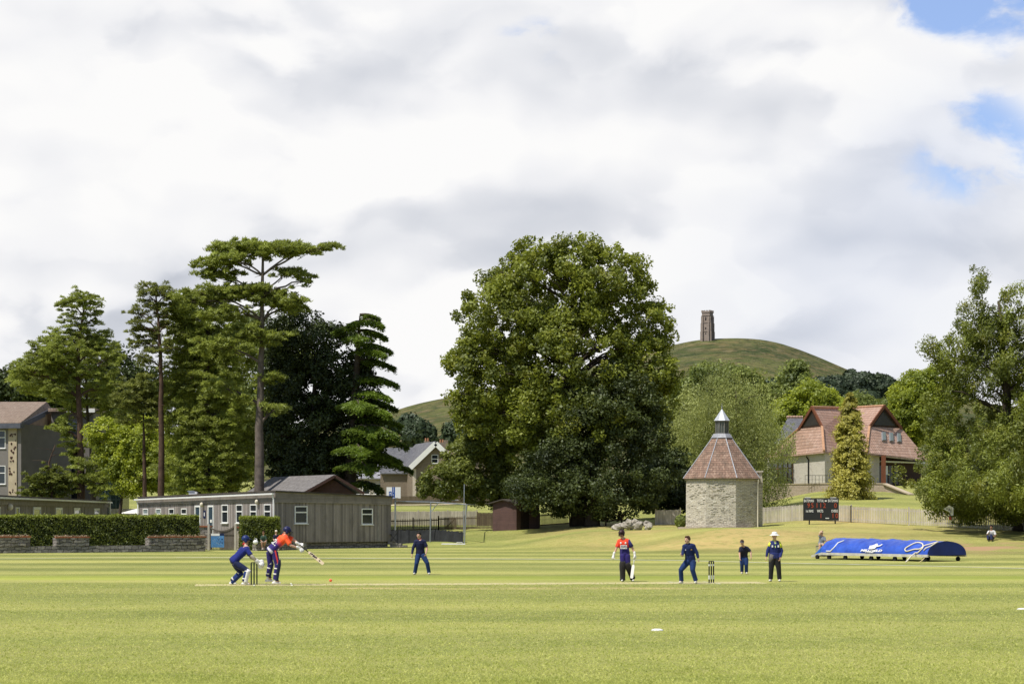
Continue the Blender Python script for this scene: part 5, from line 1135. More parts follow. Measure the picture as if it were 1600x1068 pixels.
for (A_,l,r) in ((AL,LBL,LBR),(AR,RBL,RBR)):
    b=MB(); ins_=Vector((0,.7,0)); cc=(A_+l+r)/3; b.slab([l.lerp(cc,.04)+ins_*.3,r.lerp(cc,.04)+ins_*.3,A_.lerp(cc,.04)+ins_*.3],(0,.3,0)); g_=b.build('gablet',MT['darkbrown'],t)
    b=MB(); q0,q1,q2=[k.lerp(cc,.3)+Vector((0,.12,0)) for k in (l,r,A_)]; b.slab([q0,q1,q2],(0,.06,0)); b.build('pane',plain('dark_gablet_glass',(.03,.025,.022),.5,.2),g_)
    b=MB(); b.beam(l+Vector((0,-.1,-.05)),A_+Vector((0,-.3,0)),.12,.32); b.beam(A_+Vector((0,-.3,0)),r+Vector((0,-.1,-.05)),.12,.32); b.build('bargeboard',MT['rustframe'],t)
gz=lambda q:0
def wallp(q,k=.0): v=Vector(q); return v
cx=p(1322,0,214)
pts=[]
for q in (EL0,EL1,EM,ER0,ER1,ER2): 
    v=Vector((q.x,q.y,0)); c_=Vector((cx.x,cx.y+3,0)); v=c_+(v-c_)*.955; pts.append((v,q.z))
b=MB()
zb_=W(0,757,198).z-o0.z
for i in range(4):
    (a,za_),(c_,zc_)=pts[i],pts[i+1]; b.slab([(a.x,a.y,zb_-1.5),(c_.x,c_.y,zb_-1.5),(c_.x,c_.y,zc_-.1),(a.x,a.y,za_-.1)],(0,.35,0))
b.build('wall',MT['ashlar'],t)
(a,za_),(c_,zc_)=pts[4],pts[5]; b=MB(); b.slab([(a.x,a.y+1.5,zb_-1.5),(c_.x,c_.y+1.5,zb_-1.5),(c_.x,c_.y+1.5,zc_-.1),(a.x,a.y+1.5,za_-.1)],(0,.3,0)); b.build('entrance_wall',MT['darkbrown'],t)
M_,L_=frame(a+Vector((0,1.4,0)),c_+Vector((0,1.4,0)),(0,0,0))
for k in range(4): window(t,M_,.5+k*1.05,zb_+.1,1.0,2.0,'glasspale' if k==1 else 'glass',fr='darkbrown',split=0,sill=False)
b=MB(M_); b.box(.1,L_,-.05,.5,zb_+2.35,zb_+2.5); b.build('canopy',MT['white'],t)
b=MB(M_); b.box(1.25,1.85,.1,.14,zb_+1.1,zb_+2.0); b.build('notice',MT['white'],t)
b=MB(); q=p(1381,0,199); b.box(q.x-.2,q.x+.2,q.y,q.y+.4,zb_-.6,ER1.z-.1); b.build('timber_post',MT['rustframe'],t)
M_,L_=frame(pts[0][0],pts[1][0],(0,0,0)); 
def uu(px): return uat(M_,o0,px)
b=MB(M_); b.box(.3,uu(1237),.005,.06,zb_+.1,zb_+2.5); g_=b.build('window',MT['glass'],t); 
b=MB(M_)
for k in range(4): x=uu(1240)-(k*1.5)-.1; b.box(x-.05,x+.05,.061,.12,zb_+.1,zb_+2.5)
b.box(.3,uu(1237),.061,.13,zb_+1.85,zb_+1.95); b.build('frame',MT['rustframe'],g_)
b=MB(); x=uu(1264.5); b.tube([M_@Vector((x-.3,.2,EL1.z-.35)),M_@Vector((x,.1,EL1.z-.7)),M_@Vector((x,.1,zb_-.3))],.07,6); b.build('downpipe',MT['black'],t)
# skylights
nrm=(RBR-RBL).cross(ER1-RBL).normalized(); nrm=nrm if nrm.y<0 else -nrm
for k,px in enumerate((1379.5,1391.5,1404)):
    c_=RBL.lerp(RBR,(px-1358.5)/(1408-1358.5)*.95); dn=(ER1.lerp(ER2,(px-1375)/75)-c_); a=c_+dn*.20;e=c_+dn*.50; sd=(RBR-RBL).normalized()*.38
    b=MB(); b.slab([a-sd,a+sd,e+sd,e-sd],nrm*.14); f=b.build('skylight',MT['galv'],t)
    b=MB(); b.slab([v+nrm*.142 for v in (a-sd*.75+dn*.015,a+sd*.75+dn*.015,e+sd*.75-dn*.015,e-sd*.75-dn*.015)],nrm*.02); b.build('pane',MT['glasspale'],f)
# slate wing at left back
o1=WG(1225,228); tt=thing('slate_roofed_wing','grey slate roofed wing behind the left end of the red roof','building',o1); q0=W(1212,0,228)-o1;q1=W(1262,0,228)-o1; e_=W(0,700,228).z-o1.z; rr_=W(0,650,228).z-o1.z
b=MB(); b.box(q0.x,q1.x,0,8,0,e_); b.build('wall',MT['ashlar'],tt); b=MB(); b.slab([(q0.x-.5,-.4,e_-.1),(q1.x,-.4,e_-.1),(q1.x,4,rr_),(q0.x+2,4,rr_)],(0,0,.12)); b.slab([(q0.x+2,8,e_),(q1.x,8,e_),(q1.x,4.01,rr_),(q0.x+2,4.01,rr_)],(0,0,.12)); b.build('roof',MT['slate'],tt)
b=MB(); b.tube([(q0.x+1.8,3.9,rr_+.1),(q1.x,3.9,rr_+.1)],.16,6); b.build('ridge_tiles',MT['redtile'],tt)
# terrace retaining wall, with sloping ramp on right
o1=WG(1280,190); tt=thing('terrace_wall','pale stone retaining wall of the terrace below the red roofed building','wall',o1)
q=[W(1196,757,191)-o1,W(1345,755,188.5)-o1,W(1383,756,188)-o1,W(1425,773,182)-o1]
b=MB()
for i in range(3): a=q[i];c_=q[i+1]; b.slab([(a.x,a.y,-3),(c_.x,c_.y,-3),c_,a],(0,.4,0))
b.build('stonework',MT['terrace'],tt)
b=MB(); [b.beam(q[i]+Vector((0,.2,.05)),q[i+1]+Vector((0,.2,.05)),.5,.1) for i in range(3)]; b.build('coping',MT['beige'],tt)
o1=W(1305,757,189.5); tt=thing('handrail','thin dark metal railing along the terrace of the red roofed building','railing',o1)
b=MB(); x0=W(1258,0,189.5).x-o1.x; x1=W(1340,0,189.5).x-o1.x
for k in range(16): x=x0+(x1-x0)*k/15; b.beam((x,0,0),(x,0,.9),.03,.03)
b.beam((x0,0,.9),(x1,0,.9),.04,.04); b.beam((x0,0,.5),(x1,0,.5),.02,.02); b.build('rail',MT['black'],tt)
# ---------------------------------------------------------------- scoreboard
d=143; o0=WG(1282.5,d); o0.z=W(0,816.5,d).z; s=F/d
t=thing('scoreboard','black electronic scoreboard with red digits and white headings in front of the picket fence','scoreboard',o0)
c0=W(1255.3,812.7,d)-o0;c1=W(1310.3,777.5,d)-o0
b=MB(); b.box(c0.x,c1.x,-.12,.12,c0.z,c1.z); b.build('panel',plain('scoreboard_face',(.022,.024,.026),.7,.05),t)
for px in (1264.5,1305): x=W(px,0,d).x-o0.x; b=MB(); b.box(x-.04,x+.04,-.06,.06,-.2,c0.z-.002); b.build('leg',MT['black'],t)
for x in (.12,.85): b=MB(); X=c0.x+(c1.x-c0.x)*x; b.box(X-.2,X+.2,-.1,.1,c1.z+.002,c1.z+.05); b.build('top_light',MT['white'],t)
lit=bpy.data.materials.new('digit_red'); lit.use_nodes=True; bs=lit.node_tree.nodes['Principled BSDF']; bs.inputs['Base Color'].default_value=(.42,.06,.02,1)
for (tx,px,py,sz,mt,bd) in (('BATSMAN',1263.5,782,.27,0,.012),('TOTAL',1281.5,782,.27,0,.012),('BATSMAN',1301,782,.27,0,.012),('1st INNS',1264.5,798,.25,0,.012),('WKTS',1281,798,.27,0,.012),('OVERS',1303.5,798,.27,0,.012),('95',1266,789.5,.50,1,.0),('112',1282,789.5,.50,1,0),('0',1305,789.5,.50,1,0),('1',1282.3,805.5,.50,1,0),('10',1304,805.5,.50,1,0)):
    c_=W(px,py,d)-o0; [text_mesh(ch,sz,lit,'digit',t,Matrix.Translation((c_.x+(i_-(len(tx)-1)/2)*.27,-.125,c_.z))@TXT,0,xs=.85) for i_,ch in enumerate(tx)] if mt else text_mesh(tx,sz*1.02,MT['white'],'lettering',t,Matrix.Translation((c_.x,-.125,c_.z))@TXT,.004,xs=.58)
b=MB(); c_=W(1292,809,d)-o0; b.box(c_.x-.12,c_.x+.14,-.125,-.1205,c_.z-.03,c_.z+.03); c_=W(1290,782,d)-o0; b.box(c_.x-.08,c_.x+.06,-.125,-.1205,c_.z-.05,c_.z+.05); b.build('maker_plate',MT['white'],t)
# ---------------------------------------------------------------- roll-on cover
near=W(1449,0,96.3); near.z=0; farL=W(1283,0,102.2); farL.z=0
axv=(farL-near); Lc=axv.length; axv.normalize(); pv=Vector((-axv.y,axv.x,0)); pv=pv if pv.x>0 else -pv
t=thing('pitch_cover','long blue arched roll-on pitch cover on small wheels parked near the boundary','cover',near)
wc=2.75; zr0=.30
def arc(u,th,extra=0):  # u along, th 0..1 across
    hgt=(.68+.10*min(1,u/Lc)); sag=.035*math.sin(u/Lc*math.pi*4)**2
    a=th*math.pi; x=wc/2-wc/2*math.cos(a); z=zr0+.0+(hgt-sag)*math.sin(a)**.85+extra
    return axv*u+pv*x+Vector((0,0,z))
m,n=newmat('cover_blue'); pos=n.n('TexCoord').outputs['Object']; f=n.noise(pos,1.6,4,.6); g2=n.noise(n.vm('MULTIPLY',pos,(1,1,.4)),4,4,.6,1.2)
c=n.mix(n.mr(f,.3,.7),(.012,.05,.33),(.035,.11,.55)); finish(n,pbsdf(n,c,.42,g2,.5,.06,Specular_IOR_Level=.5)); MT['cover']=m
b=MB(); NU,NT_=60,26; vs=[]
for i in range(NU+1):
    u=Lc*i/NU
    for j in range(NT_+1): vs.append(arc(u,j/NT_,random.uniform(-.012,.012)+.035*math.exp(-((u%1.42-.71)/.07)**2)-.02*math.sin(u*9+j*.6)*math.sin(j*.9)))
fs=[(i*(NT_+1)+j,(i+1)*(NT_+1)+j,(i+1)*(NT_+1)+j+1,i*(NT_+1)+j+1) for i in range(NU) for j in range(NT_)]
b.add(vs,fs); b.build('tarpaulin',MT['cover'],t,smooth=True)
b=MB(); e=[arc(0.0,j/NT_)+axv*.0 for j in range(NT_+1)]; b.slab([q-axv*.012 for q in e],axv*.008); b.build('end_panel',plain('cover_end_blue',(.008,.028,.2),.5,.15,2),t)  # darker blue than the tarpaulin: shade of the unlit end put into the colour
# collapsed left end
b=MB(); L0=[arc(Lc,j/14) for j in range(15)]; tip0=W(1268.5,868.5,103.5)-near; tip1=tip0+pv*wc*.85+axv*.0
rows=[]; 
for k in range(9):
    u=k/8; r=[]
    for j in range(15):
        e1=tip0.lerp(tip1,j/14); q=L0[j].lerp(e1,u); q.z+= .10*math.sin(u*math.pi*3+j)*math.sin(u*math.pi)+.15*math.sin(u*math.pi)*math.sin(j/14*math.pi); r.append(q)
    rows.append(r)
vs=[q for r in rows for q in r]; b.add(vs,[(i*15+j,(i+1)*15+j,(i+1)*15+j+1,i*15+j+1) for i in range(8) for j in range(14)]); m2=plain('bright_blue_sheet',(.02,.14,.55),.4,.25,2,bump=.6)
b.build('folded_sheet',m2,t,smooth=True)
b=MB(); b.beam(arc(-.05,0)+Vector((0,0,-.02)),arc(Lc,0)+Vector((0,0,-.02)),.07,.13); b.beam(arc(Lc,0)+Vector((0,0,-.03)),tip0,.06,.12); b.beam(arc(0,1)+Vector((0,0,-.02)),arc(Lc,1)+Vector((0,0,-.02)),.07,.12); b.build('rim',plain('dirty_white_rim',(.62,.6,.52),.7,.2,3),t)
for u in (.25,2.2,3.8,5.6,Lc-.5,Lc+.35):
    for x in (.08,wc-.3):
        if u>Lc and x>1: continue
        q=axv*u+pv*x; b=MB(); b.tube([q+Vector((0,0,.11))-pv*.05,q+Vector((0,0,.11))+pv*.05],.11,12); w_=b.build('wheel',MT['black'],t,smooth=False)
        b=MB(); b.beam(q+Vector((0,0,.11)),q+Vector((0,0,.24)),.06,.05); b.build('bracket',MT['galv'],w_)
# edge cord of the folded sheet and loose rope
def onarc(px,py):  # find point on the arch surface for a photo position
    best=None
    for iu in range(0,101):
        for it in range(2,40):
            q=arc(Lc*iu/100,it/80)+near; x=800+F*q.x/q.y; y=HY-(q.z-H)*F/q.y; e=(x-px)**2+(y-py)**2
            if best is None or e<best[0]: best=(e,q-near)
    return best[1]
b=MB(); pts=[onarc(x,y)+Vector((0,-.03,.03)) for x,y in ((1318,845),(1309,849),(1303,855),(1297,861),(1290,866))]; b.tube(pts,.035,6); b.build('edge_cord',MT['white'],t,smooth=True)
rope=[(1467,850),(1455,850),(1444,853),(1437,858),(1428,859),(1417,862),(1414,858),(1421,853),(1432,849),(1440,850),(1442,856),(1438,861),(1434,866),(1429,870)]
pts=[onarc(x,y)+Vector((0,-.04,.05)) for x,y in rope]; 
sm=[]
for i in range(len(pts)-1):
    for k in range(4):
        p0_=pts[max(0,i-1)];p1_=pts[i];p2_=pts[i+1];p3_=pts[min(len(pts)-1,i+2)];u=k/4
        sm.append(.5*((2*p1_)+(p2_-p0_)*u+(2*p0_-5*p1_+4*p2_-p3_)*u*u+(3*p1_-p0_-3*p2_+p3_)*u**3))
g_=W(1415.5,880,94.5)-near; g_.z=.03; sm+=[pts[-1],pts[-1].lerp(g_,.5)+Vector((0,0,.03)),g_]
rp_=MB(); rp_.tube(sm,.032,6); ro=rp_.build('rope',plain('cream_rope',(.8,.74,.58),.8,.1),None,near,True); tag(ro,'thick cream rope lying in loops over the right half of the blue cover','rope')
b=MB(); pts=[onarc(1466,851)+Vector((0,-.05,.05)),onarc(1455,855)+Vector((0,-.05,.05)),onarc(1446,857)+Vector((0,-.05,.06)),onarc(1443,861)+Vector((0,-.05,.04))]; b.tube(pts,.03,6); b.build('rope_tail',plain('cream_rope2',(.8,.74,.58),.8,.1),ro,None,True)
b=MB(); q0=axv*.15+Vector((0,0,.18))-pv*.05; q1=W(1437,880,94.3)-near; q1.z=.03; b.tube([q0,q0.lerp(q1,.6)+Vector((0,0,-.02)),q1],.025,6); b.build('tie_rope',plain('yellow_rope',(.75,.62,.3),.8,.1),t)
# crest and lettering, lying on the near face
def ondec(px,py): return onarc(px,py)+Vector((-.0,-.05,.02))
c_=onarc(1362,863); xd=-axv; u0=arc(3.5,.2)-arc(3.5,.12); up_=u0.normalized(); nv=xd.cross(up_).normalized(); nv=nv if nv.y<0 else -nv
def decM(px,py): 
    q=onarc(px,py)+nv*.05; return Matrix(((xd.x,up_.x,nv.x,q.x),(xd.y,up_.y,nv.y,q.y),(xd.z,up_.z,nv.z,q.z),(0,0,0,1)))
text_mesh('MILLFIELD',.21,MT['white'],'lettering',t,decM(1361.5,861),.008,xs=1.55); text_mesh('PREP',.17,MT['white'],'lettering',t,decM(1361,864.2),.008,xs=1.7)
Md=decM(1366,854.5); b=MB(Md); sc_=.42
cr_=[(-.5,-.45),(-.1,-.5),(.3,-.35),(.35,-.05),(.75,.1),(.95,.45),(.8,.5),(.65,.25),(.35,.2),(.3,.45),(.1,.6),(-.1,.4),(-.35,.2),(-.65,.15),(-.55,-.1)]
b.slab([(x*sc_*1.2,y*sc_*.9,0) for x,y in cr_],(0,0,.012)); b.build('crest',MT['white'],t)
# right edge parasol + hanging sheet in the yew
p=WG(1612,150); t=thing('parasol','blue parasol just visible at the right edge behind the fence','parasol',p); zc=W(0,797,150).z-p.z
b=MB(); b.add([(1.6*math.cos(k*math.pi/4),1.6*math.sin(k*math.pi/4),zc-.35) for k in range(8)]+[(0,0,zc+.25)],[(k,(k+1)%8,8) for k in range(8)]+[tuple(range(7,-1,-1))]); b.build('canopy',MT['cover'],t); b=MB(); b.tube([(0,0,0),(0,0,zc)],.03,6); b.build('pole',MT['galv'],t)
p=W(1483,800,131); p.z=W(0,809.5,131).z; t=thing('banner','small white banner with grey marks hanging among the yew twigs over the picket fence','banner',p)
b=MB(); b.slab([(-.38,0,.62),(.0,-.04,.88),(.3,.02,.7),(.28,0,.2),(.12,-.02,.18),(.02,0,.42)],(0,.01,0)); b.build('cloth',MT['white'],t)
b=MB(); b.box(-.04,.02,-.05,-.035,.5,.66); b.box(.08,.13,-.05,-.035,.38,.6); b.box(-.18,-.12,-.05,-.035,.6,.68); b.build('marks',plain('grey_marks',(.15,.15,.16),.7),t)
b=MB(); b.ell((.08,0,.02),(.09,.05,.13)); b.build('red_tassel',plain('red_cloth',(.45,.09,.06),.8),t)
# ---------------------------------------------------------------- people
def bake(b,name,mat,parent,vox=.014,it=4,loc=None,fac=.5):
    me=b.mesh(name); o=bpy.data.objects.new(name,me); col.objects.link(o)
    r=o.modifiers.new('r','REMESH'); r.mode='VOXEL'; r.voxel_size=vox; r.use_smooth_shade=True
    if it: s_=o.modifiers.new('s','SMOOTH'); s_.factor=fac; s_.iterations=it
    dg=bpy.context.evaluated_depsgraph_get(); dg.update()
    m2=bpy.data.meshes.new_from_object(o.evaluated_get(dg)); m2.name=name
    o.modifiers.clear(); o.data=m2; bpy.data.meshes.remove(me); m2.shade_smooth(); m2.materials.clear(); m2.materials.append(mat)
    if parent is not None:o.parent=parent
    if loc is not None:o.location=loc
    return o
def cloth(name,c,rough=.75,bump=.5,c2=None):
    m,n=newmat(name); tc=n.n('TexCoord').outputs['Object']; f=n.noise(tc,6,4,.6,.8); g=n.noise(n.vm('MULTIPLY',tc,(1,1,.45)),14,3,.6,1.0)
    cc=n.mix(n.mr(f,.3,.7),tuple(x*.75 for x in c),c2 or tuple(x*1.12 for x in c)); finish(n,pbsdf(n,cc,rough,g,bump,.03,Sheen_Weight=.1,Specular_IOR_Level=.25)); return m
def gradcloth(name,p0,p1,stops,bump=.5):
    """colour blocks along the axis p0->p1 in the wearer's own space"""
    m,n=newmat(name); tc=n.n('TexCoord').outputs['Object']; a=Vector(p1)-Vector(p0); L=a.length; a/=L
    v=n.math('DIVIDE',n.vm('DOT_PRODUCT',n.vm('SUBTRACT',tc,tuple(p0)),tuple(a)),L)
    v=n.math('ADD',v,n.math('MULTIPLY',n.math('SUBTRACT',n.noise(tc,5,2),.5),.12))
    r=n.n('ValToRGB',Fac=v); el=r.color_ramp.elements
    while len(el)<len(stops): el.new(.5)
    for e,(p,c) in zip(el,stops): e.position=p;e.color=(*c,1)
    g=n.noise(n.vm('MULTIPLY',tc,(1,1,.45)),14,3,.6,1.0)
    finish(n,pbsdf(n,r.outputs[0],.7,g,bump,.03,Sheen_Weight=.1,Specular_IOR_Level=.25)); return m
skin=plain('skin',(.56,.33,.24),.55,.08,4); skin_tan=plain('tanned_skin',(.34,.185,.12),.55,.08,4); skin_red=plain('sunny_skin',(.62,.37,.28),.55,.08,4)
hairbrown=plain('brown_hair',(.09,.04,.02),.7,.3,20); hairblack=plain('black_hair',(.012,.009,.008),.6,.3,20)
NV=(.012,.022,.10); NV2=(.006,.010,.045); RB=(.012,.04,.19)
navytop=cloth('navy_shirt',(.007,.010,.05)); bluetop=cloth('royal_blue_shirt',(.008,.017,.17)); midblue=cloth('dark_blue_top',(.006,.016,.085)); bluetr=cloth('blue_trousers',(.006,.028,.11)); navytr=cloth('navy_trousers',(.008,.014,.06)); blacktr=cloth('black_trousers',(.012,.012,.013)); purple=cloth('purple_navy_trousers',(.022,.014,.13))
darktop=cloth('near_black_shirt',(.012,.013,.035)); greentop=cloth('green_shirt',(.035,.07,.045)); greytop=cloth('grey_shirt',(.22,.25,.3)); whitetop=cloth('white_shirt',(.72,.72,.72)); leath=plain('white_leather',(.78,.77,.73),.5,.1,8); padnavy=cloth('pad_navy',(.012,.02,.07)); padblack=cloth('pad_black',(.018,.016,.015))
khaki=cloth('stone_shorts',(.4,.35,.27)); redcol=plain('red_collar_cloth',(.5,.03,.035),.8,.1); straw=plain('straw_hat_weave',(.62,.5,.3),.85,.2,8); capgrey=plain('grey_cap_cloth',(.10,.10,.12),.8,.2,8)
orange=(.85,.075,.018)
def hand(b,wr,fw,k=1.0,curl=.5,side=None,glove=0.0,palmn=None):
    """palm + five fingers; fw = direction of the fingers"""
    wr=Vector(wr);fw=Vector(fw).normalized(); pn=Vector(palmn) if palmn else Vector((0,-1,0)); pn=(pn-fw*pn.dot(fw)); pn=pn.normalized() if pn.length>.1 else fw.orthogonal().normalized()
    sd=fw.cross(pn).normalized(); g=1+glove
    pc=wr+fw*.05*k
    b.cap(wr+fw*.005*k,wr+fw*.085*k,.026*k*g,.037*k*g,10,.5 if not glove else .8,sd)
    for i,(off,L) in enumerate(((-.030,.068),(-.010,.078),(.010,.072),(.029,.056))):
        r=.0095*k*(1+glove*1.1); p=wr+fw*.085*k+sd*off*k*g; c1=curl; d1=(fw*math.cos(c1)+pn*math.sin(c1)); d2=(fw*math.cos(c1*2.2)+pn*math.sin(c1*2.2)); q=p+d1*L*.5*k; b.cap(p-fw*.012*k,q,r,r*.95,7); b.cap(q,q+d2*L*.5*k,r*.95,r*.8,7)
    tb=wr+fw*.03*k-sd*.03*k*g; td=(fw*.75-sd*.65+pn*.25).normalized(); b.cap(tb,tb+td*.04*k,.012*k*g,.011*k*g,7); b.cap(tb+td*.04*k,tb+td*.04*k+(fw*.8+pn*.5-sd*.1).normalized()*.03*k,.011*k*g,.009*k*g,7)
def headbase(fd):
    fd=Vector(fd).normalized(); up=Vector((0,0,1)); r=fd.cross(up).normalized(); u=r.cross(fd)
    return Matrix((r,fd,u)).transposed()   # columns right, forward, up
def person(label,foot,conv,J,top,trous,k=1.0,fd=(0,-1,-.05),skin_=None,long=0,hair=None,hat=None,shoe=None,d=None,ground=None,torso=1.0,tm=None,trm=None,collar=None,curl=.5,gloves=None,fingdir={},bare_leg=False,loose=1.0,shoulder_y=None,shorts=False,hatm=None,zoff=0.0,toedir=None):
    px0,py0=conv(*foot); d=d or DF(py0); s=F/d; base=W(px0,py0,d)
    if ground: base.z=float(G(base.x,base.y))
    base.z+=zoff
    j={}
    for n_,v in J.items():
        x,y=conv(v[0],v[1]); j[n_]=Vector(((x-px0)/s,v[2] if len(v)>2 else 0,H+(HY-y)/s-base.z))
    skin_=skin_ or skin; HB=headbase(fd); hd=j['head']; shm=(j['shL']+j['shR'])/2; j['shL']=j['shL'].lerp(shm,.2)-Vector((0,0,.015)); j['shR']=j['shR'].lerp(shm,.2)-Vector((0,0,.015)); pv_=j['pelvis']; nk=j.get('neck',shm.lerp(hd,.3))
    sdv=(j['shR']-j['shL']); sdv=sdv.normalized()
    T=(shm-pv_)
    def torsob(b,e,lo=0,hw=1.0):
        pts=[pv_-T.normalized()*.09,pv_-T.normalized()*.04,pv_,pv_+T*.3,pv_+T*.62,pv_+T*.86,shm+T.normalized()*.02,nk]
        rr=[.07,.135,.158,.142,.165,.172,.125,.055]
        sd=sdv.copy(); sd=(sd+Vector((.0001,0,0))); 
        n0=2 if lo else 0
        b.tube(pts[n0:],[ (r*torso*hw+e)*k for r in rr[n0:]],16,.66,sd)
        if e: b.v=b.v[:-16]+[tuple(Vector(v).lerp(shm,.55)) for v in b.v[-16:]]
        for h in('shL','shR'): b.cap(shm.lerp(j[h],.45),j[h],(.075+e)*k,(.062+e)*k,12)
    body=MB(); torsob(body,0)
    body.cap(shm+(nk-shm)*.2,hd-HB@Vector((0,-.01,.05))*k,.056*k,.052*k,12)
    # head
    body.ell(hd,(.080*k,.098*k,.116*k),HB,18,12); body.cap(hd+HB@Vector((0,.03,-.055))*k,hd+HB@Vector((0,.055,-.088))*k,.055*k,.036*k,12)
    body.cap(hd+HB@Vector((0,.088,.01))*k,hd+HB@Vector((0,.112,-.022))*k,.010*k,.016*k,8)
    for sx in(-1,1): body.ell(hd+HB@Vector((sx*.076,-.002,-.008))*k,(.014*k,.022*k,.032*k),HB,8,6)
    for sd_ in 'LR':
        body.cap(j['sh'+sd_],j['el'+sd_],.052*k,.040*k,12); body.cap(j['el'+sd_],j['wr'+sd_],.041*k,.026*k,12)
        if not gloves:
            fw=(j['wr'+sd_]-j['el'+sd_]).normalized(); fw=Vector(fingdir.get(sd_,fw)); hand(body,j['wr'+sd_],fw,k,curl,palmn=(1,0,0) if sd_=='L' else (-1,0,0))
        body.cap(j['hip'+sd_],j['kn'+sd_],.083*k,.056*k,12); kn,an=j['kn'+sd_],j['an'+sd_]
        body.tube([kn-(an-kn)*.02,kn.lerp(an,.08),kn.lerp(an,.3),kn.lerp(an,.65),an],[.04*k,.055*k,.060*k,.044*k,.034*k],12)
        td=(j['toe'+sd_]-an) ; body.cap(an,an+td*.8,.036*k,.03*k,10)
    bo=bake(body,'person',skin_,None,.0125*max(k,.9),3,base); tag(bo,label,'person')
    # shirt
    b=MB(); torsob(b,.022); 
    for sd_ in 'LR':
        a=j['sh'+sd_];e=j['el'+sd_];w_=j['wr'+sd_]
        if (long if isinstance(long,bool) or isinstance(long,int) else (sd_ in long)): b.tube([a+(a-e)*.1,a,a.lerp(e,.5),e,e.lerp(w_,.5),w_-(w_-e)*.03],[.04*k,.074*k,.066*k,.060*k,.05*k,.04*k],12)
        else: b.tube([a+(a-e)*.1,a,a.lerp(e,.5),a.lerp(e,.82)],[.04*k,.076*k,.074*k,.072*k],12)
    # hem skirt
    b.tube([pv_+T*.25,pv_-T.normalized()*.03,pv_-T.normalized()*.07],[(.155*torso+.01)*k,(.172*torso+.01)*k,(.165*torso)*k],16,.72,sdv)
    mt=tm(j) if tm else top
    bake(b,'shirt',mt,bo,.013,3)
    # trousers
    b=MB(); b.tube([pv_-T.normalized()*.13,pv_-T.normalized()*.08,pv_,pv_+T.normalized()*.06],[.06*k,.165*torso*k,.172*torso*k,.160*torso*k],16,.75,sdv)
    for sd_ in 'LR':
        h,kn,an=j['hip'+sd_],j['kn'+sd_],j['an'+sd_]; f=.045
        rad=[.06*k,.105*k*loose,.096*k*loose,.078*k*loose,.074*k*loose,.070*k*loose,.072*k*loose] if not shorts else [.06*k,.105*k,.1*k,.095*k]
        pts=[h+(h-kn)*.08,h.lerp(kn,.06),h.lerp(kn,.5),kn,kn.lerp(an,.35),kn.lerp(an,.7),an+(kn-an)*.0]
        if shorts: pts=pts[:3]+[h.lerp(kn,.88)]
        b.tube(pts,rad,14)
    bake(b,'shorts' if shorts else 'trousers',(trm(j) if trm else trous),bo,.013,3)
    for sd_ in 'LR':
        an=j['an'+sd_];tv=j['toe'+sd_]-an; tv.z=0; tv=tv.normalized() if tv.length>.02 else Vector((0,-1,0))
        if toedir: tv=Vector(toedir).normalized()
        fl=min(an.z,j['toe'+sd_].z); zf=max(0,fl-.06)
        b=MB(); c0_=Vector((an.x,an.y,zf+.045*k)); b.cap(c0_-tv*.05*k,c0_+tv*.13*k,.047*k,.038*k,12,.9); b.cap(c0_+Vector((0,0,.02)),an+Vector((0,0,.02)),.045*k,.040*k,10)
        for i in range(len(b.v)): b.v[i]=(b.v[i][0],b.v[i][1],max(b.v[i][2],zf+.002))
        bake(b,'shoe',shoe or leath,bo,.011,2)
    # eyes, brows, mouth
    b=MB()
    for sx in(-1,1): b.ell(hd+HB@Vector((sx*.032,.082,.012))*k,(.013*k,.008*k,.008*k),HB,8,5); b.ell(hd+HB@Vector((sx*.032,.086,.033))*k,(.02*k,.006*k,.004*k),HB,8,5)
    b.ell(hd+HB@Vector((0,.089,-.052))*k,(.024*k,.006*k,.006*k),HB,8,5); b.build('facial_feature',plain('dark_features',(.08,.035,.03),.6,.1),bo,smooth=True)
    if hair:
        b=MB(); b.ell(hd+HB@Vector((0,-.018,.028))*k,(.090*k,.103*k,.108*k),HB,16,10); b.ell(hd+HB@Vector((0,.035,.092))*k,(.068*k,.066*k,.040*k),HB,12,8)
        for _ in range(26): u=Vector((random.gauss(0,.6),random.gauss(-.2,.7),abs(random.gauss(.6,.4)))).normalized(); b.ell(hd+HB@Vector((u.x*.08,u.y*.09-.015,u.z*.1+.03))*k,.017*k,None,6,4)
        bake(b,'hair',hair,bo,.01,1)
    if hat: hat(bo,hd,HB,k,hatm)
    if collar: b=MB(); b.tube([nk-(nk-shm)*.3,nk+(hd-nk)*.16],[.082*k,.064*k],14,.9); b.build('collar',collar,bo,smooth=True)
    if gloves:
        for sd_ in 'LR':
            fw=Vector(fingdir.get(sd_,(j['wr'+sd_]-j['el'+sd_]).normalized())).normalized(); b=MB(); w_=j['wr'+sd_]; g=gloves
            hand(b,w_+fw*.01,fw,k*1.12,curl,glove=g,palmn=(1,0,0) if sd_=='L' else (-1,0,0)); b.cap(w_-fw*.07*k,w_+fw*.01,.047*k,.046*k,12); bake(b,'glove',leath,bo,.011,2)
    bo['_j']=0; del bo['_j']
    return bo,j,base
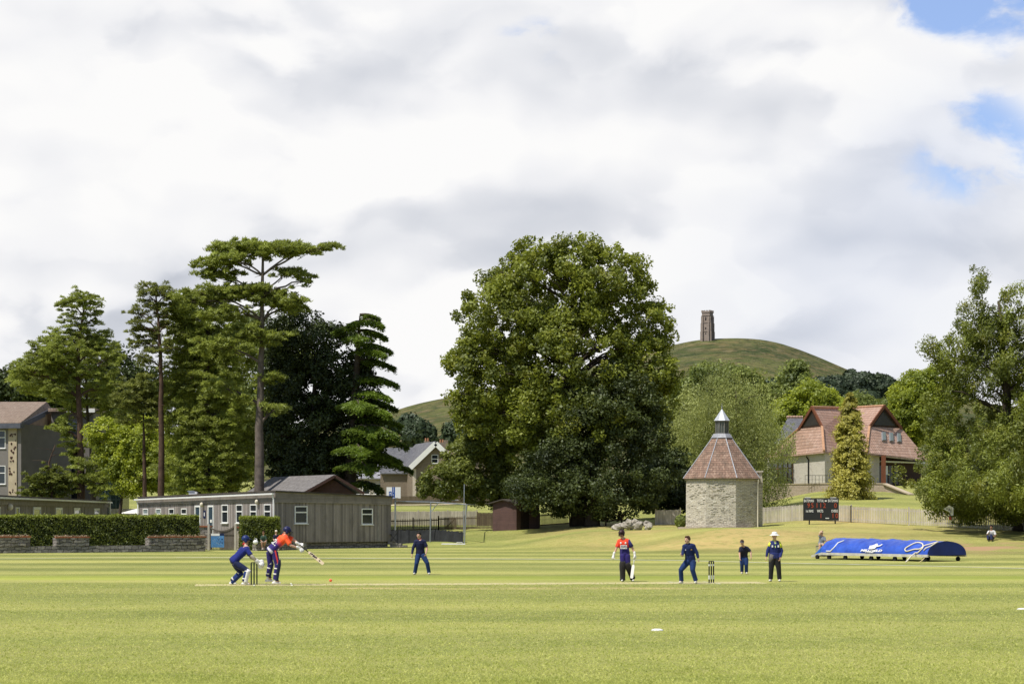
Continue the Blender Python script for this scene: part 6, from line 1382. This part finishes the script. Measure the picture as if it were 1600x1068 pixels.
def helmet(bo,hd,HB,k,m):
    b=MB(); b.ell(hd+HB@Vector((0,-.012,.035))*k,(.108*k,.125*k,.118*k),HB,20,12)
    for i in range(len(b.v)):
        v=HB.inverted()@(Vector(b.v[i])-hd)
        if v.z<-.035*k: v.z=-.035*k-.25*(-.035*k-v.z) if v.y<.03*k else -.0*k+.02*k; b.v[i]=tuple(hd+HB@v)
    for sx in(-1,1): b.ell(hd+HB@Vector((sx*.088,.0,-.03))*k,(.018*k,.05*k,.05*k),HB,10,6)
    b.slab([hd+HB@Vector((x,y,z))*k for x,y,z in ((-.085,.09,.05),(-.06,.165,.035),(0,.185,.033),(.06,.165,.035),(.085,.09,.05))],HB@Vector((0,0,.014)))
    o=b.build('helmet',m,bo,smooth=True)
    b=MB()
    for z,r in ((-.005,.13),(-.03,.132),(-.055,.128),(-.08,.118)): b.tube([hd+HB@Vector((math.sin(a)*r*.82,math.cos(a)*r*1.05+.01,z))*k for a in [R(x) for x in range(-80,81,16)]],.004*k,5)
    for x in(-.05,.05): b.tube([hd+HB@Vector((x,.118,.02))*k,hd+HB@Vector((x*.9,.112,-.085))*k],.004*k,5)
    b.build('face_guard',MT['dark'],o)
def cap_hat(bo,hd,HB,k,m):
    b=MB(); b.ell(hd+HB@Vector((0,-.01,.05))*k,(.088*k,.105*k,.08*k),HB,16,10); b.slab([hd+HB@Vector((x,y,z))*k for x,y,z in ((-.07,.07,.045),(-.055,.15,.035),(0,.17,.032),(.055,.15,.035),(.07,.07,.045))],HB@Vector((0,0,.012))); b.build('cap',m,bo,smooth=True)
def brim_hat(bo,hd,HB,k,m):
    c0_=hd+HB@Vector((0,-.005,.05))*k; b=MB(); b.tube([c0_,c0_+Vector((0,0,.005)),c0_+Vector((0,0,.07))*k,c0_+Vector((0,0,.095))*k,c0_+Vector((0,0,.105))*k],[.1*k,.105*k,.092*k,.07*k,.02*k],18)
    o=b.build('hat',m,bo,smooth=True)
    b=MB(); n_=22; vs=[]
    for r,z in ((.095,.02),(.175,-.018),(.178,-.024),(.095,.008)): vs+=[c0_+Vector((r*math.cos(2*math.pi*i/n_),r*1.05*math.sin(2*math.pi*i/n_),z))*k for i in range(n_)]
    b.add(vs,[(q*n_+i,q*n_+(i+1)%n_,((q+1)%4)*n_+(i+1)%n_,((q+1)%4)*n_+i) for q in range(4) for i in range(n_)]); b.build('brim',m,o,smooth=True)
def pad(bo,kn,an,front,m,k=1.0,strapm=None,top=.16,straps=True):
    """batting pad on the front of the shin"""
    kn=Vector(kn);an=Vector(an);f=Vector(front).normalized(); a=(an-kn); L=a.length;a.normalize(); f=(f-a*f.dot(a)).normalized(); sd=a.cross(f)
    b=MB(); rows=[]
    for t_,w_,o_ in ((-top,.06,.05),(-top+.05,.082,.065),(-.03,.09,.085),(.06,.088,.085),(L*.5,.078,.075),(L-.02,.07,.07),(L+.03,.08,.10)):
        for inner in (0,1): rows.append([kn+a*t_+f*((o_+.035-inner*.035))*math.cos(x*1.45)+sd*(w_+.012-inner*.012)*math.sin(x*1.45)*1.12-f*.0 for x in (-1,-.66,-.33,0,.33,.66,1)])
    n_=7; vs=[q for r in rows for q in r]; fs=[]
    for i in range(0,len(rows)-2,2):
        for j_ in range(6): fs.append((i*n_+j_,(i+2)*n_+j_,(i+2)*n_+j_+1,i*n_+j_+1)); fs.append(((i+1)*n_+j_,(i+1)*n_+j_+1,(i+3)*n_+j_+1,(i+3)*n_+j_))
        for e in(0,6): fs.append((i*n_+e,(i+1)*n_+e,(i+3)*n_+e,(i+2)*n_+e))
    l=len(rows)-2; 
    for j_ in range(6): fs.append((j_,j_+1,n_+j_+1,n_+j_)); fs.append((l*n_+j_,(l+1)*n_+j_,(l+1)*n_+j_+1,l*n_+j_+1))
    b.add(vs,fs); o=b.build('pad',m,bo,smooth=True)
    if straps:
        for t_ in (-.05,.09,L*.62,L*.9) if straps is True else straps:
            c0_=kn+a*t_; b=MB(); b.tube([c0_-a*.022,c0_+a*.022],.086,16,1.0,sd); b.build('strap',strapm or leath,o,smooth=True)
def bat(label,h,tip,facen,gripm,decals=True,rear=0):
    h=Vector(h);tip=Vector(tip);a=(tip-h);L=a.length;a.normalize(); f=Vector(facen); f=(f-a*f.dot(a)).normalized(); sd=a.cross(f)
    t=thing('cricket_bat',label,'bat',h); b=MB(); hb=L*.34; wd=.054
    prof=[]
    for (u,w_,th) in ((hb,.018,.014),(hb+.05,.045,.018),(hb+.10,wd,.022),(L*.75,wd,.032),(L-.04,wd,.022),(L-.008,wd*.75,.016)):
        c_=a*u; prof.append([c_-sd*w_+f*.012,c_+sd*w_+f*.012,c_+sd*w_-f*.006,c_-f*th,c_-sd*w_-f*.006])
    vs=[q for r in prof for q in r]; n_=5; b.add(vs,[(i*n_+k_,i*n_+(k_+1)%n_,(i+1)*n_+(k_+1)%n_,(i+1)*n_+k_) for i in range(len(prof)-1) for k_ in range(n_)]+[tuple(range(5)),tuple((len(prof)-1)*5+k_ for k_ in range(5))])
    bl=b.build('blade',plain('willow_blade',(.74,.6,.4) if decals else (.82,.8,.72),.55,.1,6),t)
    b=MB(); b.tube([a*-.02,a*(hb+.02)],.017,10); b.build('handle',gripm,t,smooth=True)
    if decals:
        for (u0,u1,w0,w1) in ((.43,.455,-.8,.8),(.47,.53,-.7,.1),(.48,.50,.2,.75),(.545,.60,-.75,.7),(.61,.65,-.6,.6),(.66,.70,-.75,.2),(.68,.70,.3,.7),(.80,.85,-.35,.35)):
            b=MB(); q=[a*(L*u)+sd*wd*w_+f*.014 for u,w_ in ((u0,w0),(u1,w0),(u1,w1),(u0,w1))]; b.slab(q,f*.002); b.build('sticker',plain('sticker_black',(.03,.025,.025),.5),bl)
            b=MB(); q=[a*(L*u)+sd*wd*w_*.7-f*.034 for u,w_ in ((u0,w0),(u1,w0),(u1,w1),(u0,w1))]; b.slab(q,-f*.002); b.build('sticker',MT['dark'],bl)
    return t
c8=lambda ox,oy:(lambda X,Y:(ox+X/8,oy+Y/8))
CA=c8(340,800);CB=c8(940,810);CC_=c8(1130,810)
helm_blue=plain('blue_helmet_shell',(.012,.03,.14),.45,.1); helm_navy=plain('navy_helmet_shell',(.012,.014,.07),.45,.1); helm_dark=plain('dark_maroon_helmet_shell',(.035,.012,.015),.45,.1)
# wicketkeeper
J=dict(head=(352,345,.02),neck=(335,388,.02),shR=(378,462,-.17),shL=(335,430,.17),elR=(440,545,-.22),elL=(405,560,.2),wrR=(520,628,-.12),wrL=(500,612,.10),pelvis=(205,600,0),hipR=(215,630,-.09),hipL=(210,630,.09),
 knR=(378,722,-.16),knL=(275,752,.18),anR=(345,862,-.2),anL=(165,862,.25),toeR=(420,890,-.2),toeL=(215,893,.2))
kp,j,bs_=person('wicketkeeper in blue with a blue helmet crouching behind the left-hand stumps, gloves stretched forward',(270,905),CA,J,bluetop,navytr,1.04,fd=(1,.15,-.12),skin_=skin_red,hair=None,hat=helmet,hatm=helm_blue,collar=redcol,gloves=.95,curl=.25,fingdir={'R':(.85,.1,-.35),'L':(.85,0,-.4)},loose=1.12,torso=1.12,long=False)
padn=cloth('keeper_pad_blue',(.012,.035,.17))
pad(kp,j['knR'],j['anR'],(1,-.1,0),leath,1,straps=False,top=.05); pad(kp,j['knL'],j['anL'],(1,-.2,0),padn,1,straps=False,top=.05)
for sd_ in 'LR':
    b=MB(); a=j['kn'+sd_];e=j['an'+sd_]; b.tube([a.lerp(e,.0),a.lerp(e,.3),a.lerp(e,.95)],[.092,.09,.078],12); b.build('shin_wrap',padn,kp,smooth=True)
    for u in(.05,.72): b=MB(); c_=a.lerp(e,u); q=a.lerp(e,u+.1); b.tube([c_,q],.095,12); b.build('pad_strap',leath,kp,smooth=True)
    b=MB(); fw=j['wr'+sd_]-j['el'+sd_]; q=j['wr'+sd_]+fw.normalized()*.12; b.ell(q,(.10,.06,.13),Matrix.Rotation(.5,3,'Y'),12,8); b.cap(j['wr'+sd_]-fw.normalized()*.10,j['wr'+sd_]+fw.normalized()*.03,.062,.065,12); bake(b,'glove_web',leath,kp,.014,2)
    b=MB(); b.tube([j['el'+sd_].lerp(j['sh'+sd_],.72),j['el'+sd_],j['wr'+sd_]],[.048,.05,.042],12); b.build('arm_sleeve',plain('pale_sleeve',(.66,.58,.5),.8),kp,smooth=True)
# striker
J=dict(head=(868,238,-.02),neck=(835,275,0),shR=(862,325,-.2),shL=(825,285,.17),elR=(925,412,-.22),elL=(955,345,.1),wrR=(1025,448,-.12),wrL=(1012,395,0),pelvis=(672,470,0),hipR=(715,490,-.08),hipL=(645,490,.08),
 knR=(750,655,-.10),knL=(650,650,.12),anR=(725,838,-.12),anL=(622,800,.15),toeR=(800,890,-.1),toeL=(672,850,.12))
tmf=lambda j:gradcloth('orange_to_navy_shirt',j['pelvis'],(j['shL']+j['shR'])/2+Vector((0,0,.05)),[(0,(.6,.58,.6)),(.02,(.5,.48,.55)),(.07,(.02,.014,.13)),(.40,(.035,.015,.15)),(.56,(.5,.05,.08)),(.68,orange),(.9,(.95,.13,.03)),(1,orange)])
st_,j,bs_=person('batsman in orange and navy kit leaning forward as he swings his bat, seen from behind',(690,905),CA,J,None,purple,1.1,fd=(.86,.25,-.42),torso=1.08,skin_=skin_red,hat=helmet,hatm=helm_navy,tm=tmf,gloves=.75,curl=.95,fingdir={'R':(.8,.3,-.5),'L':(.8,.3,-.5)},loose=.98,zoff=.02)
pad(st_,j['knR'],j['anR'],(1,.1,.1),padnavy,1.08,straps=(-.03,.12,.3),top=.19); pad(st_,j['knL'],j['anL'],(1,.3,0),padnavy,1.08,straps=(-.03,.12,.3),top=.12)
b=MB(); pts=[]; h=j['hipR'];kn=j['knR']
side=Vector((.35,-1,0)).normalized()
b.slab([h.lerp(kn,-.1)+side*.115+Vector((-.02,0,0)),h.lerp(kn,-.1)+side*.115+Vector((.025,0,0)),h.lerp(kn,.5)+side*.11+Vector((.03,0,0)),kn+side*.09+Vector((.03,0,.03)),kn+side*.09+Vector((-.015,0,.03)),h.lerp(kn,.5)+side*.11+Vector((-.015,0,0))],side*.008); b.build('trouser_stripe',plain('red_stripe',(.75,.06,.07),.7),st_)
T=((j['shL']+j['shR'])/2-j['pelvis']); mid=j['pelvis']+T*.36; up_=T.normalized(); nv=Vector((-.25,-.97,.1)); nv=(nv-up_*nv.dot(up_)).normalized(); rt=up_.cross(nv).normalized(); rt=rt if rt.x>0 else -rt
q=mid+up_*.05+nv*.17+rt*-.03; nm=Matrix(((rt.x,up_.x,nv.x,q.x),(rt.y,up_.y,nv.y,q.y),(rt.z,up_.z,nv.z,q.z),(0,0,0,1))); text_mesh('29',.27,MT['white'],'shirt_number',st_,nm,.008,xs=.8)
q=mid+T*.30+nv*.148; nm=Matrix(((rt.x,up_.x,nv.x,q.x),(rt.y,up_.y,nv.y,q.y),(rt.z,up_.z,nv.z,q.z),(0,0,0,1)))
b=MB(nm); b.box(-.1,.1,-.03,.03,0,.006); b.build('name_strip',plain('pale_orange_strip',(.9,.35,.25),.7),st_)
gw=lambda X,Y,dd=0,C=CA,dd0=None: (lambda x,y:W(x,y,bs_.y+dd))(*C(X,Y))
bat('striker\'s pale wooden cricket bat with black lettering, held out low to the right',gw(1030,408,-.10),gw(1325,648,-.2),(.35,-.9,.35),MT['black'])
# fielder, centre left
cF=lambda X,Y:(620+X/11.86,820+Y/11.86)
J=dict(head=(410,188,0),neck=(420,245,.02),shL=(335,300,0),shR=(525,300,0),elL=(302,425,-.03),elR=(562,420,-.02),wrL=(285,535,-.12),wrR=(545,520,-.2),pelvis=(435,520,.08),hipL=(395,550,.05),hipR=(480,550,.05),
 knL=(368,710,-.08),knR=(565,700,-.08),anL=(335,882,0),anR=(598,880,0),toeL=(318,912,-.15),toeR=(600,912,-.15))
fl_,j,bs_=person('dark haired fielder in navy standing with legs apart, left of centre, one long dark sleeve',(455,915),cF,J,navytop,bluetr,1.0,fd=(-.25,-1,-.05),hair=hairblack,skin_=skin,collar=redcol,long='L',loose=1.05)
# non-striker
J=dict(head=(250,188,0),neck=(265,232,.02),shL=(210,275,.02),shR=(340,272,.02),elL=(185,368,0),elR=(388,368,0),wrL=(152,448,-.06),wrR=(412,445,-.05),pelvis=(290,425,.03),hipL=(262,445,0),hipR=(320,445,0),
 knL=(262,590,-.04),knR=(335,600,-.02),anL=(264,755,0),anR=(388,735,.12),toeL=(250,778,-.15),toeR=(395,772,0))
tmf=lambda j:gradcloth('orange_front_shirt',j['pelvis'],(j['shL']+j['shR'])/2+Vector((0,0,.05)),[(0,(.02,.015,.12)),(.36,(.02,.015,.12)),(.5,(.6,.04,.05)),(.62,(.85,.06,.025)),(1,(.9,.08,.03))])
ns,j,bs_=person('batsman in orange and purple kit walking with his bat, in the middle of the pitch',(285,785),CB,J,None,purple,.97,fd=(-.55,-1,-.05),hat=helmet,hatm=helm_dark,tm=tmf,gloves=.7,curl=.8,loose=1.0,skin_=skin,fingdir={'L':(-.25,-.1,-1),'R':(.1,-.1,-1)})
pad(ns,j['knL'],j['anL'],(-.3,-1,0),padblack,1,straps=False,top=.17); pad(ns,j['knR'],j['anR'],(-.2,-1,0),padblack,1,straps=False,top=.17)
for (a,e) in ((j['knL'],j['anL']),(j['knR'],j['anR'])):
    b=MB(); b.tube([a.lerp(e,-.2),a,a.lerp(e,.98)],[.09,.10,.082],14); b.build('pad_backing',padblack,ns,smooth=True)
T=((j['shL']+j['shR'])/2); cc=j['pelvis'].lerp(T,.52)+Vector((-.01,-.150,0)); b=MB(); b.box(cc.x-.125,cc.x+.095,cc.y-.01,cc.y,cc.z-.065,cc.z+.06); pt=b.build('chest_patch',MT['white'],ns)
text_mesh('OVO',.11,MT['navy'],'lettering',pt,Matrix.Translation((cc.x-.015,cc.y-.014,cc.z))@TXT,.002,xs=.8)
for dx in(-.1,.06): b=MB(); q=T+Vector((dx,-.13,-.06)); b.ell(q,(.03,.012,.035)); b.build('badge',MT['white'],ns)
b=MB(); a=j['shR'];e=j['elR']; b.tube([a+Vector((0,0,.03)),a.lerp(e,.4),a.lerp(e,.84)],[.07,.08,.077],12); b.build('dark_sleeve',cloth('navy_sleeve',(.03,.025,.13)),ns,smooth=True)
gw=lambda X,Y,dd=0,C=CB: (lambda x,y:W(x,y,bs_.y+dd))(*C(X,Y))
bat('non-striker\'s white faced cricket bat hanging from his hand beside his leg',gw(412,478,-.07),gw(376,745,-.22),(-.5,-.85,.1),leath,decals=False)
# bowler
J=dict(head=(1072,262,0),neck=(1085,312,.02),shL=(1025,340,.03),shR=(1160,335,.03),elL=(1015,420,-.02),elR=(1192,425,0),wrL=(1000,462,-.2),wrR=(1206,492,-.03),pelvis=(1112,505,.1),hipL=(1080,530,.08),hipR=(1145,530,.08),
 knL=(988,640,-.06),knR=(1135,640,-.06),anL=(1000,775,.05),anR=(1178,772,0),toeL=(965,800,-.1),toeR=(1165,803,-.12))
bw,j,bs_=person('brown haired bowler in long sleeved dark blue top crouching beside the right-hand stumps',(1085,808),CB,J,midblue,bluetr,1.0,fd=(-.85,-.75,.02),hair=hairbrown,skin_=skin_red,long=True,loose=1.08,fingdir={'L':(-.5,-.5,.5),'R':(.2,-.1,-.95)},collar=midblue)
b=MB(); q=(j['shL']+j['shR'])/2; b.ell(q+Vector((-.12,-.13,-.12)),(.02,.01,.022)); b.build('badge',plain('pale_badge',(.5,.5,.6),.6),bw)
b=MB(); b.ell(q+Vector((.07,-.14,-.11)),(.028,.01,.016)); b.build('badge',plain('ochre_badge',(.4,.25,.08),.6),bw)
# distant fielder
J=dict(head=(232,298,-.1),neck=(245,340,0),shL=(212,365,0),shR=(308,362,0),elL=(202,430,-.05),elR=(345,412,0),wrL=(203,485,-.15),wrR=(345,480,-.1),pelvis=(262,478,.12),hipL=(240,495,.1),hipR=(288,495,.1),
 knL=(232,570,-.05),knR=(288,575,-.02),anL=(236,660,.05),anR=(292,665,.05),toeL=(225,685,-.1),toeR=(290,688,-.1))
ff,j,bs_=person('fielder in a dark shirt and grey cap stooping, farther back left of the umpire',(262,690),CC_,J,darktop,bluetr,.9,fd=(-.1,-1,-.15),hat=cap_hat,hatm=capgrey,skin_=skin_red,collar=redcol,loose=1.05,hair=hairbrown)
# umpire
J=dict(head=(641,216,0),neck=(640,262,.02),shL=(592,300,.02),shR=(700,298,.02),elL=(556,395,.0),elR=(732,400,0),wrL=(538,475,-.05),wrR=(708,485,-.1),pelvis=(640,475,.02),hipL=(610,495,0),hipR=(672,495,0),
 knL=(600,620,-.02),knR=(692,620,-.02),anL=(594,752,.02),anR=(705,752,.02),toeL=(572,778,-.12),toeR=(695,780,-.13))
m,n=newmat('umpire_jumper'); 
um,j,bs_=person('umpire in white brimmed hat, navy jumper with yellow shoulders and black trousers',(640,785),CC_,J,cloth('navy_jumper',(.012,.022,.12)),blacktr,.98,fd=(-.35,-1,.05),hat=brim_hat,hatm=MT['white'],long=True,torso=1.12,skin_=skin_red,loose=1.12,collar=plain('lime_collar',(.55,.7,.1),.7))
def sleeve(sd_,f0,f1,r0,m_,nm='shoulder_panel'):
    a=j['sh'+sd_];e=j['el'+sd_]; b=MB(); sx=Vector((-.012 if sd_=='L' else .012,-.004,.008)); b.tube([a.lerp(e,f0)+sx,a.lerp(e,(f0+f1)/2)+sx,a.lerp(e,f1)+sx],[r0*.9,r0,r0*.93],12); b.build(nm,m_,um,smooth=True)
yel=cloth('lime_yellow_panel',(.72,.78,.06)); rd=cloth('red_orange_panel',(.62,.09,.05))
sleeve('R',-.12,.62,.076,yel); sleeve('L',-.05,.5,.072,yel)
b=MB(); a=(j['shL']+j['shR'])/2
for sd_,dx in(('R',.03),('L',.02)):
    q=j['sh'+sd_]; b=MB(); b.tube([q.lerp(a,.62)+Vector((0,-.02,.05)),q.lerp(a,.2)+Vector((0,-.035,.015)),q+Vector((0,-.05,-.07)),q.lerp(a,.05)+Vector((0,-.075,-.2))],[.03,.045,.04,.02],10); b.build('shoulder_panel',rd,um,smooth=True)
b=MB(); q=a+Vector((0,-.135,-.05)); b.slab([q+Vector((-.03,.03,.08)),q+Vector((.03,.03,.08)),q+Vector((.008,-.005,-.10)),q+Vector((-.008,-.005,-.10))],(0,-.01,0)); b.build('zip_panel',plain('lime_zip',(.6,.8,.25),.7),um)
for dx in(-.1,.10): b=MB(); q=a+Vector((dx,-.14,-.10)); b.box(q.x-.025,q.x+.025,q.y-.012,q.y+.01,q.z-.035,q.z+.035); b.build('badge',MT['white'],um)
b=MB(); q=j['pelvis']; b.tube([q+Vector((-.05,-.02,.05)),q+Vector((-.1,-.05,-.10)),q+Vector((-.12,-.05,-.2))],[.14,.12,.07],12,.7); b.build('waist_jacket',cloth('grey_jacket',(.13,.12,.115)),um,smooth=True)
# seated spectator in green
cS=lambda X,Y:(290+X/10,790+Y/10)
dS=126.5
J=dict(head=(1218,418,0),neck=(1216,450,.02),shL=(1185,475,0),shR=(1252,473,0),elL=(1178,535,-.05),elR=(1266,535,-.05),wrL=(1205,562,-.3),wrR=(1240,562,-.3),pelvis=(1218,572,.12),hipL=(1200,575,.1),hipR=(1238,575,.1),
 knL=(1200,562,-.35),knR=(1262,560,-.35),anL=(1212,660,-.38),anR=(1225,655,-.15),toeL=(1212,682,-.55),toeR=(1225,680,-.3))
person('bare legged spectator in dark green shirt sitting before the short square hedge',(1218,686),cS,J,greentop,khaki,.93,fd=(-.1,-1,-.1),hair=hairbrown,skin_=skin_tan,d=dS,shorts=True,shoe=leath)
J=dict(head=(1415,402,0),neck=(1415,432,.02),shL=(1382,462,0),shR=(1448,460,0),elL=(1375,520,-.05),elR=(1460,520,-.05),wrL=(1400,556,-.3),wrR=(1440,556,-.3),pelvis=(1415,568,.12),hipL=(1396,572,.1),hipR=(1434,572,.1),
 knL=(1396,562,-.35),knR=(1450,560,-.35),anL=(1392,655,-.32),anR=(1462,655,-.32),toeL=(1392,680,-.5),toeR=(1466,680,-.5))
person('spectator in a pale cap and dark top sitting behind the striking batsman',(1418,690),cS,J,darktop,navytr,.93,fd=(.1,-1,-.1),hair=None,hat=cap_hat,hatm=MT['cream'],skin_=skin,d=dS+.6)
# man behind the cover
cM=lambda X,Y:(1240+X/8.9,760+Y/8.9)
J=dict(head=(390,645,0),neck=(395,680,.02),shL=(372,708,.1),shR=(430,705,-.08),elL=(352,665,-.1),elR=(440,760,-.1),wrL=(372,632,-.16),wrR=(468,738,-.3),pelvis=(385,790,.12),hipL=(372,800,.1),hipR=(405,800,.1),
 knL=(350,805,-.32),knR=(400,805,-.32),anL=(350,920,-.32),anR=(395,920,-.32),toeL=(345,940,-.5),toeR=(385,940,-.5))
mc,j,mb=person('man in straw hat and grey shirt shading his eyes behind the blue cover',(390,945),cM,J,greytop,khaki,.95,fd=(.6,-1,0),hat=brim_hat,hatm=straw,hair=hairbrown,skin_=skin_red,d=107,shorts=True)
t=thing('garden_chair','low folding chair beneath the straw hatted man behind the blue cover','chair',mb); q=j['pelvis']; b=MB(); b.box(q.x-.24,q.x+.24,q.y-.3,q.y+.25,q.z-.15,q.z-.11); b.build('seat',capgrey,t)
for sx in(-.22,.22): 
    for sy in(-.28,.22): b=MB(); b.beam((q.x+sx,q.y+sy,0),(q.x+sx,q.y+sy,q.z-.151),.03,.03); b.build('leg',MT['galv'],t)
# man sitting under the yew
cY=lambda X,Y:(1440+X/8.9,770+Y/8.9)
xx=WG(1547,124); 
J=dict(head=(970,497,0),neck=(972,535,.02),shL=(925,560,0),shR=(1020,558,0),elL=(905,605,-.15),elR=(1025,615,-.1),wrL=(925,560,-.3),wrR=(960,640,-.35),pelvis=(975,650,.15),hipL=(950,655,.1),hipR=(1000,655,.1),
 knL=(895,620,-.45),knR=(935,610,-.55),anL=(885,672,-.75),anR=(925,675,-.9),toeL=(870,672,-.9),toeR=(905,678,-1.05))
py_=HY-(xx.z-H)*F/124
def cY2(X,Y): return (1440+X/8.9, 770+Y/8.9+(py_-(770+678/8.9)))
person('spectator in a white shirt sitting on the grass beneath the yew',(965,678),cY2,J,whitetop,navytr,.97,fd=(-.5,-1,-.1),hair=hairblack,skin_=skin_tan,d=124,shoe=MT['black'])
# ---------------------------------------------------------------- wickets and ball
stumpg=plain('dark_green_stump',(.006,.035,.045),.4,.1); stumpd=plain('black_stump',(.012,.014,.02),.4,.1)
def wicket(label,pos,m_,marks):
    t=thing('wicket',label,'stumps',pos,0,'sets of cricket stumps'); rd_=Vector((.72,.69,0))
    for k in(-1,0,1):
        b=MB(); q=rd_*.113*k; b.tube([q,q+Vector((0,0,.695)),q+Vector((0,0,.705))],[.022,.022,.018],12); s_=b.build('stump',m_,t,smooth=False)
        if marks:
            b=MB(); 
            for z0,z1 in ((.12,.25),(.56,.62)): b=MB(); b.tube([q+Vector((0,0,z0)),q+Vector((0,0,z1))],.0232,12); b.build('band',MT['white'],s_)
    for k in(-.5,.5): b=MB(); q=rd_*.113*k+Vector((0,0,.717)); b.tube([q-rd_*.055,q+rd_*.055],.0125,8); b.build('bail',m_,t)
wicket('dark green stumps standing between the wicketkeeper and the striking batsman',WK1,stumpg,0)
wicket('black stumps with white bands standing alone, right of the bowler',WK2,stumpd,1)
p=W(516.6,906.0,DF(912.3)); b=MB(); b.ell((0,0,0),.05,None,16,10); bl=b.build('cricket_ball',plain('orange_ball_leather',(.85,.14,.05),.45,.05),None,p,True); tag(bl,'small orange-red ball in flight just above the pitch, right of the batsman','ball')
b=MB(); b.tube([(.0502*math.cos(a*.3927),0,.0502*math.sin(a*.3927)) for a in range(17)],.003,5); b.build('seam',MT['white'],bl)
